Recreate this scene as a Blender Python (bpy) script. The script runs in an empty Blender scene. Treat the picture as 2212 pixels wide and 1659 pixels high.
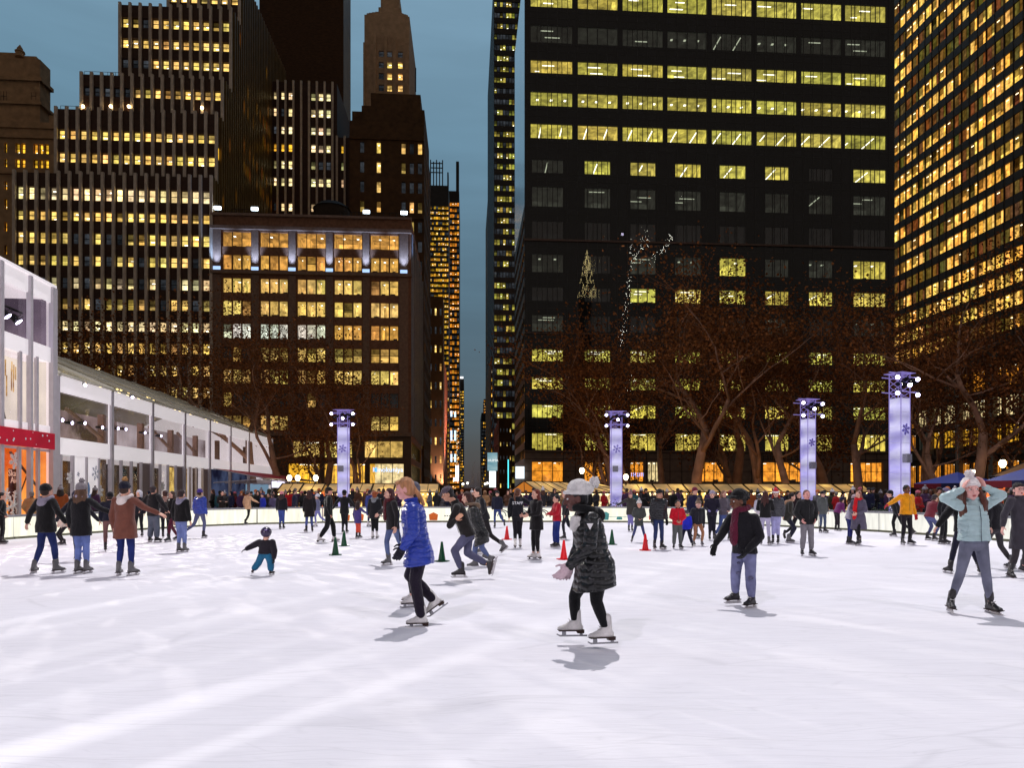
import bpy, math, random
import numpy as np
from mathutils import Vector, Matrix, noise
random.seed(7)
sc = bpy.context.scene
COL = sc.collection
F = 1475.0; HX = 1106.0; HY = 1062.0; CH = 1.6      # focal length / principal point used when surveying the photo
def at(x, y, Y): return Vector(((x-HX)/F*Y, Y, CH+(HY-y)/F*Y))
TH = math.atan(0.065)
A2 = Vector((math.cos(TH), math.sin(TH), 0)); D2 = Vector((-math.sin(TH), math.cos(TH), 0))
def gw(u, v, z=0.0): return A2*u + D2*v + Vector((0, 0, z))
def gu(x, v):
    k = (x-HX)/F
    return v*(k+0.065)/(1-k*0.065)
def gz(x, y, v):
    u = gu(x, v); Y = u*math.sin(TH)+v*math.cos(TH)
    return CH+(HY-y)/F*Y
def lin(c):
    return c/12.92 if c <= 0.04045 else ((c+0.055)/1.055)**2.4
def rgb(r, g, b): return (lin(r/255), lin(g/255), lin(b/255))
def mul(c, k): return (c[0]*k, c[1]*k, c[2]*k)

# ---------------------------------------------------------------- materials
MATS = {}
def newmat(name):
    m = bpy.data.materials.new(name); m.use_nodes = True
    nt = m.node_tree
    for n in list(nt.nodes): nt.nodes.remove(n)
    out = nt.nodes.new('ShaderNodeOutputMaterial')
    return m, nt, out
def N(nt, t, **kw):
    n = nt.nodes.new(t)
    for k, v in kw.items(): setattr(n, k, v)
    return n
def surf(name, col, rough=0.7, var=0.25, scale=3.0, bump=0.2, bscale=None, metal=0.0, stretch=(1, 1, 1), spec=0.3, coord='Object', sheen=0):
    if name in MATS: return MATS[name]
    m, nt, out = newmat(name); L = nt.links
    bs = N(nt, 'ShaderNodeBsdfPrincipled'); L.new(bs.outputs[0], out.inputs[0])
    tc = N(nt, 'ShaderNodeTexCoord'); mp = N(nt, 'ShaderNodeMapping'); mp.inputs['Scale'].default_value = stretch
    L.new(tc.outputs[coord], mp.inputs[0])
    nz = N(nt, 'ShaderNodeTexNoise'); nz.inputs['Scale'].default_value = scale; nz.inputs['Detail'].default_value = 6
    L.new(mp.outputs[0], nz.inputs[0])
    cr = N(nt, 'ShaderNodeMapRange'); cr.inputs[1].default_value = 0.3; cr.inputs[2].default_value = 0.7
    cr.inputs[3].default_value = 1-var; cr.inputs[4].default_value = 1+var
    L.new(nz.outputs[0], cr.inputs[0])
    mx = N(nt, 'ShaderNodeVectorMath', operation='SCALE'); mx.inputs[0].default_value = col[:3]
    L.new(cr.outputs[0], mx.inputs['Scale']); L.new(mx.outputs[0], bs.inputs['Base Color'])
    bs.inputs['Roughness'].default_value = rough; bs.inputs['Metallic'].default_value = metal
    bs.inputs['Specular IOR Level'].default_value = spec
    if sheen: bs.inputs['Sheen Weight'].default_value = sheen
    if bump:
        n2 = N(nt, 'ShaderNodeTexNoise'); n2.inputs['Scale'].default_value = bscale or scale*6; n2.inputs['Detail'].default_value = 5
        L.new(mp.outputs[0], n2.inputs[0])
        b = N(nt, 'ShaderNodeBump'); b.inputs['Strength'].default_value = bump; b.inputs['Distance'].default_value = 0.05
        L.new(n2.outputs[0], b.inputs['Height']); L.new(b.outputs[0], bs.inputs['Normal'])
    MATS[name] = m; return m
def lit(name='lit', strength=1.0, sample=False):
    """emission taken from the per-face colour attribute"""
    if name in MATS: return MATS[name]
    m, nt, out = newmat(name)
    at_ = N(nt, 'ShaderNodeAttribute'); at_.attribute_name = 'col'
    em = N(nt, 'ShaderNodeEmission'); em.inputs[1].default_value = strength
    nt.links.new(at_.outputs['Color'], em.inputs[0]); nt.links.new(em.outputs[0], out.inputs[0])
    if not sample: m.cycles.emission_sampling = 'NONE'
    MATS[name] = m; return m
def roomlit(name='room_light'):
    """lit interior: per-face colour broken up by furniture-like noise"""
    if name in MATS: return MATS[name]
    m, nt, out = newmat(name); L = nt.links
    at_ = N(nt, 'ShaderNodeAttribute'); at_.attribute_name = 'col'
    tc = N(nt, 'ShaderNodeTexCoord')
    vo = N(nt, 'ShaderNodeTexVoronoi'); vo.inputs['Scale'].default_value = 0.9; L.new(tc.outputs['Object'], vo.inputs[0])
    nz = N(nt, 'ShaderNodeTexNoise'); nz.inputs['Scale'].default_value = 1.3; nz.inputs['Detail'].default_value = 4; L.new(tc.outputs['Object'], nz.inputs[0])
    mr = N(nt, 'ShaderNodeMapRange'); mr.inputs[1].default_value = .3; mr.inputs[2].default_value = .75; mr.inputs[3].default_value = .6; mr.inputs[4].default_value = 2.3
    L.new(nz.outputs[0], mr.inputs[0])
    sep = N(nt, 'ShaderNodeSeparateColor'); L.new(vo.outputs['Color'], sep.inputs[0])
    m2 = N(nt, 'ShaderNodeMapRange'); m2.inputs[3].default_value = .75; m2.inputs[4].default_value = 1.2; L.new(sep.outputs[0], m2.inputs[0])
    mm = N(nt, 'ShaderNodeMath', operation='MULTIPLY'); L.new(mr.outputs[0], mm.inputs[0]); L.new(m2.outputs[0], mm.inputs[1])
    em = N(nt, 'ShaderNodeEmission'); L.new(at_.outputs['Color'], em.inputs[0]); L.new(mm.outputs[0], em.inputs[1])
    L.new(em.outputs[0], out.inputs[0]); m.cycles.emission_sampling = 'NONE'
    MATS[name] = m; return m
def glow(name, col, strength, sample=True):
    if name in MATS: return MATS[name]
    m, nt, out = newmat(name)
    em = N(nt, 'ShaderNodeEmission'); em.inputs[0].default_value = (*col, 1); em.inputs[1].default_value = strength
    nt.links.new(em.outputs[0], out.inputs[0])
    if not sample: m.cycles.emission_sampling = 'NONE'
    MATS[name] = m; return m
def glassm(name='window_glass', tint=(1, 1, 1), refl=0.08, rough=0.05):
    if name in MATS: return MATS[name]
    m, nt, out = newmat(name); L = nt.links
    tr = N(nt, 'ShaderNodeBsdfTransparent'); tr.inputs[0].default_value = (*tint, 1)
    gl = N(nt, 'ShaderNodeBsdfGlossy'); gl.inputs['Roughness'].default_value = rough
    lw = N(nt, 'ShaderNodeLayerWeight'); lw.inputs[0].default_value = 0.25
    mr = N(nt, 'ShaderNodeMapRange'); mr.inputs[3].default_value = refl; mr.inputs[4].default_value = min(1, refl*6)
    L.new(lw.outputs['Fresnel'], mr.inputs[0])
    mx = N(nt, 'ShaderNodeMixShader'); L.new(mr.outputs[0], mx.inputs[0]); L.new(tr.outputs[0], mx.inputs[1]); L.new(gl.outputs[0], mx.inputs[2])
    L.new(mx.outputs[0], out.inputs[0]); MATS[name] = m; return m
LIT = lit(); ROOM = roomlit(); GLASS = glassm()
DARKMETAL = surf('dark_metal', rgb(40, 38, 38), .45, .15, 4, .05, metal=.4)

# ---------------------------------------------------------------- mesh builder
class MB:
    def __init__(s): s.v = []; s.f = []; s.m = []; s.c = []
    def add(s, verts, faces, mi=0, col=(1, 1, 1)):
        o = len(s.v); s.v += [tuple(p) for p in verts]
        for f in faces: s.f.append(tuple(i+o for i in f)); s.m.append(mi); s.c.append(col)
    def quad(s, a, b, c, d, mi=0, col=(1, 1, 1)): s.add([a, b, c, d], [(0, 1, 2, 3)], mi, col)
    def hexa(s, p, mi=0, col=(1, 1, 1), skip=()):
        fs = [(0, 3, 2, 1), (4, 5, 6, 7), (0, 1, 5, 4), (1, 2, 6, 5), (2, 3, 7, 6), (3, 0, 4, 7)]
        s.add(p, [f for i, f in enumerate(fs) if i not in skip], mi, col)
    def box(s, x0, x1, y0, y1, z0, z1, mi=0, col=(1, 1, 1)):
        s.hexa([(x0, y0, z0), (x1, y0, z0), (x1, y1, z0), (x0, y1, z0), (x0, y0, z1), (x1, y0, z1), (x1, y1, z1), (x0, y1, z1)], mi, col)
    def gbox(s, u0, u1, v0, v1, z0, z1, mi=0, col=(1, 1, 1), skip=()):
        s.hexa([gw(u0, v0, z0), gw(u1, v0, z0), gw(u1, v1, z0), gw(u0, v1, z0), gw(u0, v0, z1), gw(u1, v0, z1), gw(u1, v1, z1), gw(u0, v1, z1)], mi, col, skip)
    def bar(s, a, b, r, n=6, r2=None, mi=0, col=(1, 1, 1), cap=True):
        a = Vector(a); b = Vector(b); r2 = r if r2 is None else r2
        d = (b-a)
        if d.length < 1e-6: return
        d.normalize(); x = d.orthogonal().normalized(); y = d.cross(x)
        vs = []
        for p, rr in ((a, r), (b, r2)):
            for i in range(n):
                t = 2*math.pi*i/n; vs.append(p+x*(math.cos(t)*rr)+y*(math.sin(t)*rr))
        fs = [(i, (i+1) % n, n+(i+1) % n, n+i) for i in range(n)]
        if cap: fs += [tuple(range(n-1, -1, -1)), tuple(range(n, 2*n))]
        s.add(vs, fs, mi, col)
    def path(s, pts, radii, n=6, mi=0, col=(1, 1, 1)):
        pts = [Vector(p) for p in pts]; vs = []; x = None
        for i, p in enumerate(pts):
            d = (pts[min(i+1, len(pts)-1)]-pts[max(i-1, 0)]).normalized()
            if x is None: x = d.orthogonal().normalized()
            x = (x-d*x.dot(d)).normalized(); y = d.cross(x)
            for k in range(n):
                t = 2*math.pi*k/n; vs.append(p+x*(math.cos(t)*radii[i])+y*(math.sin(t)*radii[i]))
        fs = []
        for i in range(len(pts)-1):
            for k in range(n): fs.append((i*n+k, i*n+(k+1) % n, (i+1)*n+(k+1) % n, (i+1)*n+k))
        fs += [tuple(range(n-1, -1, -1)), tuple(range((len(pts)-1)*n, len(pts)*n))]
        s.add(vs, fs, mi, col)
    def lathe(s, prof, c=(0, 0, 0), n=16, mi=0, col=(1, 1, 1)):
        c = Vector(c); vs = []
        for r, z in prof:
            for k in range(n):
                t = 2*math.pi*k/n; vs.append(c+Vector((r*math.cos(t), r*math.sin(t), z)))
        fs = []
        for i in range(len(prof)-1):
            for k in range(n): fs.append((i*n+k, i*n+(k+1) % n, (i+1)*n+(k+1) % n, (i+1)*n+k))
        fs += [tuple(range(n-1, -1, -1)), tuple(range((len(prof)-1)*n, len(prof)*n))]
        s.add(vs, fs, mi, col)
    def ell(s, c, r, R=None, n=14, m=8, mi=0, col=(1, 1, 1)):
        c = Vector(c); vs = []; r = (r, r, r) if not hasattr(r, '__len__') else r
        R = R or Matrix.Identity(3)
        for j in range(1, m):
            ph = math.pi*j/m
            for i in range(n):
                t = 2*math.pi*i/n
                vs.append(c+R@Vector((r[0]*math.sin(ph)*math.cos(t), r[1]*math.sin(ph)*math.sin(t), r[2]*math.cos(ph))))
        vs.append(c+R@Vector((0, 0, r[2]))); vs.append(c+R@Vector((0, 0, -r[2])))
        T = len(vs)-2; B = len(vs)-1; fs = []
        for j in range(m-2):
            for i in range(n): fs.append((j*n+i, (j+1)*n+i, (j+1)*n+(i+1) % n, j*n+(i+1) % n))
        for i in range(n):
            fs.append((T, i, (i+1) % n)); fs.append((B, (m-2)*n+(i+1) % n, (m-2)*n+i))
        s.add(vs, fs, mi, col)
    def cap(s, a, b, ra, rb, n=12, flat=None, k=1.0):
        """tapered capsule; flat = axis along which the section is scaled by k"""
        a = Vector(a); b = Vector(b); d = b-a; L = d.length
        if L < 1e-5: s.ell(a, ra, n=n); return
        d.normalize()
        x = flat - d*flat.dot(d) if flat is not None else d.orthogonal()
        if x.length < 1e-4: x = d.orthogonal()
        x.normalize(); y = d.cross(x); vs = []; rings = []
        for i in range(1, 4): t = math.pi/2*(1-i/3.0); rings.append((a-d*ra*math.sin(t), ra*math.cos(t)))
        for i in range(0, 3): t = math.pi/2*(i/3.0); rings.append((b+d*rb*math.sin(t), rb*math.cos(t)))
        for p, r in rings:
            for i in range(n):
                t = 2*math.pi*i/n; vs.append(p+x*(math.cos(t)*r*k)+y*(math.sin(t)*r))
        vs.append(a-d*ra); vs.append(b+d*rb); T = len(vs)-2; B = len(vs)-1; R_ = len(rings); fs = []
        for j in range(R_-1):
            for i in range(n): fs.append((j*n+i, j*n+(i+1) % n, (j+1)*n+(i+1) % n, (j+1)*n+i))
        for i in range(n):
            fs.append((T, (i+1) % n, i)); fs.append((B, (R_-1)*n+i, (R_-1)*n+(i+1) % n))
        s.add(vs, fs)
    def loft(s, rings, n=20):
        """rings: (centre, x-axis vector incl. radius, y-axis vector incl. radius)"""
        vs = []; fs = []
        for c, X, Y in rings:
            for i in range(n):
                t = 2*math.pi*i/n
                cx = math.copysign(abs(math.cos(t))**0.85, math.cos(t)); sy = math.copysign(abs(math.sin(t))**0.85, math.sin(t))
                vs.append(Vector(c)+X*cx+Y*sy)
        for j in range(len(rings)-1):
            for i in range(n): fs.append((j*n+i, j*n+(i+1) % n, (j+1)*n+(i+1) % n, (j+1)*n+i))
        fs += [tuple(range(n-1, -1, -1)), tuple(range((len(rings)-1)*n, len(rings)*n))]
        s.add(vs, fs)
    def mesh(s, name, mats, smooth=False):
        me = bpy.data.meshes.new(name); me.from_pydata(s.v, [], s.f)
        for m in (mats if isinstance(mats, (list, tuple)) else [mats]): me.materials.append(m)
        if s.m: me.polygons.foreach_set('material_index', s.m)
        ca = me.attributes.new('col', 'FLOAT_COLOR', 'FACE')
        ca.data.foreach_set('color', [x for c in s.c for x in (c[0], c[1], c[2], 1.0)])
        if smooth: me.polygons.foreach_set('use_smooth', [True]*len(me.polygons))
        me.update(); return me
    def build(s, name, mats, parent=None, smooth=False):
        if not s.v: return None
        return link(name, s.mesh(name, mats, smooth), parent)
def link(name, me, parent=None):
    o = bpy.data.objects.new(name, me); COL.objects.link(o)
    if parent is not None:
        o.parent = parent; o.matrix_parent_inverse = Matrix.Translation(-parent.location) if parent.get('_w') else Matrix.Identity(4)
    return o
def tag(o, label=None, cat=None, group=None, kind=None):
    if label: o['label'] = label
    if cat: o['category'] = cat
    if group: o['group'] = group
    if kind: o['kind'] = kind
    return o
def thing(name, label, cat, loc=(0, 0, 0), group=None, world=True, rz=0):
    """Empty at the thing's base. world=True: the children's meshes are written in world coordinates."""
    o = bpy.data.objects.new(name, None); COL.objects.link(o); o.location = loc; o.empty_display_size = .2
    o.rotation_euler = (0, 0, rz)
    if world: o['_w'] = 1
    return tag(o, label, cat, group)
WORK = bpy.data.scenes.new('workshop')
def evaluated(me_or_curve, mods=None):
    """bake modifiers / text to a mesh in an otherwise empty scene, so nothing else is re-evaluated"""
    o = bpy.data.objects.new('tmp', me_or_curve); WORK.collection.objects.link(o)
    if mods: mods(o)
    vl = WORK.view_layers[0]; vl.update(); dg = vl.depsgraph
    out = bpy.data.meshes.new_from_object(o.evaluated_get(dg), depsgraph=dg); bpy.data.objects.remove(o); return out
def copy_tree(o, parent=None):
    c = o.copy(); COL.objects.link(c)
    if parent is not None: c.parent = parent
    for ch in [x for x in COL.objects if x.parent == o]: copy_tree(ch, c)
    return c

# ---------------------------------------------------------------- camera, world
cam = bpy.data.cameras.new('camera'); cam.lens = 24.0; cam.sensor_width = 36; cam.sensor_fit = 'HORIZONTAL'
cam.shift_y = 0.1051; cam.clip_end = 4000; cam.clip_start = .1
co = bpy.data.objects.new('camera', cam); COL.objects.link(co); co.location = (0, 0, CH); co.rotation_euler = (math.pi/2, 0, 0)
sc.camera = co
sc.view_settings.view_transform = 'Standard'; sc.view_settings.look = 'None'; sc.view_settings.exposure = 0; sc.view_settings.gamma = 1
sc.cycles.use_denoising = True
sc.cycles.max_bounces = 6; sc.cycles.diffuse_bounces = 3; sc.cycles.transparent_max_bounces = 12
sc.cycles.sample_clamp_indirect = 4.0
w = bpy.data.worlds.new('World'); sc.world = w; w.use_nodes = True
nt = w.node_tree; L = nt.links
bg = nt.nodes['Background']
sky = N(nt, 'ShaderNodeTexSky'); sky.sky_type = 'NISHITA'; sky.sun_disc = False
sky.sun_elevation = math.radians(1.0); sky.sun_rotation = math.radians(30)
tc = N(nt, 'ShaderNodeTexCoord'); sep = N(nt, 'ShaderNodeSeparateXYZ'); L.new(tc.outputs['Generated'], sep.inputs[0])
rp = N(nt, 'ShaderNodeValToRGB'); L.new(sep.outputs[2], rp.inputs[0])
el = rp.color_ramp.elements
el[0].position = 0.0; el[0].color = (*rgb(48, 58, 67), 1); el[1].position = 1.0; el[1].color = (*rgb(80, 105, 130), 1)
for p, c in ((.06, rgb(58, 71, 81)), (.14, rgb(72, 94, 108)), (.28, rgb(84, 113, 131)), (.45, rgb(106, 141, 163)), (.62, rgb(124, 158, 181))):
    e = el.new(p); e.color = (*c, 1)
mp = N(nt, 'ShaderNodeMapping'); mp.inputs['Scale'].default_value = (2.2, 2.2, 16); L.new(tc.outputs['Generated'], mp.inputs[0])
nz = N(nt, 'ShaderNodeTexNoise'); nz.inputs['Scale'].default_value = 2.0; nz.inputs['Detail'].default_value = 5; L.new(mp.outputs[0], nz.inputs[0])
mr = N(nt, 'ShaderNodeMapRange'); mr.inputs[1].default_value = .35; mr.inputs[2].default_value = .7; mr.inputs[3].default_value = .93; mr.inputs[4].default_value = 1.05; L.new(nz.outputs[0], mr.inputs[0])
vm = N(nt, 'ShaderNodeVectorMath', operation='SCALE'); L.new(rp.outputs[0], vm.inputs[0]); L.new(mr.outputs[0], vm.inputs['Scale'])
vs = N(nt, 'ShaderNodeVectorMath', operation='SCALE'); L.new(sky.outputs[0], vs.inputs[0]); vs.inputs['Scale'].default_value = 0.012
va = N(nt, 'ShaderNodeVectorMath', operation='ADD'); L.new(vm.outputs[0], va.inputs[0]); L.new(vs.outputs[0], va.inputs[1])
# the western half still holds the dusk light, the eastern half (behind the photographer) is already a dim warm city sky
we = N(nt, 'ShaderNodeMapRange'); we.interpolation_type = 'SMOOTHSTEP'; we.inputs[1].default_value = -.35; we.inputs[2].default_value = .45; L.new(sep.outputs[1], we.inputs[0])
mxs = N(nt, 'ShaderNodeMix', data_type='RGBA'); L.new(we.outputs[0], mxs.inputs[0]); mxs.inputs[6].default_value = (.125, .106, .094, 1); L.new(va.outputs[0], mxs.inputs[7])
L.new(mxs.outputs[2], bg.inputs[0]); bg.inputs[1].default_value = 1.0
# ================================================================ ground, ice, boards
GZ = -1.0
def ground_sheet(name, pts, z, mat, kind='structure'):
    b = MB(); b.add([(p[0], p[1], z) for p in pts], [tuple(range(len(pts)))]); o = b.build(name, mat); tag(o, kind=kind); return o
ground_sheet('ground', [(-900, -300), (900, -300), (900, 1500), (-900, 1500)], GZ, surf('paving', rgb(96, 84, 74), .8, .3, .8, .2, coord='Object'))
b = MB(); b.gbox(-240, 240, 78, 94, GZ-.1, GZ+.004)
tag(b.build('road', surf('asphalt', (.045, .045, .048), .55, .3, 1.5, .2)), kind='structure')
b = MB(); b.gbox(-7.2, 6.4, 94.2, 900, GZ-.1, GZ+.008)
tag(b.build('side_street', surf('asphalt', (.05, .05, .05))), kind='structure')
for nm, (u0, u1) in (('pavement', (-240, -7.4)), ('pavement', (6.6, 240))):
    b = MB(); b.gbox(u0, u1, 94.2, 108, GZ-.1, GZ+.14); tag(b.build(nm, surf('pavement_stone', rgb(110, 104, 98), .8, .2, 1, .2)), kind='structure')

# ice outline (counter-clockwise), surveyed from where the boards stand
RINK = [(16.6, 14), (16.3, 18), (15.9, 21.4), (15.3, 24.6), (14.5, 27.0), (13.2, 29.4), (11.6, 31.9), (9.2, 34.0), (6.2, 35.3), (2.2, 35.6), (-2.2, 35.6), (-6.2, 35.3), (-9.6, 34.6),
        (-12.4, 33.2), (-14.2, 31.0), (-15.4, 28.2), (-16.1, 25.6), (-16.7, 22.9), (-17.0, 19.5), (-17.0, 16), (-17, 12), (-17, 7), (-17, 2), (-16.4, -4), (-13.5, -9), (-8, -12), (0, -13), (8, -12), (13.5, -9), (16.2, -4), (16.8, 2), (16.8, 8)]
def offset(poly, d):
    out = []; n = len(poly)
    for i in range(n):
        a = Vector(poly[i-1]); p = Vector(poly[i]); c = Vector(poly[(i+1) % n])
        t = (c-a).normalized(); out.append((p.x+t.y*d, p.y-t.x*d))
    return out
# deck round the rink (a slab one metre above the promenade)
outer = offset(RINK, 5.0); inner = offset(RINK, 0.14)
b = MB(); n = len(RINK)
for i in range(n):
    j = (i+1) % n
    b.quad((*inner[i], -.02), (*outer[i], -.02), (*outer[j], -.02), (*inner[j], -.02))
    b.quad((*outer[i], -.02), (*outer[i], GZ), (*outer[j], GZ), (*outer[j], -.02))
tag(b.build('rink_deck', surf('deck_board', rgb(70, 62, 58), .7, .25, 2, .2)), kind='structure')

def ice_mat():
    m, nt, out = newmat('ice'); L = nt.links
    bs = N(nt, 'ShaderNodeBsdfPrincipled'); L.new(bs.outputs[0], out.inputs[0])
    tc = N(nt, 'ShaderNodeTexCoord')
    def nzz(scale, stretch=(1, 1, 1), detail=6, rot=0, dist=0):
        mp = N(nt, 'ShaderNodeMapping'); mp.inputs['Scale'].default_value = stretch; mp.inputs['Rotation'].default_value = (0, 0, rot)
        L.new(tc.outputs['Object'], mp.inputs[0])
        t = N(nt, 'ShaderNodeTexNoise'); t.inputs['Scale'].default_value = scale; t.inputs['Detail'].default_value = detail; t.inputs['Distortion'].default_value = dist
        L.new(mp.outputs[0], t.inputs[0]); return t.outputs[0]
    def rng(s, a, b_, c, d):
        r = N(nt, 'ShaderNodeMapRange'); r.inputs[1].default_value = a; r.inputs[2].default_value = b_; r.inputs[3].default_value = c; r.inputs[4].default_value = d
        L.new(s, r.inputs[0]); return r.outputs[0]
    def mth(op, a, b_):
        r = N(nt, 'ShaderNodeMath', operation=op); L.new(a, r.inputs[0])
        if isinstance(b_, float): r.inputs[1].default_value = b_
        else: L.new(b_, r.inputs[1])
        return r.outputs[0]
    big = rng(nzz(.22), .3, .7, .93, 1.03)
    scuff = rng(nzz(3.0, (.6, 2.6, 1), 9, .25, .6), .35, .7, 1.01, .975)
    scuff2 = rng(nzz(9.0, (.35, 2.4, 1), 7, -.35, .4), .5, .72, 1.0, .955)
    # skate scratches: thin cracks of stretched voronoi cells
    def scratch(scale, rot, stretch, width, dark, dist):
        mp = N(nt, 'ShaderNodeMapping'); mp.inputs['Scale'].default_value = stretch; mp.inputs['Rotation'].default_value = (0, 0, rot)
        wn = N(nt, 'ShaderNodeTexNoise'); wn.inputs['Scale'].default_value = .35; L.new(tc.outputs['Object'], wn.inputs[0])
        ad = N(nt, 'ShaderNodeVectorMath', operation='MULTIPLY_ADD'); L.new(wn.outputs['Color'], ad.inputs[0]); ad.inputs[1].default_value = (dist, dist, 0); L.new(tc.outputs['Object'], ad.inputs[2])
        L.new(ad.outputs[0], mp.inputs[0])
        v = N(nt, 'ShaderNodeTexVoronoi', feature='DISTANCE_TO_EDGE'); v.inputs['Scale'].default_value = scale; L.new(mp.outputs[0], v.inputs[0])
        return rng(v.outputs['Distance'], 0, width, dark, 1.0)
    s1 = scratch(.55, .45, (.22, 2.4, 1), .010, .91, .9); s2 = scratch(.9, -.35, (.2, 2.2, 1), .010, .93, 1.1); s3 = scratch(2.6, 1.1, (.25, 3.0, 1), .016, .95, .8)
    msk = rng(nzz(.5), .42, .6, 0, 1)
    sc_ = mth('MULTIPLY', mth('MULTIPLY', s1, s2), s3)
    al = mth('MULTIPLY', mth('MULTIPLY', mth('MULTIPLY', big, scuff), scuff2), sc_)
    vmm = N(nt, 'ShaderNodeVectorMath', operation='SCALE'); vmm.inputs[0].default_value = (.833, .82, .868); s4 = scratch(4.5, -.9, (.2, 3.2, 1), .018, .95, .7); s5 = scratch(1.6, .9, (.12, 3.6, 1), .010, .93, 1.4); al = mth('MULTIPLY', mth('MULTIPLY', al, s4), s5); L.new(al, vmm.inputs['Scale'])
    L.new(vmm.outputs[0], bs.inputs['Base Color'])
    L.new(rng(nzz(1.2, (1, 3, 1)), .3, .7, .5, .75), bs.inputs['Roughness']); bs.inputs['Specular IOR Level'].default_value = 0.0
    hh = mth('ADD', nzz(14.0, (.5, 2, 1), 6, .2), s2); bp = N(nt, 'ShaderNodeBump'); bp.inputs['Strength'].default_value = .18; bp.inputs['Distance'].default_value = .02
    L.new(hh, bp.inputs['Height']); L.new(bp.outputs[0], bs.inputs['Normal'])
    return m
b = MB(); b.add([(*p, 0) for p in offset(RINK, .1)], [tuple(range(len(RINK)))])
tag(b.build('ice', ice_mat()), kind='structure')

# boards: backlit translucent panels with a grey rail and a kick strip
def board_mat(name, warm, k):
    m, nt, out = newmat(name); L = nt.links
    tc = N(nt, 'ShaderNodeTexCoord'); mp = N(nt, 'ShaderNodeMapping'); mp.inputs['Scale'].default_value = (3.5, 3.5, .5); L.new(tc.outputs['Object'], mp.inputs[0])
    nz = N(nt, 'ShaderNodeTexNoise'); nz.inputs['Scale'].default_value = 1.6; nz.inputs['Detail'].default_value = 6; L.new(mp.outputs[0], nz.inputs[0])
    r = N(nt, 'ShaderNodeMapRange'); r.inputs[1].default_value = .3; r.inputs[2].default_value = .7; r.inputs[3].default_value = .95*k; r.inputs[4].default_value = 1.3*k; L.new(nz.outputs[0], r.inputs[0])
    em = N(nt, 'ShaderNodeEmission'); em.inputs[0].default_value = (*warm, 1); L.new(r.outputs[0], em.inputs[1])
    L.new(em.outputs[0], out.inputs[0]); m.cycles.emission_sampling = 'NONE'; return m
BM1 = board_mat('backlit_panel', (1, .97, .80), 1.0); BM2 = board_mat('backlit_panel_streaked', (1.0, .98, .90), .85)
RAIL = surf('board_rail', rgb(150, 150, 155), .5, .1, 5, .05); KICK = surf('board_kick', rgb(120, 120, 96), .6, .15, 5, .05)
names = ['far boards', 'right hand boards', 'left hand boards']
k = 0
art = {}
for i in range(n):
    a = Vector((*RINK[i], 0)); c = Vector((*RINK[(i+1) % n], 0))
    if (a.y+c.y)/2 < 14: continue
    d = (c-a); Ln = d.length; m_ = 2 if Ln > 4.6 else 1
    for q in range(m_):
        p0 = a+d*(q/m_); p1 = a+d*((q+1)/m_); t = (p1-p0).normalized(); nrm = Vector((t.y, -t.x, 0))   # outward
        if (p0-Vector((-17.0, 19.5, 0))).length < .1: continue
        pos = (p0+p1)/2
        side = names[0] if pos.y > 33.5 else (names[1] if pos.x > 0 else names[2])
        k += 1
        r = thing('rink_board', f'glowing white rink board panel number {k} counted from the right edge, in the {side}', 'rink board', pos, 'backlit board panels around the ice')
        r['label'] = 'glowing white rink board panel, '+('%s one from the right edge of the photo' % ['first', 'second', 'third', 'fourth', 'fifth', 'sixth', 'seventh', 'eighth', 'ninth', 'tenth', 'eleventh', 'twelfth', 'thirteenth', 'fourteenth', 'fifteenth', 'sixteenth', 'seventeenth', 'eighteenth', 'nineteenth', 'twentieth', 'twentyfirst', 'twentysecond'][k-1])
        e = t*.03
        def bx(z0, z1, o0, o1, nm, mat, ee=e):
            bb = MB(); A_ = p0+ee+nrm*o0; B_ = p1-ee+nrm*o0; C_ = p1-ee+nrm*o1; D_ = p0+ee+nrm*o1
            bb.hexa([A_+Vector((0, 0, z0)), B_+Vector((0, 0, z0)), C_+Vector((0, 0, z0)), D_+Vector((0, 0, z0)), A_+Vector((0, 0, z1)), B_+Vector((0, 0, z1)), C_+Vector((0, 0, z1)), D_+Vector((0, 0, z1))])
            return bb.build(nm, mat, r)
        panel = bx(.08, .74, .0, .06, 'panel', BM2 if pos.x > 8 else BM1)
        bx(.0, .08, -.015, .08, 'kick_strip', KICK); bx(.74, .82, -.03, .16, 'rail', RAIL, t*.002)
        bb = MB(); bb.bar(p0+nrm*.05+Vector((0, 0, -.02)), p0+nrm*.05+Vector((0, 0, .74)), .03, 6); bb.build('post', RAIL, r)
        art[k] = (p0, p1, nrm, r, pos)
# printed art on the far boards: dark arched trees, a red deer, a teal figure
def art_on(p0, p1, nrm, r, shapes):
    d = p1-p0; L_ = d.length; t = d.normalized(); base = p0-nrm*.004
    for nm, mat, polys in shapes:
        bb = MB()
        for pl in polys: bb.add([base+t*(L_*x)+Vector((0, 0, z)) for x, z in pl], [tuple(range(len(pl)))])
        bb.build(nm, mat, r)
def disc(cx, cz, rx, rz, a0=0, a1=2*math.pi, n_=14, hollow=None):
    if hollow is None: return [[(cx+rx*math.cos(a0+(a1-a0)*i/n_), cz+rz*math.sin(a0+(a1-a0)*i/n_)) for i in range(n_+1)]]
    return [[(cx+rx*math.cos(t0), cz+rz*math.sin(t0)), (cx+rx*math.cos(t1), cz+rz*math.sin(t1)), (cx+rx*hollow*math.cos(t1), cz+rz*hollow*math.sin(t1)), (cx+rx*hollow*math.cos(t0), cz+rz*hollow*math.sin(t0))]
            for i in range(n_) for t0, t1 in [(a0+(a1-a0)*i/n_, a0+(a1-a0)*(i+1)/n_)]]
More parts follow.
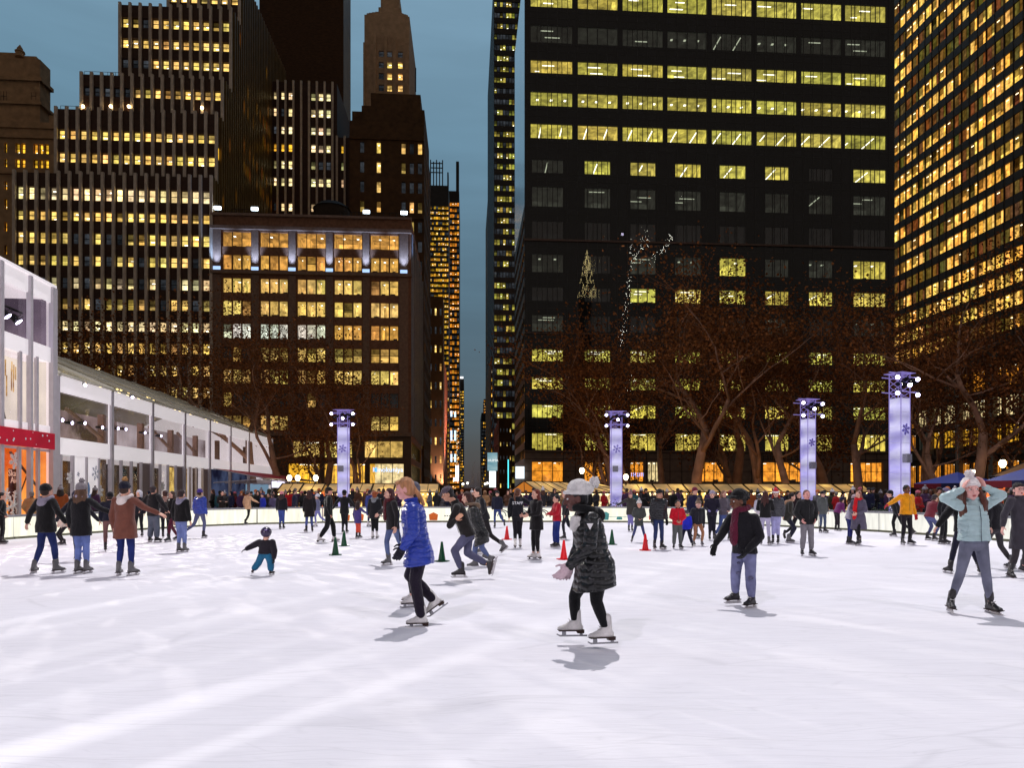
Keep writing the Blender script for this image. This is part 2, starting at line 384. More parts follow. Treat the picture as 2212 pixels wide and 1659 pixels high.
GR = surf('print_grey', rgb(120, 125, 128), .8, .1, 5, 0); RD = surf('print_red', rgb(235, 70, 40), .8, .1, 5, 0); TL = surf('print_teal', rgb(90, 170, 165), .8, .1, 5, 0); OR_ = surf('print_orange', rgb(240, 120, 50), .8, .1, 5, 0)
for kk, (p0, p1, nrm, r, pos) in art.items():
    if pos.y < 34.5: continue
    x = pos.x
    if -3 < x < 1.5:
        art_on(p0, p1, nrm, r, [('printed_trees', GR, sum([disc(c, .25, .10, .42, 0, math.pi, 10, .86)+disc(c, .3, .055, .3, 0, math.pi, 10, .8)+disc(c, .2, .02, .2, 0, math.pi, 6) for c in (.14, .38, .62, .86)], []))])
    elif x > 1.5:
        art_on(p0, p1, nrm, r, [('printed_deer', RD, [[(.62, .15), (.64, .15), (.65, .3), (.70, .3), (.71, .15), (.73, .15), (.73, .4), (.66, .42), (.65, .52), (.61, .5), (.62, .42)]]),
                                ('printed_figure', TL, [[(.30, .12), (.37, .12), (.38, .5), (.33, .55), (.29, .45)], [(.05, .27), (.95, .27), (.95, .29), (.05, .29)], [(.12, .14), (.2, .14), (.19, .3), (.13, .3)]])])
    elif x < -3:
        art_on(p0, p1, nrm, r, [('printed_penguin', OR_, [[(.42, .1), (.52, .1), (.53, .4), (.47, .52), (.41, .4)], [(.62, .1), (.7, .1), (.71, .38), (.66, .46), (.61, .38)]]), ('printed_lettering', GR, [[(.1+.03*i, .3), (.12+.03*i, .3), (.12+.03*i, .36), (.1+.03*i, .36)] for i in range(8)])])
# steel gate at the left of the rink, where the boards break
g = thing('rink_gate', 'white slatted steel gate in the boards at the far left', 'gate', (-16.9, 19.6, 0))
GM = surf('gate_white', rgb(190, 190, 196), .5, .1, 5, .05)
for nm, y0, y1 in (('gate_frame', 19.7, 20.9), ('gate_frame', 21.15, 22.8)):
    bb = MB()
    for yy in (y0, y1): bb.bar((-16.95, yy, 0), (-16.95, yy, .95), .035, 6)
    for zz in (.12, .93): bb.bar((-16.95, y0, zz), (-16.95, y1, zz), .03, 6)
    bb.build(nm, GM, g)
bb = MB()
for i in range(5): bb.box(-16.97, -16.93, 21.3+i*.3, 21.5+i*.3, .16, .88)
bb.build('slat_panel', BM2, g)
# ================================================================ facades
class Fr:
    """a facade plane: origin, horizontal direction, outward normal"""
    def __init__(s, P0, h, n): s.P0 = P0; s.h = h; s.n = n
    def p(s, a, z, d=0.0): return s.P0+s.h*a+s.n*d+Vector((0, 0, z))
    def box(s, mb, a0, a1, z0, z1, d0, d1, mi=0, col=(1, 1, 1), skip=()):
        mb.hexa([s.p(a0, z0, d1), s.p(a1, z0, d1), s.p(a1, z0, d0), s.p(a0, z0, d0), s.p(a0, z1, d1), s.p(a1, z1, d1), s.p(a1, z1, d0), s.p(a0, z1, d0)], mi, col, skip)
def front(u0, v): return Fr(gw(u0, v), A2, -D2)
def rightside(u, v0): return Fr(gw(u, v0), D2, A2)
def leftside(u, v1): return Fr(gw(u, v1), -D2, -A2)
def wall_grid(mb, fr, W, z0, z1, rows, rev=.3, mi=0):
    """wall with real openings. rows: [(za, zb, [(s0,s1),...]), ...] ascending"""
    z = z0
    for za, zb, wins in sorted(rows, key=lambda r: r[0]):
        if za > z: mb.quad(fr.p(0, z), fr.p(W, z), fr.p(W, za), fr.p(0, za), mi)
        s = 0
        for a, b_ in sorted(wins):
            if a > s: mb.quad(fr.p(s, za), fr.p(a, za), fr.p(a, zb), fr.p(s, zb), mi)
            if rev:
                mb.quad(fr.p(a, za), fr.p(a, za, -rev), fr.p(a, zb, -rev), fr.p(a, zb), mi); mb.quad(fr.p(b_, za), fr.p(b_, zb), fr.p(b_, zb, -rev), fr.p(b_, za, -rev), mi)
                mb.quad(fr.p(a, za), fr.p(b_, za), fr.p(b_, za, -rev), fr.p(a, za, -rev), mi); mb.quad(fr.p(a, zb), fr.p(a, zb, -rev), fr.p(b_, zb, -rev), fr.p(b_, zb), mi)
            s = b_
        if s < W: mb.quad(fr.p(s, za), fr.p(W, za), fr.p(W, zb), fr.p(s, zb), mi)
        z = zb
    if z < z1: mb.quad(fr.p(0, z), fr.p(W, z), fr.p(W, z1), fr.p(0, z1), mi)
FRAME = surf('window_frame', rgb(38, 32, 28), .5, .1, 4, 0)
R_ = random.Random(11)
def jit(c, k): return tuple(max(0, x*(1+R_.uniform(-k, k))) for x in c)
WARM = rgb(250, 205, 110); GOLD = rgb(245, 180, 50); PALE = rgb(255, 228, 165); GREENY = rgb(220, 204, 90); AMBER = rgb(240, 150, 45)
DIM = (.016, .017, .018)
def win_room(fr, a0, a1, z0, z1, state, npan, rev=.3, depth=4.5, base=GREENY, lightdir=None):
    """an opening with a room behind it, its light painted into the face colours: back wall, ceiling with lamps, side walls, mullions"""
    mb = MB(); w_ = a1-a0; h_ = z1-z0
    if state == 'dim':
        k = R_.uniform(.012, .035); base = (.85, .92, .7)
    elif state == 'off': k = .005; base = (.9, .9, .95)
    else: k = R_.uniform(.75, 1.1)
    wallc = mul(base, k); ceil = mul(base, k*.42); side = mul(base, k*.62); flo = mul(base, k*.2)  # room shading put into the glow: ceiling, sides and floor dimmer
    d1 = -rev-depth; zc = z1+.0
    nb = max(1, int(w_/1.6))
    P = fr.p
    for i in range(nb):          # back wall in tonal panels (partitions, cupboards)
        s0 = a0+w_*i/nb; s1 = a0+w_*(i+1)/nb
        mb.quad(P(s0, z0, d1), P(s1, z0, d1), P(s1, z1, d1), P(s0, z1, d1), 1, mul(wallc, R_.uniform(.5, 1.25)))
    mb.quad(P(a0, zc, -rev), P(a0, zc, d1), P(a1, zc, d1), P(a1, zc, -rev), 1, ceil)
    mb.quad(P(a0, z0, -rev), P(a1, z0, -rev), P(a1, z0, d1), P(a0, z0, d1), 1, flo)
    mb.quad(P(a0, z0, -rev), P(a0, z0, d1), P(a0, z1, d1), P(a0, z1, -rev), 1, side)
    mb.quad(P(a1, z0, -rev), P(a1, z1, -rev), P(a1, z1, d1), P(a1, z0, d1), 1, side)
    if state in ('on', 'half'):
        for i in range(R_.randint(1, 2)):      # interior partitions standing out from the back wall
            s = R_.uniform(a0+.4, a1-.4); dd = R_.uniform(1.2, depth*.7)
            fr.box(mb, s, s+R_.uniform(.3, 1.4), z0, z1-.02, d1+.02, d1+dd, 1, mul(wallc, R_.uniform(.5, 1.05)))
    if state != 'off':
        lc = (2.6, 2.5, 2.0) if state != 'dim' else (.5, .55, .4)
        mode = lightdir if lightdir is not None else R_.choice('xxyo')
        if mode == 'x':
            for r in range(R_.randint(1, 3)):
                s = a0+R_.uniform(.1, .5)*w_; mb_l = min(R_.uniform(1.2, 2.2), a1-s-.05); dd = -rev-.8-r*1.3
                if state == 'dim' and R_.random() < .5: continue
                fr.box(mb, s, s+mb_l, zc-.10, zc-.04, dd-.12, dd, 2, lc)
        elif mode == 'y':
            for r in range(max(1, int(w_/2.4))):
                s = a0+(r+.5)*w_/max(1, int(w_/2.4))
                fr.box(mb, s, s+.13, zc-.10, zc-.04, d1+.5, -rev-.5, 2, lc)
        elif mode == 'o':
            for r in range(max(2, int(w_/1.8))):
                s = a0+(r+.5)*w_/max(2, int(w_/1.8)); fr.box(mb, s, s+.3, zc-.12, zc-.04, -rev-1.7, -rev-1.4, 2, lc)
    if state == 'on' and R_.random() < .8:      # desks, chairs, plants against the sill
        for q in range(R_.randint(1, 4)):
            s = R_.uniform(a0, a1-.6); fr.box(mb, s, s+R_.uniform(.25, .7), z0+.01, z0+R_.uniform(.12, .4), -rev-.9, -rev-.5, 0)
    if R_.random() < .35 and state in ('on', 'half'):   # a lowered blind over one or two panes
        q = R_.randint(0, npan-1); s0 = a0+w_*q/npan; s1 = a0+w_*(q+1)/npan; zz = z0+h_*R_.uniform(.35, .8)
        mb.quad(P(s0, zz, -rev-.06), P(s1, zz, -rev-.06), P(s1, z1, -rev-.06), P(s0, z1, -rev-.06), 1, mul(wallc, .55))
    for i in range(npan+1):
        s = a0+w_*i/npan; fr.box(mb, max(a0, s-.045), min(a1, s+.045), z0, z1, -rev-.02, -rev+.08, 0)
    mb.quad(P(a0, z0, -rev+.03), P(a1, z0, -rev+.03), P(a1, z1, -rev+.03), P(a0, z1, -rev+.03), 3)
    return mb
def win_pane(fr, a0, a1, z0, z1, state, npan=1, rev=.25, base=WARM, sash=True, side=False):
    """smaller window: curtained or frosted glow behind sash bars, two tones, sometimes a lamp"""
    mb = MB(); w_ = a1-a0; h_ = z1-z0; P = fr.p
    for i in range(npan):
        s0 = a0+w_*i/npan; s1 = a0+w_*(i+1)/npan
        st = state if npan == 1 or R_.random() > .12 else ('off' if state == 'on' else state)
        if st == 'off': c = mul((.75, .85, 1.0), R_.uniform(.008, .03)); cu = mul(c, R_.uniform(.8, 2))
        elif st == 'half': c = jit(mul(base, R_.uniform(.3, .8)), .15); cu = mul(c, R_.uniform(.1, .5))
        else: c = jit(mul(base, R_.uniform(.75, 1.25)), .12); cu = mul(c, R_.choice([1, 1, .8, .55, .4]))
        zm = z0+h_*R_.choice([.35, .5, .5, .62]); d = -rev-.25
        mb.quad(P(s0, z0, d), P(s1, z0, d), P(s1, zm, d), P(s0, zm, d), 1, c)
        mb.quad(P(s0, zm, d), P(s1, zm, d), P(s1, z1, d), P(s0, z1, d), 1, cu)
        if st == 'on' and R_.random() < .5:
            s = s0+R_.uniform(.1, .5)*(s1-s0); zz = z0+R_.uniform(.1, .75)*h_
            fr.box(mb, s, s+(s1-s0)*R_.uniform(.3, .5), zz, zz+h_*.07, d+.02, d+.06, 1, (3, 2.8, 2.2))
        if sash:
            fr.box(mb, s0, s1, z0+h_*.5-.04, z0+h_*.5+.04, -rev-.08, -rev, 0)
            for s in (s0, s1): fr.box(mb, max(a0, s-.05), min(a1, s+.05), z0, z1, -rev-.08, -rev+.002, 0)
    return mb
NWIN = {}
def put_windows(root, items, cap=100):
    """items: (area, MB). The biggest become 'window' parts, the rest one part of kind stuff."""
    have = NWIN.get(root.name, 0)
    items = sorted(items, key=lambda t: -t[0]); room = max(0, cap-have)
    mats = [FRAME, ROOM, LIT, GLASS]
    for a_, m_ in items[:room]: m_.build('window', mats, root)
    rest = MB()
    for a_, m_ in items[room:]:
        o = len(rest.v); rest.v += m_.v; rest.f += [tuple(i+o for i in f) for f in m_.f]; rest.m += m_.m; rest.c += m_.c
    if rest.v: tag(rest.build('window', mats, root), kind='stuff')
    NWIN[root.name] = have+min(room, len(items))
def state(p_on, p_half=.15):
    r = R_.random(); return 'on' if r < p_on else ('half' if r < p_on+p_half else 'off')
def shell(mb, u0, u1, v0, v1, z0, z1, skip=(), mi=0):
    # faces: 0 bottom,1 top,2 front(v0),3 right(u1),4 back,5 left(u0)
    mb.gbox(u0, u1, v0, v1, z0, z1, mi, skip=(0,)+tuple(skip))
def Yof(x, v): u = gu(x, v); return u*math.sin(TH)+v*math.cos(TH)
def U(x, v): return gu(x, v)
def Z(x, y, v): return gz(x, y, v)

# ---------------------------------------------------------------- big glass tower on the right of the street
SPAN = surf('dark_spandrel_glass', rgb(27, 28, 31), .35, .35, .6, .03, spec=.12)
v0 = 90.0; u0 = U(1133, v0); u1 = U(1932, v0)
T = thing('office_tower', 'wide black glass office tower with rows of greenish yellow lit floors', 'tower', gw((u0+u1)/2, v0, GZ))
fr = front(u0, v0); W = u1-u0
def S(x): return U(x, v0)-u0
ZT = Z(1500, -60, v0)
up = [(1146, 1237), (1247, 1335), (1345, 1433), (1442, 1529), (1538, 1625), (1635, 1722), (1731, 1819), (1826, 1915)]
lo = [(1149, 1217), (1263, 1319), (1362, 1417), (1459, 1515), (1555, 1612), (1652, 1705), (1748, 1801), (1844, 1915)]
rows_px = [(-24, 13, up, 'on'), (52, 90, up, 'dim'), (128, 156, up, 'on'), (197, 227, up, 'on'), (266, 297, up, 'on'), (343, 372, lo, 'mix'), (402, 445, lo, 'dim'),
           (476, 516, lo, 'off'), (548, 587, lo, 'dimon'), (619, 649, lo, 'mix2'), (680, 715, lo, 'dimon'), (754, 780, lo, 'on'), (815, 840, lo, 'on'), (874, 902, lo, 'on'), (936, 972, lo, 'on')]
rows = []; items = []
for yt, yb, cols, st in rows_px:
    zb = Z(1160, yb, v0); zt = Z(1160, yt, v0); ws = []
    for i, (xa, xb) in enumerate(cols):
        sa, sb = S(xa), S(xb); ws.append((sa, sb))
        s_ = st
        if st == 'mix': s_ = ['dim', 'on', 'on', 'on', 'on', 'on', 'off', 'on'][i]
        if st == 'mix2': s_ = ['off', 'off', 'on', 'half', 'on', 'half', 'half', 'on'][i]
        if st == 'dimon': s_ = ['dim', 'off', 'dim', 'dim', 'on', 'dim', 'dim', 'on'][i] if yt != 680 else ['dim', 'off', 'off', 'off', 'off', 'dim', 'off', 'dim'][i]
        ld = {128: 'x', 197: 'o', 266: 'y', 343: 'y', -24: 'x'}.get(yt)
        npan = max(2, round((sb-sa)/1.35))
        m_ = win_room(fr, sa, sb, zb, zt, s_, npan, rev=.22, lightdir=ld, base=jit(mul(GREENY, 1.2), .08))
        items.append(((sb-sa)*(zt-zb), m_))
    rows.append((zb, zt, ws))
# street-level shops
shopz0, shopz1 = Z(1160, 1048, v0), Z(1160, 1000, v0)
sh = [(1149, 1217), (1263, 1319), (1362, 1391), (1400, 1426), (1502, 1565), (1648, 1737), (1838, 1908)]
STONE = surf('stone_cladding', rgb(120, 100, 88), .7, .2, 1.2, .1)
mb = MB()
for r_ in rows: pass
wall_grid(mb, fr, W, Z(1160, 978, v0), ZT, rows, .22)
shell(mb, u0, u1, v0, v0+18.6, GZ, ZT, skip=(2, 5))
# glass flank along the street
frl = leftside(u0, v0+18.6); mb2 = MB()
flr = []; fit = []
zq = 6.0
while zq < 37:
    flr.append((zq, zq+1.3, [(.3+2.3*j, 2.3+2.3*j) for j in range(8)]))
    for j in range(8): fit.append((.4, win_pane(frl, .3+2.3*j, 2.3+2.3*j, zq, zq+1.3, state(.85, .1), 1, .15, AMBER, sash=False)))
    zq += 2.2
mb3 = MB(); wall_grid(mb3, frl, 18.6, GZ, 39.5, flr, .15); mb3.build('flank_wall', SPAN, T)
wall_grid(mb2, Fr(frl.P0, frl.h, frl.n), 18.6, 39.5, ZT, [], 0)
SKYG = surf('sky_mirror_glass', (.9, .93, .95), .16, .06, .25, .01, stretch=(1, 1, .15), metal=1.0)
mb.build('wall', SPAN, T)
o = mb2.build('glass_flank', SKYG, T)
mbs = MB(); shr = [(Z(1160, 1040, v0), Z(1160, 998, v0), [(S(a), S(b_)) for a, b_ in sh])]
wall_grid(mbs, fr, W, GZ, Z(1160, 978, v0)-.003, shr, .35); mbs.build('stone_base', STONE, T)
for a, b_ in sh:
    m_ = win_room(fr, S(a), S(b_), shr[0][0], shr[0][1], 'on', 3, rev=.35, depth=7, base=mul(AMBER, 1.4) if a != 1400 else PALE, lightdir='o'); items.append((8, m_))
put_windows(T, items+fit)
mb = MB(); s = .35; nb_ = 0
while s < W:   # slim vertical fins of the curtain wall
    fr.box(mb, s-.035, s+.035, Z(1160, 975, v0), ZT, .0, .10); s += 1.345
for yy in (38, 110, 180, 250, 320, 390, 461, 533, 603, 665, 735, 800, 860, 925):
    for dz in (0, .9): fr.box(mb, 0, W, Z(1160, yy, v0)+dz, Z(1160, yy, v0)+dz+.05, .0, .06)
mb.build('curtain_wall_frame', surf('frame_black', rgb(14, 14, 15), .4, .1, 3, 0), T)
mb = MB(); mb.quad(fr.p(0, Z(1160, 975, v0), .14), fr.p(W, Z(1160, 975, v0), .14), fr.p(W, ZT, .14), fr.p(0, ZT, .14)); mb.build('glass_skin', glassm('facade_mirror_glass', (.97, .97, .95), .045, .004), T)
mb = MB()
for yy in (519, 975): fr.box(mb, -.05, W, Z(1160, yy, v0)-.12, Z(1160, yy, v0)+.12, .1, .35)
fr.box(mb, -.05, S(1330), Z(1160, 720, v0)-.08, Z(1160, 720, v0)+.08, .1, .3)
mb.build('ledge', surf('ledge_stone', rgb(105, 85, 75), .7, .1, 2, .05), T)
mb = MB()
for s in [S(1217)+q*1.6 for q in range(0, 36)]: fr.box(mb, s-.03, s+.03, GZ, Z(1160, 978, v0), .0, .04)
for z_ in (Z(1160, 998, v0)+.4, Z(1160, 1018, v0)): fr.box(mb, 0, W, z_-.03, z_+.03, .045, .07)
mb.build('cladding_joint', surf('joint', rgb(40, 34, 30), .7, .1, 2, 0), T)
def text(s_, size, loc, rot, mat, name, parent=None, ext=.02, align='CENTER', font=None):
    cu = bpy.data.curves.new(name, 'FONT'); cu.body = s_; cu.size = size; cu.extrude = ext; cu.align_x = align; cu.align_y = 'CENTER'; cu.resolution_u = 2
    me = evaluated(cu); me.materials.clear(); me.materials.append(mat)
    me.transform(Matrix.Translation(loc)@rot.to_4x4()); me.name = name
    return link(name, me, parent)
RF = Matrix.Rotation(TH, 3, 'Z')@Matrix.Rotation(math.pi/2, 3, 'X')
SIGNM = surf('sign_letters', rgb(60, 48, 42), .5, .1, 3, 0)
p_ = fr.p(S(1690), Z(1160, 985, v0)-.05, .05); text('Salesforce Tower', 1.15, p_, RF, SIGNM, 'lettering', T)
BLUEL = glow('neon_blue', rgb(150, 170, 255), 2.2, False)
mb = MB()
for i in range(7):
    s = S(1362)+.1+i*.26
    fr.box(mb, s, s+.05, 3.6, 4.1, .06, .1)
    if i % 2: fr.box(mb, s, s+.2, 3.6+.2*(i % 3), 3.66+.2*(i % 3), .06, .1)
mb.build('neon_sign', BLUEL, T)

# towers behind the photographer: only their lights show, mirrored in the glass skin
mb = MB(); r6 = random.Random(8); cwx = -2+.5
def virt(x, y, D): # where a real light must stand so that the facade mirrors it at photo point x, y
    p = at(x, y, D); uu_, vv_ = p.dot(A2), p.dot(D2); return gw(uu_, 2*(v0-.14)-vv_, p.z)
CW = thing('crown_lit_tower', 'distant tower with a crown of triangular lights behind the photographer', 'tower', virt(1268, 1062, 700))
mb2 = MB(); q0 = virt(1268, 640, 702)
for x_, hw, y1_, y2_ in ((1268, 11, 640, 1060), (1268, 8, 590, 640), (1268, 4, 560, 590)):
    p1_, p2_ = virt(x_, y2_, 700), virt(x_, y1_, 700); wd = hw*.47; mb2.box(p1_.x-wd, p1_.x+wd, p1_.y-2*wd-3, p1_.y-2, p1_.z, p2_.z)
mb2.build('wall', surf('far_wall', rgb(40, 36, 34), .8, .1, .1, 0), CW)
for lv, (yb_, hw, hh) in enumerate(((642, 19, 18), (628, 17, 18), (612, 14, 17), (597, 11, 15), (584, 9, 14), (572, 7, 12), (560, 4, 10), (549, 2, 10))):
    for q in range(-2, 3):
        if (lv*3+q*5) % 7 < 2: continue
        x_ = 1268+q*hw/2.2; a_, b_, c_ = virt(x_-hw*.16, yb_, 699), virt(x_, yb_-hh*(1-abs(q)*.16), 699), virt(x_+hw*.16, yb_, 699); mb.bar(a_, b_, .3, 4); mb.bar(b_, c_, .3, 4)
mb.build('crown_light', glow('crown_white', (1, .80, .35), 6, False), CW)
for (nm_, xr, yr, n_, sp_) in (('left', (1338, 1364), (520, 770), 120, 0), ('centre', (1366, 1400), (505, 560), 60, 0), ('right', (1408, 1450), (510, 560), 60, 0), ('low', (1322, 1370), (815, 870), 46, 1)):
    mb = MB(); tg = thing('distant_lit_building', f'distant building with scattered white lights behind the photographer, {nm_} one', 'building', virt(sum(xr)/2, 1062, 400), 'buildings behind the photographer')
    for q in range(n_):
        t = r6.random(); x_ = (xr[1]+(xr[0]-xr[1])*t**1.5)+r6.gauss(0, 3.0); mb.ell(virt(x_, yr[0]+(yr[1]-yr[0])*t+r6.gauss(0, 5), 400), r6.uniform(.08, .28), n=5, m=3)
    mb.build('light', glow('sparkle_white', (1, .98, .85), 22, False), tg)
# ---------------------------------------------------------------- stepped tower on the left
PIERM = surf('limestone_pier', rgb(206, 190, 172), .75, .15, 1.5, .1); BRN = surf('brown_spandrel', rgb(68, 44, 32), .6, .2, 2, .05)
uR = U(457, 100.0)
ST = thing('stepped_tower', 'tall stepped office tower with pale vertical stone piers, at the left', 'tower', gw(uR-14, 108, GZ))
MOD = 1.425
tiers = [(100.0, 32, 457, 377, [(407, 434), (458, 478), (504, 528), (553, 575), (600, 624), (645, 669), (694, 715), (740, 763), (788, 811), (835, 858), (884, 906), (932, 954), (980, 1001)]),
         (102.0, 122, 468, 240, [(284, 304), (333, 354)]), (104.4, 177, 480, 165, [(191, 211)]),
         (108.0, 260, 497, 14, [(41, 62), (86, 106), (129, 149)]), (112.0, 364, 515, -70, [(-14, 6)])]
items = []; wall = MB(); mbt = MB(); npier = 0
prev_top = GZ
on_tbl = {407: .97, 458: .9, 504: .6, 553: .6, 600: .3, 645: .35, 694: .85, 740: .9, 788: .6, 835: .7, 284: 1, 333: 1, 191: .7, 41: .35, 86: .85, 129: .75}
for ti, (v, xa, xb, yt, rw) in enumerate(tiers):
    ua = U(xa, v); W = uR-ua; top = Z((xa+xb)/2, yt, v); fr = front(ua, v); zb = GZ if ti == 0 else prev_top
    nm = int(W/MOD); md = W/nm; rws = []
    for (y1, y2) in rw:
        xm = (xa+xb)/2; za, zc = Z(xm, y2, v), Z(xm, y1, v); ws = []
        for i in range(nm):
            a, c = i*md+.24, (i+1)*md-.24; ws.append((a, c))
            s_ = state(on_tbl.get(y1, .5), .25)
            if y1 == 191 and i < 5: s_ = 'off'
            if y1 == 129 and i < 3: s_ = 'off'
            if y1 == 41 and 4 <= i <= 8: s_ = 'on'
            items.append(((c-a)*(zc-za)*(2 if y1 < 480 else 1), win_pane(fr, a, c, za, zc, s_, 1, .2, base=PALE if y1 in (407, 600, 694) else WARM)))
        rws.append((za, zc, ws))
    wall_grid(wall, fr, W, zb, top, rws, .2)
    shell(wall, ua, uR, v, tiers[ti+1][0] if ti < 4 else 138.6, zb, top, skip=(2, 3))
    for i in range(nm+1):     # piers stand 0.3 m proud of the spandrels
        s = i*md; mbp = MB(); fr.box(mbp, s-.2, s+.2, zb, top+.25, .003, .32)
        if npier < 97: mbp.build('pier', PIERM, ST); npier += 1
        else:
            o_ = len(mbt.v); mbt.v += mbp.v; mbt.f += [tuple(q+o_ for q in f) for f in mbp.f]; mbt.m += mbp.m; mbt.c += mbp.c
    prev_top = top
    # thin dark floor joints across the piers
wall.build('wall', BRN, ST)
if mbt.v: tag(mbt.build('pier', PIERM, ST), kind='stuff')
# long flank of the tower facing the street, fluted with narrow fins
frs = rightside(uR, 100.0); mbf = MB(); DARKF = surf('dark_fluted_wall', rgb(104, 82, 46), .4, .2, 1, .1)
tops = [Z((a+b_)/2, c, v) for v, a, b_, c, _ in tiers]
vs_ = [t[0] for t in tiers]+[138.6]
rw_s = [(z_, z_+1.5) for z_ in [6+3.25*i for i in range(25)]]
for i in range(5):
    a, c = vs_[i]-100, vs_[i+1]-100
    f2 = rightside(uR, vs_[i]); wall_grid(mbf, f2, c-a, GZ, tops[i], [], 0)
sfl = 0.0
while sfl < 38.4:
    ii = max(j for j in range(5) if vs_[j]-100 <= sfl+.001)
    frs.box(mbf, sfl, sfl+.28, GZ, tops[ii], .003, .42, 0); sfl += .95
mbf.build('fluted_flank', DARKF, ST)
its = []
s = .3; 
for zi, (za, zc) in enumerate([(8+3.25*i, 9.7+3.25*i) for i in range(24)]):
    for j in range(40):
        a = .30+.95*j
        ii = max(q for q in range(5) if vs_[q]-100 <= a+.001)
        if zc > tops[ii]-1: continue
        p = .55 if zi in (14, 15, 17, 18) and 12 < j < 36 else (.12 if (j*3+zi*5) % 11 < 3 else .02)  # denser gold rows imitate the glow reflected in the flank
        if R_.random() < p:
            m_ = MB(); m_.quad(frs.p(a, za, .02), frs.p(a+.6, za, .02), frs.p(a+.6, zc, .02), frs.p(a, zc, .02), 1, jit(mul(GOLD, .9), .3)); its.append((.2, m_))
put_windows(ST, items); put_windows(ST, its, 0)
# terrace rails and lamps
mb = MB()
for (v, xa, xb, y) in ((104.2, 180, 255, 165), (102.0, 128, 176, 240)):
    z_ = Z(xa, y, v); u_a, u_b = U(xa, v), U(xb, v)
    for dz in (.5, 1.0): mb.bar(gw(u_a, v+.3, z_+dz), gw(u_b, v+.3, z_+dz), .03, 4)
    q = u_a
    while q <= u_b: mb.bar(gw(q, v+.3, z_), gw(q, v+.3, z_+1.0), .03, 4); q += 1.1
mb.build('terrace_rail', DARKMETAL, ST)
LAMPW = glow('lamp_warm', (1, .72, .35), 14, False)
for x, y in ((179, 229), (239, 229), (278, 229), (436, 232)):
    mb = MB(); p = gw(U(x, 103.9), 103.9, Z(x, y, 103.9)); mb.ell(p, .22, n=8, m=6); o = mb.build('terrace_lamp', LAMPW, ST)
# lower wing of the same complex
WG = thing('striped_wing', 'lower striped tower wing stepping down behind the brick loft building', 'tower', gw(-30, 129, GZ))
v = 129.0; items = []; wall = MB(); 
cols1 = [(225, 258), (280, 312), (333, 368), (498, 532), (553, 588), (610, 642)]
cx = lambda c: 524+.296*c
rwp = [(200, 217), (235, 253), (274, 291), (312, 329), (348, 366), (385, 403), (440, 457)]
ua = U(583, v)
for (xa, xb, yt, vv, cc) in ((583, 728, 179, 129.0, cols1), (728, 762, 295, 129.0, [(718, 753)]), (762, 804, 407, 129.0, [(840, 875)])):
    u_a, u_b = U(xa, vv), U(xb, vv); fr = front(u_a, vv); W = u_b-u_a; top = Z(700, yt, vv); rws = []
    for y1, y2 in rwp:
        if y1 < yt+10: continue
        za, zc = Z(700, y2, vv), Z(700, y1, vv); ws = []
        for j, (c0, c1) in enumerate(cc):
            a, c = U(cx(c0), vv)-u_a, U(cx(c1), vv)-u_a
            big = (y1 == 312 and j < 3)
            ws.append((a, c)); items.append((1, win_pane(fr, a, c, za-(.3 if big else 0), zc, 'on' if big else state(.62, .25), 1, .2, base=GOLD if big else PALE)))
        rws.append((za, zc, ws))
    wall_grid(wall, fr, W, GZ, top, rws, .2)
    shell(wall, u_a, u_b, vv, vv+ (26 if xa == 583 else 18), GZ, top, skip=(2,))
    s = 0
    while s <= W+.01:
        m_ = MB(); fr.box(m_, s-.18, s+.18, GZ, top+.2, .003, .3); m_.build('pier', PIERM, WG); s += 1.43
wall.build('wall', BRN, WG); put_windows(WG, items)
# dark blank slab tower, one edge painted pale for the sky it reflects
SL = thing('slab_tower', 'blank dark brown slab tower with a pale right edge, rising behind the striped wing', 'tower', gw(-33, 142, GZ))
v = 150; mb = MB(); ua, ub = U(560, v), U(742, v); shell(mb, ua, ub, v, v+9, GZ, Z(650, -90, v), skip=(3,)); mb.build('wall', surf('dark_brick_tower', rgb(70, 46, 26), .8, .35, 1.5, .5, stretch=(1, 1, 4)), SL)
mb = MB(); f_ = rightside(ub, v); wall_grid(mb, f_, 9, GZ, Z(650, -90, v), []); mb.build('edge_wall', surf('sky_lit_edge', rgb(128, 128, 130), .6, .15, .5, .1), SL)

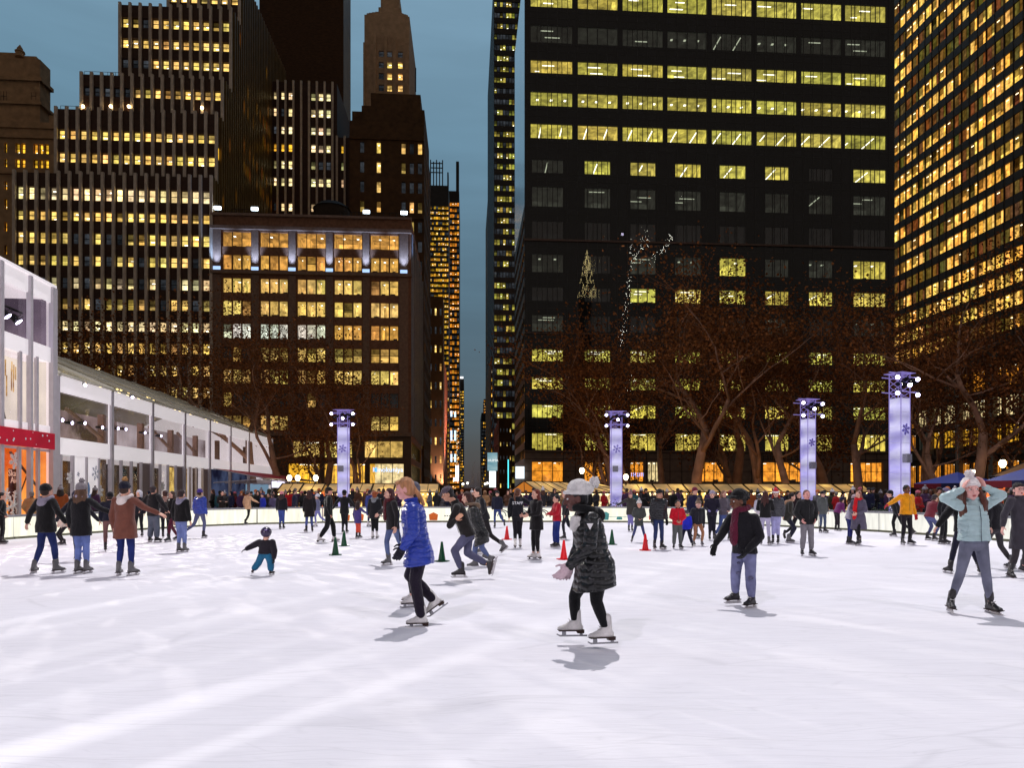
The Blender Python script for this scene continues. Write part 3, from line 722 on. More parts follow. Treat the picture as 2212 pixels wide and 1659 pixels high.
# ---------------------------------------------------------------- brick loft building at the corner
LOFT = surf('loft_brick', rgb(132, 94, 72), .85, .25, 2.5, .3, bscale=14); PIL = surf('loft_pilaster', rgb(134, 108, 92), .8, .2, 3, .2)
v = 100.0; ua, ub = uR+.05, U(888, v); W = ub-ua
BL = thing('loft_building', 'brown brick loft building with triple windows and blue lit pilasters', 'building', gw((ua+ub)/2, v, GZ))
fr = front(ua, v); S2 = lambda x: U(x, v)-ua; ZZ = lambda y: Z(700, y, v)
bays = [(480, 542), (561, 622), (641, 703), (721, 782), (800, 861)]
rws = []; items = []
rr = [(504, 536, 'on'), (554, 585, 'on'), (604, 635, 'on'), (652, 684, 'on'), (702, 733, 'on'), (752, 782, 'half'), (800, 830, 'on'), (849, 880, 'off'), (899, 929, 'mix')]
for ri, (y1, y2, st) in enumerate(rr):
    ws = []; za, zc = ZZ(y2), ZZ(y1)
    for j, (xa, xb) in enumerate(bays):
        s_ = st if st != 'mix' else ['half', 'on', 'off', 'off', 'half'][j]
        if st == 'half': s_ = ['off', 'half', 'on', 'half', 'half'][j]
        base = WARM if ri not in (0, 1, 4) else (mul(rgb(250, 180, 85), .8) if ri < 2 or j > 2 else (1.0, .93, .75))
        a, c = S2(xa), S2(xb)
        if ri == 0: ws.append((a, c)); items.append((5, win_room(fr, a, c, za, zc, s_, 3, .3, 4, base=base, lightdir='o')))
        else:
            w3 = (c-a); 
            for q in range(3):
                a1, c1 = a+w3*(q/3)+.06, a+w3*((q+1)/3)-.06; ws.append((a1, c1))
                s3 = s_ if R_.random() > .1 else 'half'
                items.append((1.2, win_room(fr, a1, c1, za, zc, s3, 1, .25, 2.5, base=jit(base, .1), lightdir='o') if s3 != 'half' else win_pane(fr, a1, c1, za, zc, 'half', 1, .25, base)))
    rws.append((za, zc, ws))
# two glazed retail storeys
ret = [(953, 988, [(632, 690), (700, 760), (772, 778), (787, 870)]), (1002, 1046, [(622, 690), (700, 762), (770, 788), (798, 872)])]
mb = MB(); wall_grid(mb, fr, W, ZZ(938), ZZ(468), rws, .3); shell(mb, ua, ub, v, v+23, GZ, ZZ(468), skip=(2, 3)); mb.build('wall', LOFT, BL)
mb = MB(); rw2 = []
for y1, y2, cc in ret:
    ws = [(S2(a), S2(c)) for a, c in cc if c-a > 10]; rw2.append((ZZ(y2), ZZ(y1), ws))
    for a, c in ws:
        items.append((9, win_room(fr, a, c, ZZ(y2), ZZ(y1), 'on', 3, .3, 6, base=mul(GOLD, 1.5) if y1 > 1000 else mul(jit(WARM, .1), 1.25), lightdir='x')))
wall_grid(mb, fr, W, GZ, ZZ(938)-.003, rw2, .3); mb.build('retail_front', surf('retail_bronze', rgb(96, 72, 54), .5, .15, 2, .05), BL)
for z1_, z2_, o_ in ((ZZ(497)-.25, ZZ(497)+.2, .55), (ZZ(592)-.25, ZZ(592)+.2, .55), (ZZ(470)-.1, ZZ(470)+.25, .4), (ZZ(938)-.3, ZZ(938)+.3, .5)):
    mb = MB(); fr.box(mb, -.1, W+.1, z1_, z2_, .004, o_); mb.build('cornice', PIL, BL)
PILL = [459, 542, 622, 703, 782, 861]; PILR = [480, 561, 641, 721, 800, 884]
for a, c in zip(PILL, PILR):
    m_ = MB(); s0, s1 = max(0, S2(a)+.12), min(W, S2(c)-.12); fr.box(m_, s0, s1, ZZ(940), ZZ(597), .003, .14); fr.box(m_, s0, s1, ZZ(588), ZZ(501), .003, .2); m_.build('pilaster', PIL, BL)
# side wall on the street, with tall blue-lit fins
frs = rightside(ub, v); mb = MB(); items2 = []
rws = []
for y1, y2, st in rr:
    za, zc = ZZ(y2), ZZ(y1); ws = []
    for j in range(6):
        a = .8+j*3.7; ws.append((a, a+2.6)); items2.append((1, win_pane(frs, a, a+2.6, za, zc, state(.35, .3), 3, .25, WARM)))
    rws.append((za, zc, ws))
rws += [(ZZ(1046), ZZ(1002), [(.8, 21.5)]), (ZZ(988), ZZ(953), [(.8, 21.5)])]
items2 += [(9, win_room(frs, .8, 21.5, ZZ(1046), ZZ(1002), 'on', 14, .3, 5, base=PALE, lightdir='x')), (9, win_room(frs, .8, 21.5, ZZ(988), ZZ(953), 'on', 14, .3, 5, base=WARM, lightdir='x'))]
wall_grid(mb, frs, 23, GZ, ZZ(468), rws, .3); mb.build('side_wall', LOFT, BL)
for j in range(7):
    m_ = MB(); frs.box(m_, j*3.7+.1, j*3.7+.5, ZZ(940), ZZ(501), .003, .3); m_.build('side_fin', surf('fin_pale', rgb(130, 135, 145), .5, .1, 2, 0), BL)
put_windows(BL, items+items2)
p_ = fr.p(S2(838), ZZ(1015), .06); SG = glow('sign_blue_white', rgb(190, 215, 255), 1.6, False)
text('Kinokuniya', .98, p_, RF, SG, 'lettering', BL); mb = MB(); fr.box(mb, S2(809), S2(814), ZZ(1019.5), ZZ(1010.5), .04, .12); mb.build('sign_logo', glow('sign_cyan', rgb(90, 170, 235), 1.6, False), BL)
# parapet floodlights + small blue light boxes under the cornice
BLUW = glow('flood_white', (.75, .88, 1.0), 9, False); BLUB = glow('pilaster_glow', (.42, .62, 1.0), 1.3)
for x in (471, 551, 792, 873):
    fl = thing('roof_floodlight', 'white floodlight box on the parapet of the brick loft building, '+{471: 'leftmost', 551: 'second from the left', 792: 'third from the left', 873: 'rightmost'}[x], 'floodlight', fr.p(S2(x), ZZ(468), .2), 'floodlights on the loft parapet')
    m_ = MB(); fr.box(m_, S2(x)-.45, S2(x)+.45, ZZ(459), ZZ(453), .1, .35); m_.build('lens', BLUW, fl)
    m_ = MB(); fr.box(m_, S2(x)-.5, S2(x)+.5, ZZ(460), ZZ(452), -.2, .1); fr.box(m_, S2(x)-.05, S2(x)+.05, ZZ(468), ZZ(461), -.1, .05); m_.build('housing', DARKMETAL, fl)
for i, (a, c) in enumerate(zip(PILL, PILR)):
    s0 = (max(0, S2(a))+min(W, S2(c)))/2
    m_ = MB(); fr.box(m_, s0-.5, s0+.5, ZZ(588)+.02, ZZ(588)+.5, .21, .3); m_.build('uplight', BLUB, BL)
    la = bpy.data.lights.new('uplight_lamp', 'SPOT'); la.energy = 2600; la.color = (.35, .55, 1); la.spot_size = 1.0; la.spot_blend = .9; la.shadow_soft_size = .2
    lo_ = bpy.data.objects.new('uplight_lamp', la); COL.objects.link(lo_); lo_.location = fr.p(s0, ZZ(590)+.3, 1.0); lo_.rotation_euler = (fr.p(s0, ZZ(510), .0)-lo_.location).to_track_quat('-Z', 'Y').to_euler()
    lo_.parent = BL; lo_.matrix_parent_inverse = Matrix.Translation(-BL.location)
# wooden water tank and railings on the loft roof
WT = thing('water_tank', 'dark domed rooftop water tank above the loft building', 'water tank', gw(U(717, 104), 104, ZZ(468)))
p = gw(U(717, 104), 104, ZZ(468)); mb = MB(); mb.lathe([(2.6, .8), (2.7, 2.0), (2.6, 2.6)], p, 20); mb.build('tank', surf('tank_wood', rgb(50, 38, 26), .8, .2, 3, .2), WT)
mb = MB(); mb.lathe([(2.8, 2.6), (2.0, 3.3), (.8, 3.75), (.05, 3.9)], p, 20); mb.build('dome_roof', surf('tank_roof', rgb(38, 34, 28), .6, .2, 3, .1), WT)
for q in range(4): mb = MB(); a_ = math.pi/4+q*math.pi/2; mb.bar(p+Vector((2*math.cos(a_), 2*math.sin(a_), 0)), p+Vector((2*math.cos(a_), 2*math.sin(a_), .8)), .12); mb.build('leg', DARKMETAL, WT)
rl = thing('roof_railing', 'thin metal railing along the loft roof edge', 'railing', gw(-20, 101, ZZ(468))); mb = MB()
for x0, x1 in ((500, 545), (735, 775), (800, 870)):
    a_, c_ = gw(U(x0, 101), 101, ZZ(468)), gw(U(x1, 101), 101, ZZ(468))
    for dz in (.6, 1.2): mb.bar(a_+Vector((0, 0, dz)), c_+Vector((0, 0, dz)), .04, 4)
    for q in range(6): t_ = a_.lerp(c_, q/5); mb.bar(t_, t_+Vector((0, 0, 1.2)), .04, 4)
mb.build('rail', DARKMETAL, rl)

# ---------------------------------------------------------------- generic far towers
def tower(name, label, v, xa, xb, ytop, wallm, fl_px, win=(.5, .5), cols=None, p_on=.5, base=WARM, depth=30, ybot=1050, sideR=None, sideL=None, y0off=20, winw=.6, fins=None, cap=100, stepped=None, p_side=.3, slot=None):
    ua, ub = U(xa, v), U(xb, v)
    r = thing(name, label, 'tower', gw((ua+ub)/2, v, GZ)); fr = front(ua, v); W = ub-ua; xm = (xa+xb)/2; top = Z(xm, ytop, v)
    items = []; rws = []; rs = []; n_ = cols or 6
    y = ytop+y0off
    fside = rightside(ub, v) if sideR else (leftside(ua, v+sideL) if sideL else None); SW = sideR or sideL or 0
    ns = max(2, int(SW/(W/n_*1.2))) if SW else 0
    while y < ybot:
        za, zc = Z(xm, y+fl_px*win[0], v), Z(xm, y, v); ws = []; w2 = []
        for i in range(n_):
            a, c = W*(i+.5-winw/2)/n_, W*(i+.5+winw/2)/n_
            if slot and i not in slot: continue
            ws.append((a, c)); items.append((1+1/(1+y), win_pane(fr, a, c, za, zc, state(p_on, .2), 1, .25, base, sash=False)))
        rws.append((za, zc, ws))
        if SW:
            for i in range(ns):
                a, c = SW*(i+.5-winw/2)/ns, SW*(i+.5+winw/2)/ns
                w2.append((a, c)); items.append((.5, win_pane(fside, a, c, za, zc, state(p_side, .2), 1, .15, base, sash=False)))
            rs.append((za, zc, w2))
        y += fl_px
    mb = MB(); wall_grid(mb, fr, W, GZ, top, rws, .25)
    shell(mb, ua, ub, v, v+(SW or depth), GZ, top, skip=(2,)+((3,) if sideR else ())+((5,) if sideL else ()))
    if SW: wall_grid(mb, fside, SW, GZ, top, rs, .15)
    mb.build('wall', wallm, r); put_windows(r, items, cap)
    return r, fr, W, top, ua, ub
BRK = surf('brown_brick', rgb(86, 62, 40), .85, .3, 1.2, .4); CREAM = surf('cream_stone', rgb(190, 160, 130), .8, .2, .8, .2)
r, fr, W, top, ua, ub = tower('brick_tower', 'brown brick tower with an irregular crown and scattered lit windows, left of the street', 124.0, 755, 916, 262, BRK, 42.5, win=(.58, 0), cols=9, p_on=.4, sideR=22, y0off=44, winw=.5, slot=(1, 3, 6, 7, 8), base=WARM, p_side=.08)
mb = MB(); 
for xa, xb, yt, dv in ((780, 800, 225, 2), (800, 908, 197, 2), (908, 916, 228, 3), (758, 780, 234, 4)):
    shell(mb, U(xa, 124), U(xb, 124), 124+dv*.3, 124+16, top-.5, Z(835, yt, 124))
mb.build('crown', BRK, r)
for y in (300, 470, 640): mb = MB(); fr.box(mb, 0, W, Z(835, y, 124)-.2, Z(835, y, 124)+.2, .003, .35); mb.build('string_course', BRK, r)
# art-deco cream tower
v = 180.0
AD = thing('deco_tower', 'pale stepped art deco tower top against the dusk sky', 'tower', gw(U(837, v), v, GZ))
ua, ub = U(785, v), U(884, v); fr = front(ua, v); W = ub-ua; zt = Z(837, 28, v)
cx = lambda c: 524+.296*c
rws = []; items = []
for y1, y2 in ((109, 122), (133, 146), (157, 171), (182, 196), (206, 220), (230, 244)):
    ws = []
    for j, (c0, c1) in enumerate(((993, 1030), (1055, 1090), (1133, 1168))):
        a, c = U(cx(c0), v)-ua, U(cx(c1), v)-ua; ws.append((a, c)); items.append((1, win_pane(fr, a, c, Z(837, y2, v), Z(837, y1, v), 'on' if j and y1 > 125 else 'off', 1, .3, WARM)))
    rws.append((Z(837, y2, v), Z(837, y1, v), ws))
mb = MB(); wall_grid(mb, fr, W, GZ, Z(837, 95, v), rws, .4); shell(mb, ua, ub, v, v+24, GZ, Z(837, 95, v), skip=(2,))
for xa, xb, yt, yb, dv in ((786, 887-3, 28, 95, .8), (790, 880, 20, 28, 1.6), (794, 876, 14, 20, 2.4), (800, 870, 8, 14, 3.2), (806, 866, 2, 8, 4), (812, 862, -14, 2, 5), (816, 858, -50, -14, 6)):
    shell(mb, U(xa, v), U(xb, v), v+dv, v+24-dv, Z(837, yb, v)-.01, Z(837, yt, v))
mb.build('wall', CREAM, AD)
mb = MB()
for c in (885, 965, 1045, 1110, 1200): s = U(cx(c), v)-ua; fr.box(mb, max(0, s-.35), s+.35, Z(837, 250, v), Z(837, 72 if 900 < c < 1150 else 95, v), .003, .5)
mb.build('pilaster', CREAM, AD); put_windows(AD, items)
mb = MB(); mb.bar(gw(U(898, 126), 126, Z(898, 197, 126)), gw(U(898, 126), 126, Z(898, 146, 126)), .12, 5); o = mb.build('roof_mast', DARKMETAL); tag(o, 'thin mast on the roof of the brown brick tower', 'mast')

DK = surf('dark_curtain', rgb(36, 30, 24), .5, .25, .5, .05); DK2 = surf('dark_curtain_grey', rgb(46, 44, 44), .5, .25, .5, .05); TAN = surf('tan_stone', rgb(120, 92, 66), .8, .2, .6, .15)
tower('lit_tower', 'narrow far tower of dense golden windows, left edge of the street gap', 480.0, 928, 969, 400, DK2, 11.2, win=(.55, 0), cols=9, p_on=.6, base=mul(GOLD, .55), y0off=45, winw=.9, depth=60)
tower('lit_tower', 'slim far tower of golden windows ending in a tall fin, beside the street gap', 520.0, 966, 992, 412, DK, 12.5, win=(.6, 0), cols=5, p_on=.55, base=mul(AMBER, .6), y0off=25, winw=.85, depth=60)
mb = MB(); v = 530; mb.gbox(U(985, v), U(991.5, v), v, v+8, Z(988, 420, v), Z(988, 348, v)); mb.gbox(U(966, v), U(969, v), v, v+8, Z(988, 420, v), Z(988, 372, v)); tag(mb.build('spire', DK2), 'dark pointed fin on top of the slim golden tower', 'spire')
mb = MB(); v = 482
for q in range(5): xx = 930+q*6.5; mb.bar(gw(U(xx, v), v, Z(940, 402, v)), gw(U(xx, v), v, Z(940, 345+q % 2*4, v)), .5, 4)
for y in (352, 362, 372): mb.bar(gw(U(930, v), v, Z(940, y, v)), gw(U(957, v), v, Z(940, y, v)), .4, 4)
tag(mb.build('scaffold', DK2), 'open steel scaffold on top of the far golden tower', 'scaffold')
tower('far_tower', 'far dark tower with a lit cap at the end of the street, left side', 700.0, 990, 1002, 815, DK2, 6, win=(.5, 0), cols=5, p_on=.25, base=GOLD, y0off=30, winw=.7, depth=60)
v = 700; mb = MB(); mb.gbox(U(990, v), U(1001, v), v-2, v, Z(995, 818, v), Z(995, 814, v)); tag(mb.build('roof_sign', glow('cap_white', (.9, .95, 1), 1.5, False)), 'white lit band on the far tower roof', 'light band')
tower('far_tower', 'low dark tower with few lights at the end of the street, right side', 640.0, 1040, 1060, 892, surf('navy_tower', rgb(26, 30, 40), .5, .2, .3, 0), 8, win=(.5, 0), cols=6, p_on=.16, base=GOLD, y0off=20, winw=.5, depth=60)
tower('far_tower', 'small tower with lit top floors at the end of the street', 660.0, 1045, 1052, 862, DK, 6, win=(.5, 0), cols=4, p_on=.6, base=AMBER, y0off=3, winw=.6, depth=30, ybot=890)
# pink floodlit facade on the left of the street
v = 158.0; PK = thing('pink_lit_building', 'tall building flank floodlit pink and orange, left side of the street', 'building', gw(-6.5, v, GZ))
uu = -6.55; x0 = v; sd = rightside(uu, v); mb = MB(); zt = Z(962, 765, v)
def gradient_stone(name, c1, c2, z0, z1, stren):
    m, nt, out = newmat(name); L = nt.links
    bs = N(nt, 'ShaderNodeBsdfPrincipled'); bs.inputs['Base Color'].default_value = (*c1, 1); bs.inputs['Roughness'].default_value = .8
    L.new(bs.outputs[0], out.inputs[0]); return m
PINK = surf('pink_stone', rgb(225, 140, 110), .7, .12, .3, .1)
rws = [(4+3.3*i, 5.6+3.3*i, [(1.2+3.0*j, 2.6+3.0*j) for j in range(12)]) for i in range(9)]
wall_grid(mb, sd, 38, GZ, zt, rws, .25); wall_grid(mb, front(U(957, v), v), uu-U(957, v), GZ, zt, [], 0); shell(mb, U(957, v), uu, v, v+38, GZ, zt, skip=(2, 3)); mb.build('wall', PINK, PK)
mb = MB()
for za, zc, ws in rws:
    for a, c in ws: mb.quad(sd.p(a, za, -.25), sd.p(c, za, -.25), sd.p(c, zc, -.25), sd.p(a, zc, -.25), 0)
tag(mb.build('window', surf('pink_window', rgb(120, 70, 60), .4, .1, 1, 0), PK), kind='stuff')
for q in range(3):
    la = bpy.data.lights.new('facade_floodlight', 'SPOT'); la.energy = 9000; la.color = (1, .55, .4) if q else (1, .85, .75); la.spot_size = 1.6; la.spot_blend = .9; la.shadow_soft_size = .4
    lo_ = bpy.data.objects.new('facade_floodlight', la); COL.objects.link(lo_); lo_.location = gw(uu+5, v+2+q*9, 1+q*6); lo_.rotation_euler = (gw(uu, v+5+q*11, 22+q*8)-lo_.location).to_track_quat('-Z', 'Y').to_euler()
    lo_.parent = PK; lo_.matrix_parent_inverse = Matrix.Translation(-PK.location)
la = bpy.data.lights.new('facade_floodlight', 'SPOT'); la.energy = 9000; la.color = (1, .6, .45); la.spot_size = 1.4; la.spot_blend = .8
lo_ = bpy.data.objects.new('facade_floodlight', la); COL.objects.link(lo_); lo_.location = gw(-4.5, v-10, 2); lo_.rotation_euler = (gw(-7.2, v, 22)-lo_.location).to_track_quat('-Z', 'Y').to_euler(); lo_.parent = PK; lo_.matrix_parent_inverse = Matrix.Translation(-PK.location)
tower('masonry_building', 'narrow tan masonry building between the brick tower and the pink lit flank', 150.0, 925, 957, 640, TAN, 40, win=(.4, 0), cols=3, p_on=.25, sideR=7, y0off=25, winw=.35)
# right side of the street
r, fr, W, top, ua, ub = tower('glass_tower', 'tall dark glass tower with gold lit floors behind the black office tower', 191.0, 1067, 1125, -60, DK2, 23.4, win=(.52, 0), cols=9, p_on=.34, base=mul(GREENY, .45), y0off=15, winw=.8, depth=50, sideL=60, p_side=.02)
tower('stone_building', 'dark stone building stepping down on the right side of the street', 150.0, 1078, 1106, 905, surf('dark_stone', rgb(70, 46, 26), .85, .25, .8, .3), 30, win=(.3, 0), cols=4, p_on=.05, y0off=20, winw=.3, sideL=30, p_side=.15)
tower('stone_building', 'tan stone building with yellow side windows on the right side of the street', 205.0, 1060, 1080, 770, TAN, 17, win=(.45, 0), cols=4, p_on=.35, base=GOLD, y0off=12, winw=.45, sideL=60, p_side=.5)
tower('stone_building', 'tall narrow dark building with a column of gold lights, right side of street', 330.0, 1056, 1068, 395, DK, 13, win=(.4, 0), cols=3, p_on=.3, base=GOLD, y0off=200, winw=.4, sideL=60, p_side=.5)
mb = MB(); v = 204.5  # white lit stair/elevator glass strip
for q in range(34): mb.gbox(U(1066, v), U(1070.5, v), v-.1, v, 3+q*1.15*1.2, 3.95+q*1.15*1.2, 0)
tag(mb.build('lit_glass_strip', glow('strip_bluegrey', rgb(130, 140, 155), .8, False)), 'vertical strip of pale lit glass panes on the street, right side', 'glass strip')

# ---------------------------------------------------------------- stone gothic tower far left
GOT = surf('gothic_stone', rgb(176, 140, 104), .85, .25, .8, .35); v = 122.0
G = thing('gothic_tower', 'ornate tan stone tower with pinnacles, at the left edge', 'tower', gw(U(40, v), v, GZ))
mb = MB(); items = []
cg = lambda c: c*.296
ua, ub = U(-60, v), U(120, v); fr = front(ua, v); W = ub-ua
arch = [(30, 50), (112, 143), (152, 183), (243, 274), (284, 314), (324, 355)]
rws = []
for y1, y2 in ((309, 330), (343, 361), (392, 410), (430, 452), (480, 500), (530, 550)):
    ws = []
    for c0, c1 in arch:
        a, c = U(cg(c0), v)-ua, U(cg(c1), v)-ua; ws.append((a, c)); items.append((1, win_pane(fr, a, c, Z(50, y2, v), Z(50, y1, v), state(.8, .1), 1, .3, GOLD)))
    rws.append((Z(50, y2, v), Z(50, y1, v), ws))
zt = Z(50, 262, v); wall_grid(mb, fr, W, GZ, zt, rws, .4); shell(mb, ua, ub, v, v+5.5, GZ, zt, skip=(2,))
ub2 = U(86, v+2); shell(mb, U(-60, v+2), ub2, v+2, v+5, zt, Z(40, 110, v)); 
shell(mb, U(-60, v+2), U(89, v+1.6), v+1.6, v+5.2, Z(40, 160, v), Z(40, 152, v)); shell(mb, U(-60, v+2), U(89, v+1.6), v+1.6, v+5.2, Z(40, 212, v), Z(40, 206, v))
shell(mb, U(-60, v+3), U(78, v+3), v+3, v+4.8, Z(40, 110, v)-.01, Z(40, 96, v)); shell(mb, U(-60, v+4), U(50, v+4), v+3.5, v+4.6, Z(40, 96, v)-.01, Z(40, 86, v))
shell(mb, U(104, v), U(121, v), v+.2, v+5, zt-.01, Z(40, 245, v))
mb.build('wall', GOT, G)
for x, y0, y1, rr_ in ((43, 100, 72, .8), (77, 130, 103, .6), (112, 250, 236, .4)):
    mb = MB(); p = gw(U(x, v+3), v+3, Z(x, y0, v)); h_ = Z(x, y1, v)-Z(x, y0, v); mb.lathe([(rr_, 0), (rr_*.9, h_*.35), (rr_*1.1, h_*.4), (rr_*.6, h_*.6), (rr_*.65, h_*.65), (.05, h_)], p, 6); mb.build('pinnacle', GOT, G)
for y, o_ in ((275, .3), (297, .4), (375, .4)): mb = MB(); fr.box(mb, 0, W, Z(50, y, v)-.15, Z(50, y, v)+.2, .003, o_); mb.build('string_course', GOT, G)
items.append((1, win_pane(front(U(0, v+2), v+1.98), .1, 1.1, Z(40, 205, v), Z(40, 183, v), 'off', 2, -.0, GOLD)))
items.append((1, win_pane(front(U(66, v+2), v+1.98), .1, .9, Z(40, 200, v), Z(40, 183, v), 'off', 1, -.0, GOLD)))
put_windows(G, items)

# ---------------------------------------------------------------- long slanting building on the right (across the park's side street)
GU = 95.0; GR_ = thing('curtain_wall_tower', 'huge orange lit tower face receding along the right side', 'tower', gw(GU, 130, GZ))
fr = leftside(GU, 151.0); W = 63.0; items = []; rws = []
k_ = 0; zb = 84.3+3.87*7
while zb > 27:
    ws = []; nb_ = int(W/1.05); run = 0; on = False
    for i in range(nb_):
        if run <= 0: on = R_.random() < .62; run = R_.randint(1, 6)
        run -= 1
        a = i*1.05+.04; c = a+.97; 
        m_ = MB(); c_ = jit(mul((1.0, .46, .07) if R_.random() < .35 else (1.0, .56, .11), R_.uniform(.6, 1.1)), .12) if on and R_.random() > .1 else jit((.10, .05, .012), .35)
        zm = zb+2.35*R_.choice([.3, .5, 1, 1, 1]) if on else zb+2.35; P = fr.p
        m_.quad(P(a, zb, -.3), P(c, zb, -.3), P(c, zm, -.3), P(a, zm, -.3), 1, c_)
        if zm < zb+2.3: m_.quad(P(a, zm, -.3), P(c, zm, -.3), P(c, zb+2.35, -.3), P(a, zb+2.35, -.3), 1, mul(c_, .25))
        if on and R_.random() < .3: fr.box(m_, a+.2, a+.8, zb+1.9, zb+2.05, -.29, -.25, 2, (3, 2.4, 1.4))
        items.append((a+1 if zb < 110 else 0, m_)); ws.append((a, c))
    rws.append((zb, zb+2.35, [(0.02, W-.02)])); zb -= 3.87
for za, zc, b_ in ((20.4, 24.0, AMBER), (15.1, 18.6, PALE), (10.3, 13.6, GOLD), (2.5, 7.0, AMBER)):
    for i in range(16):
        a = .6+i*3.9; items.append((100, win_room(fr, a, a+3.3, za, zc, state(.75, .2).replace('half', 'dim') if za > 3 else 'on', 4, .4, 4, base=b_ if i > 2 else AMBER, lightdir='x')))
    rws.append((za, zc, [(.6+i*3.9, .6+i*3.9+3.3) for i in range(16)]))
mb = MB(); wall_grid(mb, fr, W, GZ, 125, rws, .32); shell(mb, GU, GU+25, 88, 151, GZ, 125, skip=(5,)); mb.build('wall', surf('grey_brown_spandrel', rgb(84, 68, 50), .5, .25, .4, .08), GR_)
mb = MB()
for i in range(31): fr.box(mb, i*2.1-.04, i*2.1+.04, 26, 125, -.25, .06)
mb.build('mullion_grid', surf('mullion_bronze', rgb(50, 38, 26), .5, .1, 1, 0), GR_)
for i in range(8): mb = MB(); fr.box(mb, i*8.4-.4, i*8.4+.7, GZ, 26, .003, .9); mb.build('base_column', surf('base_column', rgb(150, 138, 122), .8, .1, 1, .1), GR_)
mb = MB()
for z_ in (8.6, 14.3, 19.3, 25.5): fr.box(mb, 0, W, z_-.4, z_+.3, .006, .6)
mb.build('base_ledge', surf('base_ledge', rgb(96, 82, 68), .8, .1, 1, .1), GR_)
put_windows(GR_, items)
EB = thing('corner_building', 'narrow brown building edge with a column of orange windows, between the two big towers', 'building', gw(U(1934, 152), 152, GZ))
v = 152.0; ua, ub = U(1929, v), U(1942, v); fr = front(ua, v); mb = MB(); rws = []; items = []
for i in range(26):
    za = 6+3.9*i; rws.append((za, za+2, [(.15, .8)])); items.append((1, win_pane(fr, .15, .8, za, za+2, state(.85), 1, .2, AMBER)))
wall_grid(mb, fr, ub-ua, GZ, 112, rws, .2); shell(mb, ua, ub, v, v+12, GZ, 112, skip=(2,)); mb.build('wall', surf('red_brown', rgb(96, 62, 44), .8, .2, 1, .2), EB); put_windows(EB, items)

# ---------------------------------------------------------------- lit screens, signs in the street
def screen(name, label, cat, x0, x1, y0, y1, v, mat, thick=.3):
    mb = MB(); za, zc = Z((x0+x1)/2, y1, v), Z((x0+x1)/2, y0, v); mb.gbox(U(x0, v), U(x1, v), v, v+thick, za, zc); return tag(mb.build(name, mat), label, cat)
def screenmat(name, c1, c2, k):
    m, nt, out = newmat(name); L = nt.links
    tc = N(nt, 'ShaderNodeTexCoord'); mp = N(nt, 'ShaderNodeMapping'); mp.inputs['Scale'].default_value = (.25, .25, .9); L.new(tc.outputs['Object'], mp.inputs[0])
    nz = N(nt, 'ShaderNodeTexNoise'); nz.inputs['Scale'].default_value = .8; nz.inputs['Detail'].default_value = 4; L.new(mp.outputs[0], nz.inputs[0])
    r = N(nt, 'ShaderNodeValToRGB'); r.color_ramp.elements[0].position = .35; r.color_ramp.elements[1].position = .65
    r.color_ramp.elements[0].color = (*c1, 1); r.color_ramp.elements[1].color = (*c2, 1); L.new(nz.outputs[0], r.inputs[0])
    em = N(nt, 'ShaderNodeEmission'); em.inputs[1].default_value = k; L.new(r.outputs[0], em.inputs[0]); L.new(em.outputs[0], out.inputs[0]); m.cycles.emission_sampling = 'NONE'; return m
hu = screen('billboard', 'pale blue street billboard with a white wordmark', 'billboard', 1053, 1074.5, 978, 1017, 140, screenmat('blue_ad', rgb(90, 150, 170), rgb(185, 215, 220), .8))
text('HUMA', .75, gw(U(1065, 139.9), 139.9, Z(1065, 995, 140)), RF, glow('ad_white', (1, 1, 1), 1.1, False), 'lettering', None, .01)
lt = [o for o in COL.objects if o.name.startswith('lettering')][-1]; lt.parent = hu
WS = glow('white_screen', (.85, .97, 1), 2.2, False); CY = glow('cyan_edge', rgb(90, 225, 235), 1.8, False)
screen('light_screen', 'tall white glowing screen under the pale blue billboard', 'screen', 1057, 1071, 1018, 1053, 139, WS)
screen('light_screen', 'small white glowing screen at the corner of the black office tower', 'screen', 1114, 1132.5, 1008, 1034, 89.3, glow('white_screen2', (.8, .93, 1), 1.8, False), .2)
screen('light_screen', 'white glowing sign with a cyan rim, left side of the street', 'screen', 984, 991, 1006, 1031, 150, WS)
screen('light_screen', 'white and pink glowing sign at street level, left side', 'screen', 979, 991, 1031.5, 1040, 149, glow('pinkwhite', (1, .85, .95), 1.5, False))
for i, (x, y0, y1) in enumerate(((975, 888, 900), (983, 890, 901), (975, 930, 952), (983, 930, 952), (975, 981, 998), (983, 981, 998))):
    if i == 0: LPT = thing('light_panel_rack', 'rack of six small blue white light panels on the left of the street', 'light panels', gw(U(979, 175), 175, GZ))
    mb = MB(); mb.gbox(U(x-2, 175), U(x+2, 175), 175, 175.3, Z(x, y1, 175), Z(x, y0, 175)); mb.build('light_panel', glow('bluewhite', (.6, .8, 1), 1.6, False), LPT)
mb = MB(); v = 174
for q in range(9):
    x = 987.5; y = 960-8.5*q+40
    mb.gbox(U(x-1.3, v), U(x-.5, v), v, v+.2, Z(x, y+2.6, v), Z(x, y-2.6, v)); mb.gbox(U(x-.5, v), U(x+1.2, v), v, v+.2, Z(x, y-2.6+ (q % 3)*1.8, v)-.12, Z(x, y-2.6+(q % 3)*1.8, v)+.12)
tag(mb.build('vertical_sign', glow('sign_cream', rgb(255, 235, 190), .9, False)), 'vertical cream lettered sign hanging over the street, left side', 'sign')
screen('glass_canopy', 'edge-lit cyan glass fin beside the street, right side', 'glass fin', 1097, 1099, 993, 1055, 92, CY)
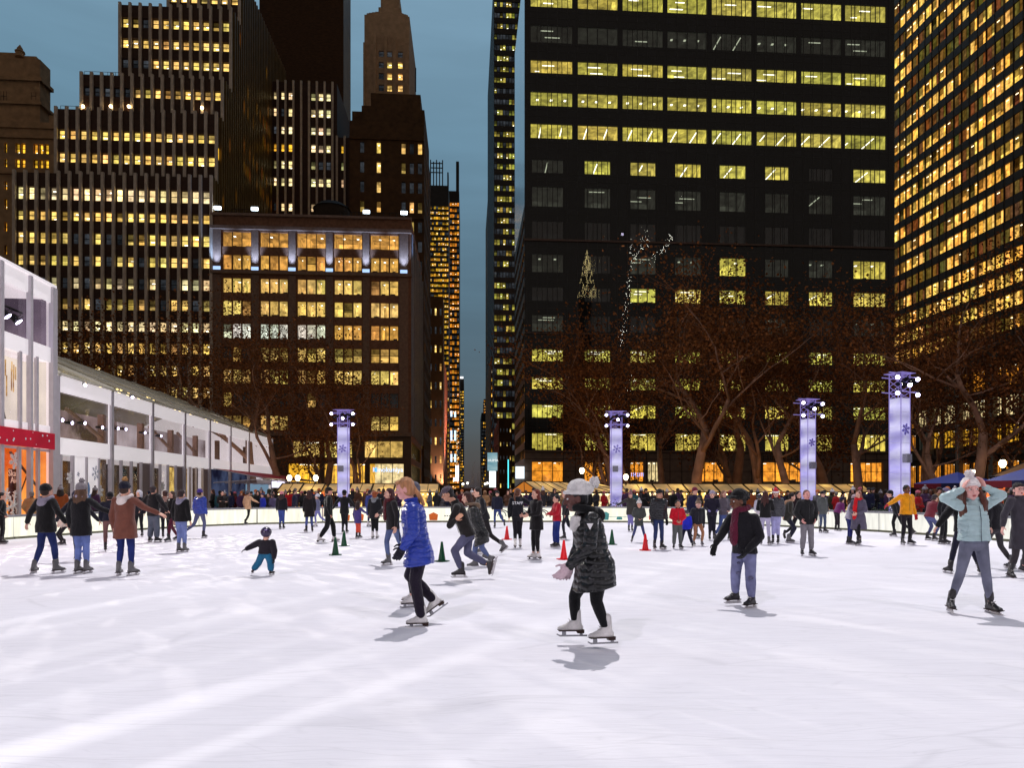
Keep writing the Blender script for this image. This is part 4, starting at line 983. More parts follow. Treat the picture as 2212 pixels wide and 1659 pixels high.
for i, x in enumerate((1000, 1010, 1048, 1053, 1060)):
    mb = MB(); mb.ell(gw(U(x, 200), 200, Z(x, 1046-(i % 2)*2, 200)), .35, n=8, m=6); tag(mb.build('vehicle_headlight', glow('headlight', (1, .95, .75), 5, False)), 'distant white headlight glow in the side street, '+['first', 'second', 'third', 'fourth', 'fifth'][i]+' from the left', 'headlight', 'distant lights down the side street')
# ================================================================ pavilion (white tent structure) on the left
PD = Vector((-0.0995, 0.995, 0)); PN = Vector((0.995, 0.0995, 0))       # along the front, and outward toward the ice
PP = Vector((-16.0-.1*20.0, 20.0, 0))
class PFr(Fr): pass
pf = Fr(PP, PD, PN)
def ps(x):    # image x -> distance along the front
    Y = 16.0/((HX-x)/F-.1); return (Y-20.0)/.995
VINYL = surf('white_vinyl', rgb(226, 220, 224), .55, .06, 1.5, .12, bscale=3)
for n_ in VINYL.node_tree.nodes:      # glow put into the fabric for rink bounce and light from inside
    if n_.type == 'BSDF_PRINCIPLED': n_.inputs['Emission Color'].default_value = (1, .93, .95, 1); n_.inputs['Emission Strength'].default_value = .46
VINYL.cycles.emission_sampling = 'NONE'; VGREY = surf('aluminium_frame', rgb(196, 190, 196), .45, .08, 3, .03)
PAV = thing('rink_pavilion', 'long white two storey tent pavilion with clear windows and sloping transparent roof', 'pavilion', pf.p(20, 0))
CLEAR = glassm('clear_vinyl', (.97, .96, .97), .022, .12)
WARMW = newmat('warm_interior')
def interior_mat(name, c1, c2, k, sc_=.6):  # noisy wall glow stands in for the lamps inside tent and stalls
    m, nt, out = newmat(name); L = nt.links
    tc = N(nt, 'ShaderNodeTexCoord'); nz = N(nt, 'ShaderNodeTexNoise'); nz.inputs['Scale'].default_value = sc_; nz.inputs['Detail'].default_value = 5; L.new(tc.outputs['Object'], nz.inputs[0])
    r = N(nt, 'ShaderNodeValToRGB'); r.color_ramp.elements[0].position = .38; r.color_ramp.elements[1].position = .66
    r.color_ramp.elements[0].color = (*c1, 1); r.color_ramp.elements[1].color = (*c2, 1); L.new(nz.outputs[0], r.inputs[0])
    em = N(nt, 'ShaderNodeEmission'); em.inputs[1].default_value = k; L.new(r.outputs[0], em.inputs[0]); L.new(em.outputs[0], out.inputs[0]); m.cycles.emission_sampling = 'NONE'; return m
SX = 28.6-20; s_end = ps(588); s_t0 = ps(-160) if False else -2.0
s_tall = ps(117)
# --- tall block (left): posts, glazing rows, red banner
ORANGE = interior_mat('orange_interior', rgb(200, 80, 20), rgb(255, 160, 70), 1.35, .5); CREAMI = interior_mat('cream_interior', rgb(215, 200, 190), rgb(255, 238, 220), 1.15, .35)
BROWNI = interior_mat('brown_interior', rgb(70, 54, 50), rgb(170, 146, 146), .95, .5); GOLDI = interior_mat('gold_interior', rgb(120, 80, 20), rgb(255, 220, 120), 1.1, 1.2); DARKI = interior_mat('dark_interior', rgb(18, 16, 16), rgb(90, 66, 44), .8, .9)
TH_ = 9.95
def panel(fr, a0, a1, z0, z1, d, mat, name, parent=PAV, th=.05):
    mb = MB(); fr.box(mb, a0, a1, z0, z1, d-th, d); return mb.build(name, mat, parent)
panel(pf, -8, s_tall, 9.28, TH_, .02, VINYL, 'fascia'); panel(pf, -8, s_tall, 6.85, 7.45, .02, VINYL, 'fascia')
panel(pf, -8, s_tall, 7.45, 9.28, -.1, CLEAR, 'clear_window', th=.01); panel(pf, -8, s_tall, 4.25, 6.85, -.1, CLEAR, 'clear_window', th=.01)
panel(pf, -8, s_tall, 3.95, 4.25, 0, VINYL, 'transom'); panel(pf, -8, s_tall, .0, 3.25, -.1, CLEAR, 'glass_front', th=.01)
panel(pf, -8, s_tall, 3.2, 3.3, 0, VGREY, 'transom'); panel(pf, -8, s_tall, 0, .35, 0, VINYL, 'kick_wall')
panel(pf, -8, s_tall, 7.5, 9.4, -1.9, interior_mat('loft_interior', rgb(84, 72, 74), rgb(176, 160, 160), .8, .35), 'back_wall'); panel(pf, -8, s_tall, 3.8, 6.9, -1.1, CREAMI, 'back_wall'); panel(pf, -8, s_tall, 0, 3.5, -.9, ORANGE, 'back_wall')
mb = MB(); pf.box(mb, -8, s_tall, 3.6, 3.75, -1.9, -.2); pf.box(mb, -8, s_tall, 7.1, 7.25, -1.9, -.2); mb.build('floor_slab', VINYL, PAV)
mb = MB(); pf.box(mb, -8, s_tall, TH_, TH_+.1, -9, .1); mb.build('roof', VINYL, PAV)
for z0_, z1_, mt_ in ((0, 3.25, ORANGE), (3.8, 6.85, CREAMI), (7.3, 9.4, interior_mat('loft_end', rgb(90, 76, 92), rgb(150, 130, 150), .7, .5))):
    mb = MB(); pf.box(mb, s_tall-.36, s_tall-.33, z0_, z1_, -1.9, -.13); mb.build('inner_wall', mt_, PAV)
mb = MB(); mb.quad(pf.p(s_tall, 0, -9), pf.p(s_tall, 0, -.02), pf.p(s_tall, TH_, -.02), pf.p(s_tall, TH_, -9)); mb.build('end_wall', VINYL, PAV)
for x in (-45, 3, 65.5, 64 and 113): pass
for x, wd in ((-30, .16), (1, .16), (64, .13), (117, .30)):
    s = ps(x); mb = MB(); pf.box(mb, s-wd, s+.02, 0, TH_-.02, -.05, .12); mb.build('post', VGREY, PAV)
for x in (38,):
    s = ps(x); 
for q_ in range(6):
    s = -1.2-1.25*q_; mb = MB(); pf.box(mb, s-.07, s+.07, 0, TH_-.05, -.04, .06); mb.build('mullion', VGREY, PAV)
for x, z0, z1 in ((42, 3.95, 6.9), (78, 3.95, 6.9), (40, 0, 3.3), (81, 0, 3.3)):
    s = ps(x); mb = MB(); pf.box(mb, s-.07, s+.07, z0, z1, -.04, .06); mb.build('mullion', VGREY, PAV)
REDB = surf('red_banner', rgb(215, 30, 60), .7, .15, 1.2, .3, bscale=2)
panel(pf, -8, s_tall-.25, 3.3, 3.95, .16, REDB, 'banner', th=.02)
mb = MB(); rr_ = random.Random(3)
for q in range(30):
    s = rr_.uniform(-1, s_tall-.5); z_ = rr_.uniform(3.38, 3.88); r0 = rr_.uniform(.02, .05)
    c = pf.p(s, z_, .165); mb.add([c+PD*(r0*math.cos(t))+Vector((0, 0, r0*math.sin(t))) for t in [i*math.pi/4 for i in range(8)]], [tuple(range(8))])
mb.build('banner_dots', surf('print_white', rgb(235, 235, 240), .7, .05, 2, 0), PAV)
def snowflake(c, hx, r0, mb, wdt=.02, n_=6):
    for q in range(n_):
        a_ = q*2*math.pi/n_+.3; e = hx*math.cos(a_)+Vector((0, 0, math.sin(a_))); mb.bar(c, c+e*r0, wdt, 4)
        for t, l_ in ((.45, .3), (.7, .25)):
            for sg in (-1, 1):
                b2 = a_+sg*.9; e2 = hx*math.cos(b2)+Vector((0, 0, math.sin(b2))); mb.bar(c+e*r0*t, c+e*r0*t+e2*r0*l_, wdt*.8, 4)
WHT = surf('decal_white', rgb(235, 232, 232), .6, .05, 2, 0); BLD = surf('decal_blue', rgb(110, 150, 205), .6, .05, 2, 0); GYD = surf('decal_grey', rgb(170, 175, 190), .6, .05, 2, 0)
for x, z_, r0, w0, mt_, d_ in ((33, 2.75, .33, .03, WHT, -.02), (152, 2.2, .25, .03, WHT, -.02), (10, .9, .85, .03, WHT, -.02), (30, 1.1, .55, .03, WHT, -.02), (217, 1.6, .3, .03, WHT, -.02), (352, 1.9, .28, .03, WHT, -.02), (380, 1.6, .25, .03, WHT, -.02), (148, .9, .5, .03, WHT, -.02), (203, 2.45, .35, .015, GYD, .06), (166, 2.35, .12, .01, GYD, .06)):
    mb = MB(); snowflake(pf.p(ps(x), z_, d_), PD, r0, mb, w0); mb.build('snowflake_decal', mt_, PAV)
mb = MB(); rg_ = random.Random(12)
for q in range(70):      # gold fringe chandelier hanging in the middle storey
    s = rg_.uniform(-1, s_tall-1.2); z_ = rg_.uniform(6.0, 6.7); pf.box(mb, s, s+.05, z_-rg_.uniform(.3, .9), z_, -.7, -.68)
mb.build('fringe', interior_mat('gold_fringe', rgb(150, 100, 60), rgb(255, 205, 130), 1.0, 2), PAV)
mb = MB(); mb.bar(pf.p(ps(20), 6.7, -.6), pf.p(ps(48), 4.3, -.6), .03, 5); mb.bar(pf.p(ps(52), 3.1, -.5), pf.p(ps(112), 1.7, -.5), .05, 5); mb.bar(pf.p(ps(60), .9, -.5), pf.p(ps(100), 2.9, -.5), .025, 5); mb.build('inner_brace', surf('brace_dark', rgb(60, 46, 44), .6, .1, 3, 0), PAV)
# poster in the lower window
pc = pf.p(ps(39), 1.75, -.16); mb = MB(); pf.box(mb, ps(30), ps(48), .7, 2.45, -.2, -.15); mb.build('poster', surf('poster_maroon', rgb(92, 22, 20), .6, .1, 2, 0), PAV)
RP = Matrix((( PD.x, 0, PN.x), (PD.y, 0, PN.y), (0, 1, 0)))
for tx, zz_ in (('Skate', 2.28), ('Aid', 2.02)): text(tx, .34, pf.p(ps(39), zz_, -.13), RP, glow('poster_letters', (1, .55, .4), .8, False), 'lettering', PAV, .005)
# interior lamps of the upper loft, pointing to the ice
LENS = glow('stage_lens', (.72, .66, 1.0), 14, False); CAN = surf('stage_can', rgb(28, 28, 32), .4, .1, 4, 0, metal=.5)
def aim(p, t): return (Vector(t)-Vector(p)).to_track_quat('-Z', 'Y')
GOBO = {}
def stage_lamp(label, p, tgt, energy=0, color=(1, 1, 1), size=.9, blend=.6, parent=None, r0=.088, soft=.08, gobo=0, group=None, cat='stage light', lens=LENS, contrast=.55):
    p = Vector(p); q = aim(p, tgt)
    o = thing('stage_light', label, cat, p, group, world=False) if parent is None else parent
    R3 = q.to_matrix(); org = Vector((0, 0, 0)) if parent is None else p
    if parent is None: o.rotation_euler = (0, 0, 0)
    f = R3@Vector((0, 0, -1)); mb = MB(); mb.bar(org-f*.32, org, r0*.75, 12, r0); body = mb.build('housing', CAN, o)
    mb = MB(); mb.bar(org+f*.004, org+f*.02, r0*.9, 12); mb.build('lens', lens, o)
    mb = MB(); up = R3@Vector((0, 1, 0)); rt = R3@Vector((1, 0, 0))
    mb.path([org+rt*r0*1.1-f*.12, org+rt*r0*1.1-f*.12+up*r0*1.6, org-rt*r0*1.1-f*.12+up*r0*1.6, org-rt*r0*1.1-f*.12], [.015]*4, 4); mb.build('yoke', CAN, o)
    if energy:
        la = bpy.data.lights.new('beam', 'SPOT'); la.energy = energy; la.color = color; la.spot_size = size; la.spot_blend = blend; la.shadow_soft_size = soft
        if gobo:
            la.use_nodes = True; nt = la.node_tree; L = nt.links; em = nt.nodes['Emission']
            ge = N(nt, 'ShaderNodeNewGeometry'); sp = N(nt, 'ShaderNodeCombineXYZ'); Rw = (q.to_matrix())
            for ax in range(3):
                dt = N(nt, 'ShaderNodeVectorMath', operation='DOT_PRODUCT'); L.new(ge.outputs['Incoming'], dt.inputs[0]); dt.inputs[1].default_value = Rw@Vector([1 if k_ == ax else 0 for k_ in range(3)]); L.new(dt.outputs['Value'], sp.inputs[ax])
            s2_ = N(nt, 'ShaderNodeSeparateXYZ'); L.new(sp.outputs[0], s2_.inputs[0]); sp = s2_
            dx = N(nt, 'ShaderNodeMath', operation='DIVIDE'); dy = N(nt, 'ShaderNodeMath', operation='DIVIDE'); L.new(sp.outputs[0], dx.inputs[0]); L.new(sp.outputs[2], dx.inputs[1]); L.new(sp.outputs[1], dy.inputs[0]); L.new(sp.outputs[2], dy.inputs[1])
            cb = N(nt, 'ShaderNodeCombineXYZ'); L.new(dx.outputs[0], cb.inputs[0]); L.new(dy.outputs[0], cb.inputs[1])
            if gobo == 2:   # long blades of light
                mp = N(nt, 'ShaderNodeMapping'); mp.inputs['Scale'].default_value = (30, 3.6, 1); mp.inputs['Location'].default_value = (.4, 1.3, 0); L.new(cb.outputs[0], mp.inputs[0])
                nz = N(nt, 'ShaderNodeTexNoise'); nz.inputs['Scale'].default_value = 1.0; nz.inputs['Detail'].default_value = 1.5; lo, hi = .50, .64
            else:           # breakup gobo
                mp = N(nt, 'ShaderNodeMapping'); mp.inputs['Scale'].default_value = (52, 80, 1); L.new(cb.outputs[0], mp.inputs[0])
                nz = N(nt, 'ShaderNodeTexNoise'); nz.inputs['Scale'].default_value = 1.0; nz.inputs['Detail'].default_value = 3; lo, hi = .54, .60
            L.new(mp.outputs[0], nz.inputs[0])
            mr = N(nt, 'ShaderNodeMapRange'); mr.inputs[1].default_value = lo; mr.inputs[2].default_value = hi; L.new(nz.outputs[0], mr.inputs[0]); L.new(mr.outputs[0], em.inputs[1])
            em.inputs[0].default_value = (*color, 1); la.color = (1, 1, 1)
        lo_ = bpy.data.objects.new('beam', la); COL.objects.link(lo_); lo_.location = org+f*.06; lo_.rotation_euler = q.to_euler()
        lo_.parent = o
        if o.get('_w'): lo_.matrix_parent_inverse = Matrix.Translation(-o.location)
    return o
for i, (x, z_) in enumerate(((12, 8.35), (33, 8.15), (70, 8.05), (92, 8.0))):
    stage_lamp('black stage light behind the top window of the tall pavilion block, '+['leftmost', 'second from the left', 'second from the right', 'rightmost'][i], pf.p(ps(x), z_+.35, -.9), pf.p(ps(x)+1.2, z_-3.2, 2.2), 0, r0=.16, group='stage lights in the tall pavilion block')
mb = MB(); mb.bar(pf.p(-6, 8.9, -.9), pf.p(s_tall-.6, 8.75, -.9), .05, 6); mb.build('lighting_bar', CAN, PAV)
# --- long lower block
xs = [122, 240, 328, 398, 452, 497, 537, 588]; ss = [ps(x) for x in xs]; E0, E1 = ss[0], ss[-1]
for i in range(7):
    a, c = ss[i], ss[i+1]
    panel(pf, a, c-.02, 5.75, 6.45, .05, VINYL, 'valance'); panel(pf, a, c-.02, 3.15, 3.86, .0, VINYL, 'sill_band')
    panel(pf, a+.15, c-.15, 3.86, 5.75, -.08, CLEAR, 'clear_window', th=.01)
    mb = MB(); pf.box(mb, a-.12, a+.12, 0, 6.4, -.1, .08); mb.build('post', VGREY, PAV)
    panel(pf, a, a+.15, 3.86, 5.75, -.02, VINYL, 'window_border'); panel(pf, c-.15, c-.02, 3.86, 5.75, -.02, VINYL, 'window_border')
    # inside: timber posts and diagonal braces
    mb = MB(); (mb.bar(pf.p(a+.3, 5.6, -2.2), pf.p(c-.8, 4.4, -2.2), .1, 6) if i in (0, 1, 3, 4) else None); pf.box(mb, c-.9, c-.6, 0, 5.7, -2.4, -2.1); mb.build('inner_brace', surf('brace_brown', rgb(110, 84, 66), .7, .2, 2, .1), PAV)
mb = MB(); pf.box(mb, E1-.12, E1+.12, 0, 6.4, -.1, .08); mb.build('post', VGREY, PAV)
panel(pf, E0, ss[4], 3.6, 6.3, -6, BROWNI, 'back_wall'); panel(pf, ss[4], E1, 3.6, 6.3, -6, interior_mat('violet_interior', rgb(110, 92, 92), rgb(215, 200, 205), .75, .3), 'back_wall')
panel(pf, E0, ss[5], 0, 3.4, -5, DARKI, 'back_wall'); panel(pf, ss[5], E1, 0, 3.4, -1.5, interior_mat('bluish_interior', rgb(24, 24, 44), rgb(70, 80, 110), .8, .6), 'back_wall')
mb = MB(); pf.box(mb, E0, E1, 3.3, 3.5, -6, -.1); mb.build('floor_slab', VINYL, PAV)
# ground floor glazing: mixed bays
xg = [131, 157, 186, 213, 240, 262, 284, 305, 328, 346, 363, 380, 398, 411, 424, 438, 452]
kind_ = ['d', 'w', 'w', 'd', 'b', 'b', 'g', 'v', 'd', 'b', 'b', 'v', 'o', 'o', 'o', 'v']
for i in range(16):
    a, c = ps(xg[i]), ps(xg[i+1]); kd = kind_[i]
    mb = MB(); pf.box(mb, a-.05, a+.05, 0, 3.15, -.08, .05); mb.build('mullion', VGREY, PAV)
    if kd in 'w': panel(pf, a, c, .1, 3.12, -.02, VINYL, 'door_panel')
    elif kd == 'v': panel(pf, a, c, .1, 3.12, -.06, surf('greyed_panel', rgb(140, 124, 124), .6, .1, 1, .05), 'door_panel')
    else:
        panel(pf, a, c, .1, 3.12, -.06, CLEAR, 'glass_front', th=.01)
        if kd == 'o': panel(pf, a, c, 0, 3.1, -1.0, GOLDI, 'lit_curtain')
        if kd == 'g': panel(pf, a, c, 0, 3.1, -2.0, interior_mat('mixed_interior', rgb(20, 16, 14), rgb(220, 170, 90), .9, 1.6), 'lit_curtain')
for x, z_, sx, sz in ((196, .95, .3, .55), (188, 1.7, .22, .35)): mb = MB(); mb.ell(pf.p(ps(x), z_, .0), (.03, sx, sz), n=8, m=6); mb.build('mitten_decal', BLD, PAV)
# clear roof: front slope to the ridge and back, with ribs
RIDGE = -7.0; ROOFM, nt, out = newmat('clear_roof')
tr = N(nt, 'ShaderNodeBsdfTransparent'); tr.inputs[0].default_value = (.8, .8, .72, 1); df = N(nt, 'ShaderNodeBsdfPrincipled'); df.inputs['Base Color'].default_value = (*rgb(214, 204, 172), 1); df.inputs['Roughness'].default_value = .25
mx = N(nt, 'ShaderNodeMixShader'); mx.inputs[0].default_value = .55; nt.links.new(tr.outputs[0], mx.inputs[1]); nt.links.new(df.outputs[0], mx.inputs[2]); nt.links.new(mx.outputs[0], out.inputs[0])
mb = MB(); E0r = E0+.1
nseg = 28
for i in range(nseg):
    a = E0r+(E1-E0r)*i/nseg; c = E0r+(E1-E0r)*(i+1)/nseg
    mb.quad(pf.p(a, 6.46, .1), pf.p(c, 6.46, .1), pf.p(c, 9.6, RIDGE), pf.p(a, 9.6, RIDGE)); mb.quad(pf.p(a, 9.6, RIDGE), pf.p(c, 9.6, RIDGE), pf.p(c, 6.46, -14), pf.p(a, 6.46, -14))
mb.build('clear_roof', ROOFM, PAV)
RIB = surf('roof_rib', rgb(200, 196, 180), .5, .1, 2, .05)
for s in ss:
    mb = MB(); s_ = max(s, E0r); pf.box(mb, s_-.08, s_+.08, 6.40, 6.46, -.1, .1); A_, B_ = pf.p(s_, 6.5, .1), pf.p(s_, 9.66, RIDGE); mb.bar(A_, B_, .09, 6); mb.bar(B_, pf.p(s_, 6.5, -14), .09, 6); mb.build('roof_rib', RIB, PAV)
mb = MB()
for t in (0, .33, .66, 1): mb.bar(pf.p(E0r, 6.5+3.14*t, .1+(RIDGE-.1)*t), pf.p(E1, 6.5+3.14*t, .1+(RIDGE-.1)*t), .05, 5)
mb.build('purlin', RIB, PAV)
mb = MB(); mb.add([pf.p(E1, 0, 0), pf.p(E1, 6.4, 0), pf.p(E1, 9.55, RIDGE), pf.p(E1, 6.4, -14), pf.p(E1, 0, -14)], [(0, 1, 2, 3, 4)]); mb.build('end_wall', VINYL, PAV)
mb = MB()
for q in range(34):
    s = rr_.uniform(E0+3, E1-4); t = rr_.uniform(.15, .8); mb.ell(pf.p(s, 6.1+3.1*t, .0+RIDGE*t), .09, n=6, m=4)
mb.build('string_lights', glow('fairy_warm', (1, .72, .3), 5, False), PAV)
VL = glow('violet_lens', (.72, .65, 1), 12, False)
for i, (x, z_) in enumerate(((160, 5.35), (176, 4.75), (196, 4.7), (222, 4.8), (258, 4.75), (272, 4.7), (290, 4.85), (306, 4.9), (345, 4.9), (362, 4.95), (378, 4.9))):
    stage_lamp('small violet stage light glowing inside the long pavilion, number '+['one', 'two', 'three', 'four', 'five', 'six', 'seven', 'eight', 'nine', 'ten', 'eleven'][i]+' from the left', pf.p(ps(x), z_, -.8), pf.p(ps(x)-1, z_-.6, 6), 0, r0=.085, group='violet lights inside the pavilion', lens=VL)
la = bpy.data.lights.new('interior_lamp', 'AREA'); la.energy = 260; la.color = (.8, .75, 1); la.shape = 'RECTANGLE'; la.size = 18; la.size_y = 1.5
lo_ = bpy.data.objects.new('interior_lamp', la); COL.objects.link(lo_); lo_.location = pf.p(22, 6.0, -3); lo_.rotation_euler = (0, 0, math.atan2(PD.y, PD.x)); lo_.parent = PAV; lo_.matrix_parent_inverse = Matrix.Translation(-PAV.location)
# red awning over the far entrance
AW = thing('entrance_awning', 'long red sloping awning over the far end of the pavilion, lit sign beneath', 'awning', pf.p(ss[4]+8, 0, 2))
a0, a1 = ss[4]+.3, E1+2
mb = MB(); mb.quad(pf.p(a0, 3.2, .15), pf.p(a1, 3.2, .15), pf.p(a1, 2.65, 3.4), pf.p(a0, 2.55, 3.4)); mb.quad(pf.p(a0, 3.16, .15), pf.p(a0, 2.51, 3.4), pf.p(a1, 2.61, 3.4), pf.p(a1, 3.16, .15)); mb.build('canopy', surf('awning_red', rgb(190, 40, 60), .7, .25, 1, .1), AW)
mb = MB()
q = a0
while q < a1+.1: mb.bar(pf.p(q, 2.45, 3.35), pf.p(q, 2.2, .2), .035, 5); mb.bar(pf.p(q, 2.55, 3.4), pf.p(q, 3.18, .16), .03, 5); q += 2.4
mb.bar(pf.p(a0, 2.5, 3.4), pf.p(a1, 2.6, 3.4), .05, 5); mb.build('frame', VGREY, AW)
mb = MB(); pf.box(mb, a0+6, a0+10, 1.9, 2.5, 2.6, 2.7); mb.build('lit_sign', glow('sign_lilac', (.85, .8, 1), 1.3, False), AW)
mb = MB(); pf.box(mb, a0+9, a0+16, .3, 2.3, -.2, -.1); mb.build('lit_counter', glow('counter_blue', rgb(120, 150, 175), .8, False), AW)

# ================================================================ ice-clad light columns
def ice_column_mat():
    m, nt, out = newmat('lit_ice_cladding'); L = nt.links
    tc = N(nt, 'ShaderNodeTexCoord'); nz = N(nt, 'ShaderNodeTexNoise'); nz.inputs['Scale'].default_value = 1.1; nz.inputs['Detail'].default_value = 6; nz.inputs['Distortion'].default_value = .6; L.new(tc.outputs['Object'], nz.inputs[0])
    r = N(nt, 'ShaderNodeValToRGB'); L.new(nz.outputs[0], r.inputs[0]); e = r.color_ramp.elements; e[0].position = .3; e[0].color = (*rgb(158, 148, 232), 1); e[1].position = .7; e[1].color = (*rgb(236, 234, 255), 1); x = e.new(.5); x.color = (*rgb(206, 200, 250), 1)
    sp = N(nt, 'ShaderNodeSeparateXYZ'); L.new(tc.outputs['Object'], sp.inputs[0]); wv = N(nt, 'ShaderNodeMath', operation='PINGPONG'); wv.inputs[1].default_value = .42; L.new(sp.outputs[2], wv.inputs[0])
    w2 = N(nt, 'ShaderNodeMapRange'); w2.inputs[2].default_value = .42; w2.inputs[3].default_value = 1.25; w2.inputs[4].default_value = .7; L.new(wv.outputs[0], w2.inputs[0])
    em = N(nt, 'ShaderNodeEmission'); L.new(r.outputs[0], em.inputs[0]); L.new(w2.outputs[0], em.inputs[1])
    gl = N(nt, 'ShaderNodeBsdfPrincipled'); gl.inputs['Base Color'].default_value = (*rgb(170, 165, 220), 1); gl.inputs['Roughness'].default_value = .25
    mx = N(nt, 'ShaderNodeMixShader'); mx.inputs[0].default_value = .25; L.new(em.outputs[0], mx.inputs[1]); L.new(gl.outputs[0], mx.inputs[2]); L.new(mx.outputs[0], out.inputs[0]); m.cycles.emission_sampling = 'NONE'; return m
ICEC = ice_column_mat(); TRUSS = surf('truss_violet_glow', rgb(120, 116, 150), .35, .1, 4, 0)
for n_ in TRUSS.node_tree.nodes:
    if n_.type == 'BSDF_PRINCIPLED': n_.inputs['Emission Color'].default_value = (.42, .32, 1, 1); n_.inputs['Emission Strength'].default_value = .35  # violet lamp light on the truss, put in as a faint glow
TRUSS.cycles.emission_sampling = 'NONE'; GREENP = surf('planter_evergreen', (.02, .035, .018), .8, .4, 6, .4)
PURP = (.82, .78, 1.0)
def light_column(label, short, X, Y, top, wx, wy, rz, lamps, planter=False):
    t = thing('light_column', label, 'light column', (X, Y, 0), 'ice clad lighting columns round the rink', world=False, rz=rz)
    zc = top-1.0
    mb = MB(); mb.box(-wx/2, wx/2, -wy/2, wy/2, 0, zc); o = mb.build('ice_cladding', ICEC, t)
    mb = MB()
    q = .45
    while q < zc: mb.box(-wx/2-.006, wx/2+.006, -wy/2-.006, wy/2+.006, q, q+.015); q += .62
    mb.build('joint', surf('ice_joint', rgb(225, 225, 250), .4, .05, 2, 0), t)
    mb = MB()
    for sx in (-1, 1):
        for sy in (-1, 1): mb.bar((sx*wx*.5, sy*wy*.5, 0), (sx*wx*.5, sy*wy*.5, top), .02, 5)
    for q in range(4):
        z_ = zc+q*.25
        for a_, c_ in (((-.5, -.5), (.5, -.5)), ((.5, -.5), (.5, .5)), ((.5, .5), (-.5, .5)), ((-.5, .5), (-.5, -.5))):
            mb.bar((a_[0]*wx, a_[1]*wy, z_), (c_[0]*wx, c_[1]*wy, z_+.25), .014, 4)
    for z_ in (top-.15, top-.75): mb.bar((-.66, -.3, z_), (.66, -.3, z_), .02, 5); mb.bar((-.66, .3, z_), (.66, .3, z_), .02, 5)
    mb.build('truss', TRUSS, t)
    mb = MB(); mb.box(-.42, .42, -.4, .4, top, top+.02); mb.box(-.62, .62, -.04, .04, top+.03, top+.05); mb.build('top_plate', TRUSS, t)
    mb = MB(); mb.box(-wx/2+.06, -wx/2+.36, -wy/2-.22, -wy/2-.02, 2.75, 3.1); mb.build('speaker_box', surf('speaker_grey', rgb(150, 150, 165), .5, .05, 3, 0), t)
    mb = MB(); r3 = random.Random(5)
    for q in range(7):
        p = Vector((r3.uniform(-.35, .35), r3.uniform(-.3, .3), top-r3.uniform(.1, .4))); mb.bar(p, p+Vector((r3.uniform(-.3, .3), r3.uniform(-.3, .1), -.15)), .07, 7)
    mb.build('spare_lamp', CAN, t)
    mb = MB()
    snowflake(Vector((0, -wy/2-.01, 4.1 if top > 6 else 3.8)), Vector((1, 0, 0)), wx*.42, mb, .03); mb.build('snowflake_decal', surf('decal_violet', rgb(150, 140, 230), .6, .05, 2, 0), t)
    if planter:
        mb = MB(); mb.box(-.9, .9, -.75, .75, -.0, .45); mb.build('planter', surf('planter_dark', rgb(30, 28, 26), .7, .2, 3, .1), t)
        mb = MB(); r4 = random.Random(9)
        for q in range(520):
            p = Vector((r4.gauss(0, .5), r4.gauss(0, .38), .75+r4.gauss(0, .14))); a_ = Vector((r4.uniform(-1, 1), r4.uniform(-1, 1), r4.uniform(-.3, 1))).normalized(); b_ = a_.orthogonal().normalized()
            mb.quad(p-b_*.02, p+b_*.02, p+a_*.16+b_*.012, p+a_*.16-b_*.012)
        mb.build('evergreen', GREENP, t)
    M = Matrix.Translation((X, Y, 0))@Matrix.Rotation(rz, 4, 'Z')
    out = []
    for i, (dx, dy, dz, tgt, en, col, size, gobo) in enumerate(lamps):
        p = M@Vector((dx, dy, top-dz))
        out.append(stage_lamp(['upper left', 'upper right', 'lower left', 'lower right', 'inner'][i]+' round stage light on the '+short, p, tgt, en, col, size, .7, gobo=gobo, group='stage lights on the ice columns', soft=.06))
    return t
def four(tA, tB, tC, tD, e, c1=PURP, c2=(1, .95, .84), s=1.3):
    return [(-.62, -.35, .22, tA, e, c1, s, 0), (.62, -.35, .22, tB, e, c2, s, 0), (-.62, -.35, .85, tC, 0, c1, s, 0), (.62, -.35, .85, tD, e*.5, c1, s, 0), (.05, -.4, .5, tC, 0, c2, s, 0)]
K = 0.07
C1 = light_column('column of purple ice with four lamps, left of the street gap', 'column left of the street gap', at(742, 1000, 40).x, 40, 6.35, .58, .5, 0, four((-6, 20, 0), (2, 13, 0), (-9, 22, 1.3), (3, 22, 1.3), 9000*K))
C2 = light_column('column of purple ice with four lamps, right of the street gap', 'column right of the street gap', at(1331, 1000, 40.3).x, 40.3, 6.3, .62, .5, 0, four((0, 10, 0), (7, 20, 0), (3, 15, 1.3), (9, 22, 1.3), 11000*K), True)
C3 = light_column('column of purple ice, farther of the two at the right', 'farther of the two right columns', at(1745.5, 1000, 35).x, 35.0, 6.3, .50, .5, .35, four((4, 14, 0), (9, 18, 0), (3, 18, 1.3), (9, 20, 1.3), 9000*K))
C4 = light_column('tall column of purple ice, nearest, behind the right boards', 'nearest tall ice column', at(1943.5, 1000, 27.6).x, 27.6, 6.35, .56, .5, .45, four((2, 8, 0), (8, 12, 0), (4, 14, 1.3), (10, 15, 1.3), 9000*K), True)
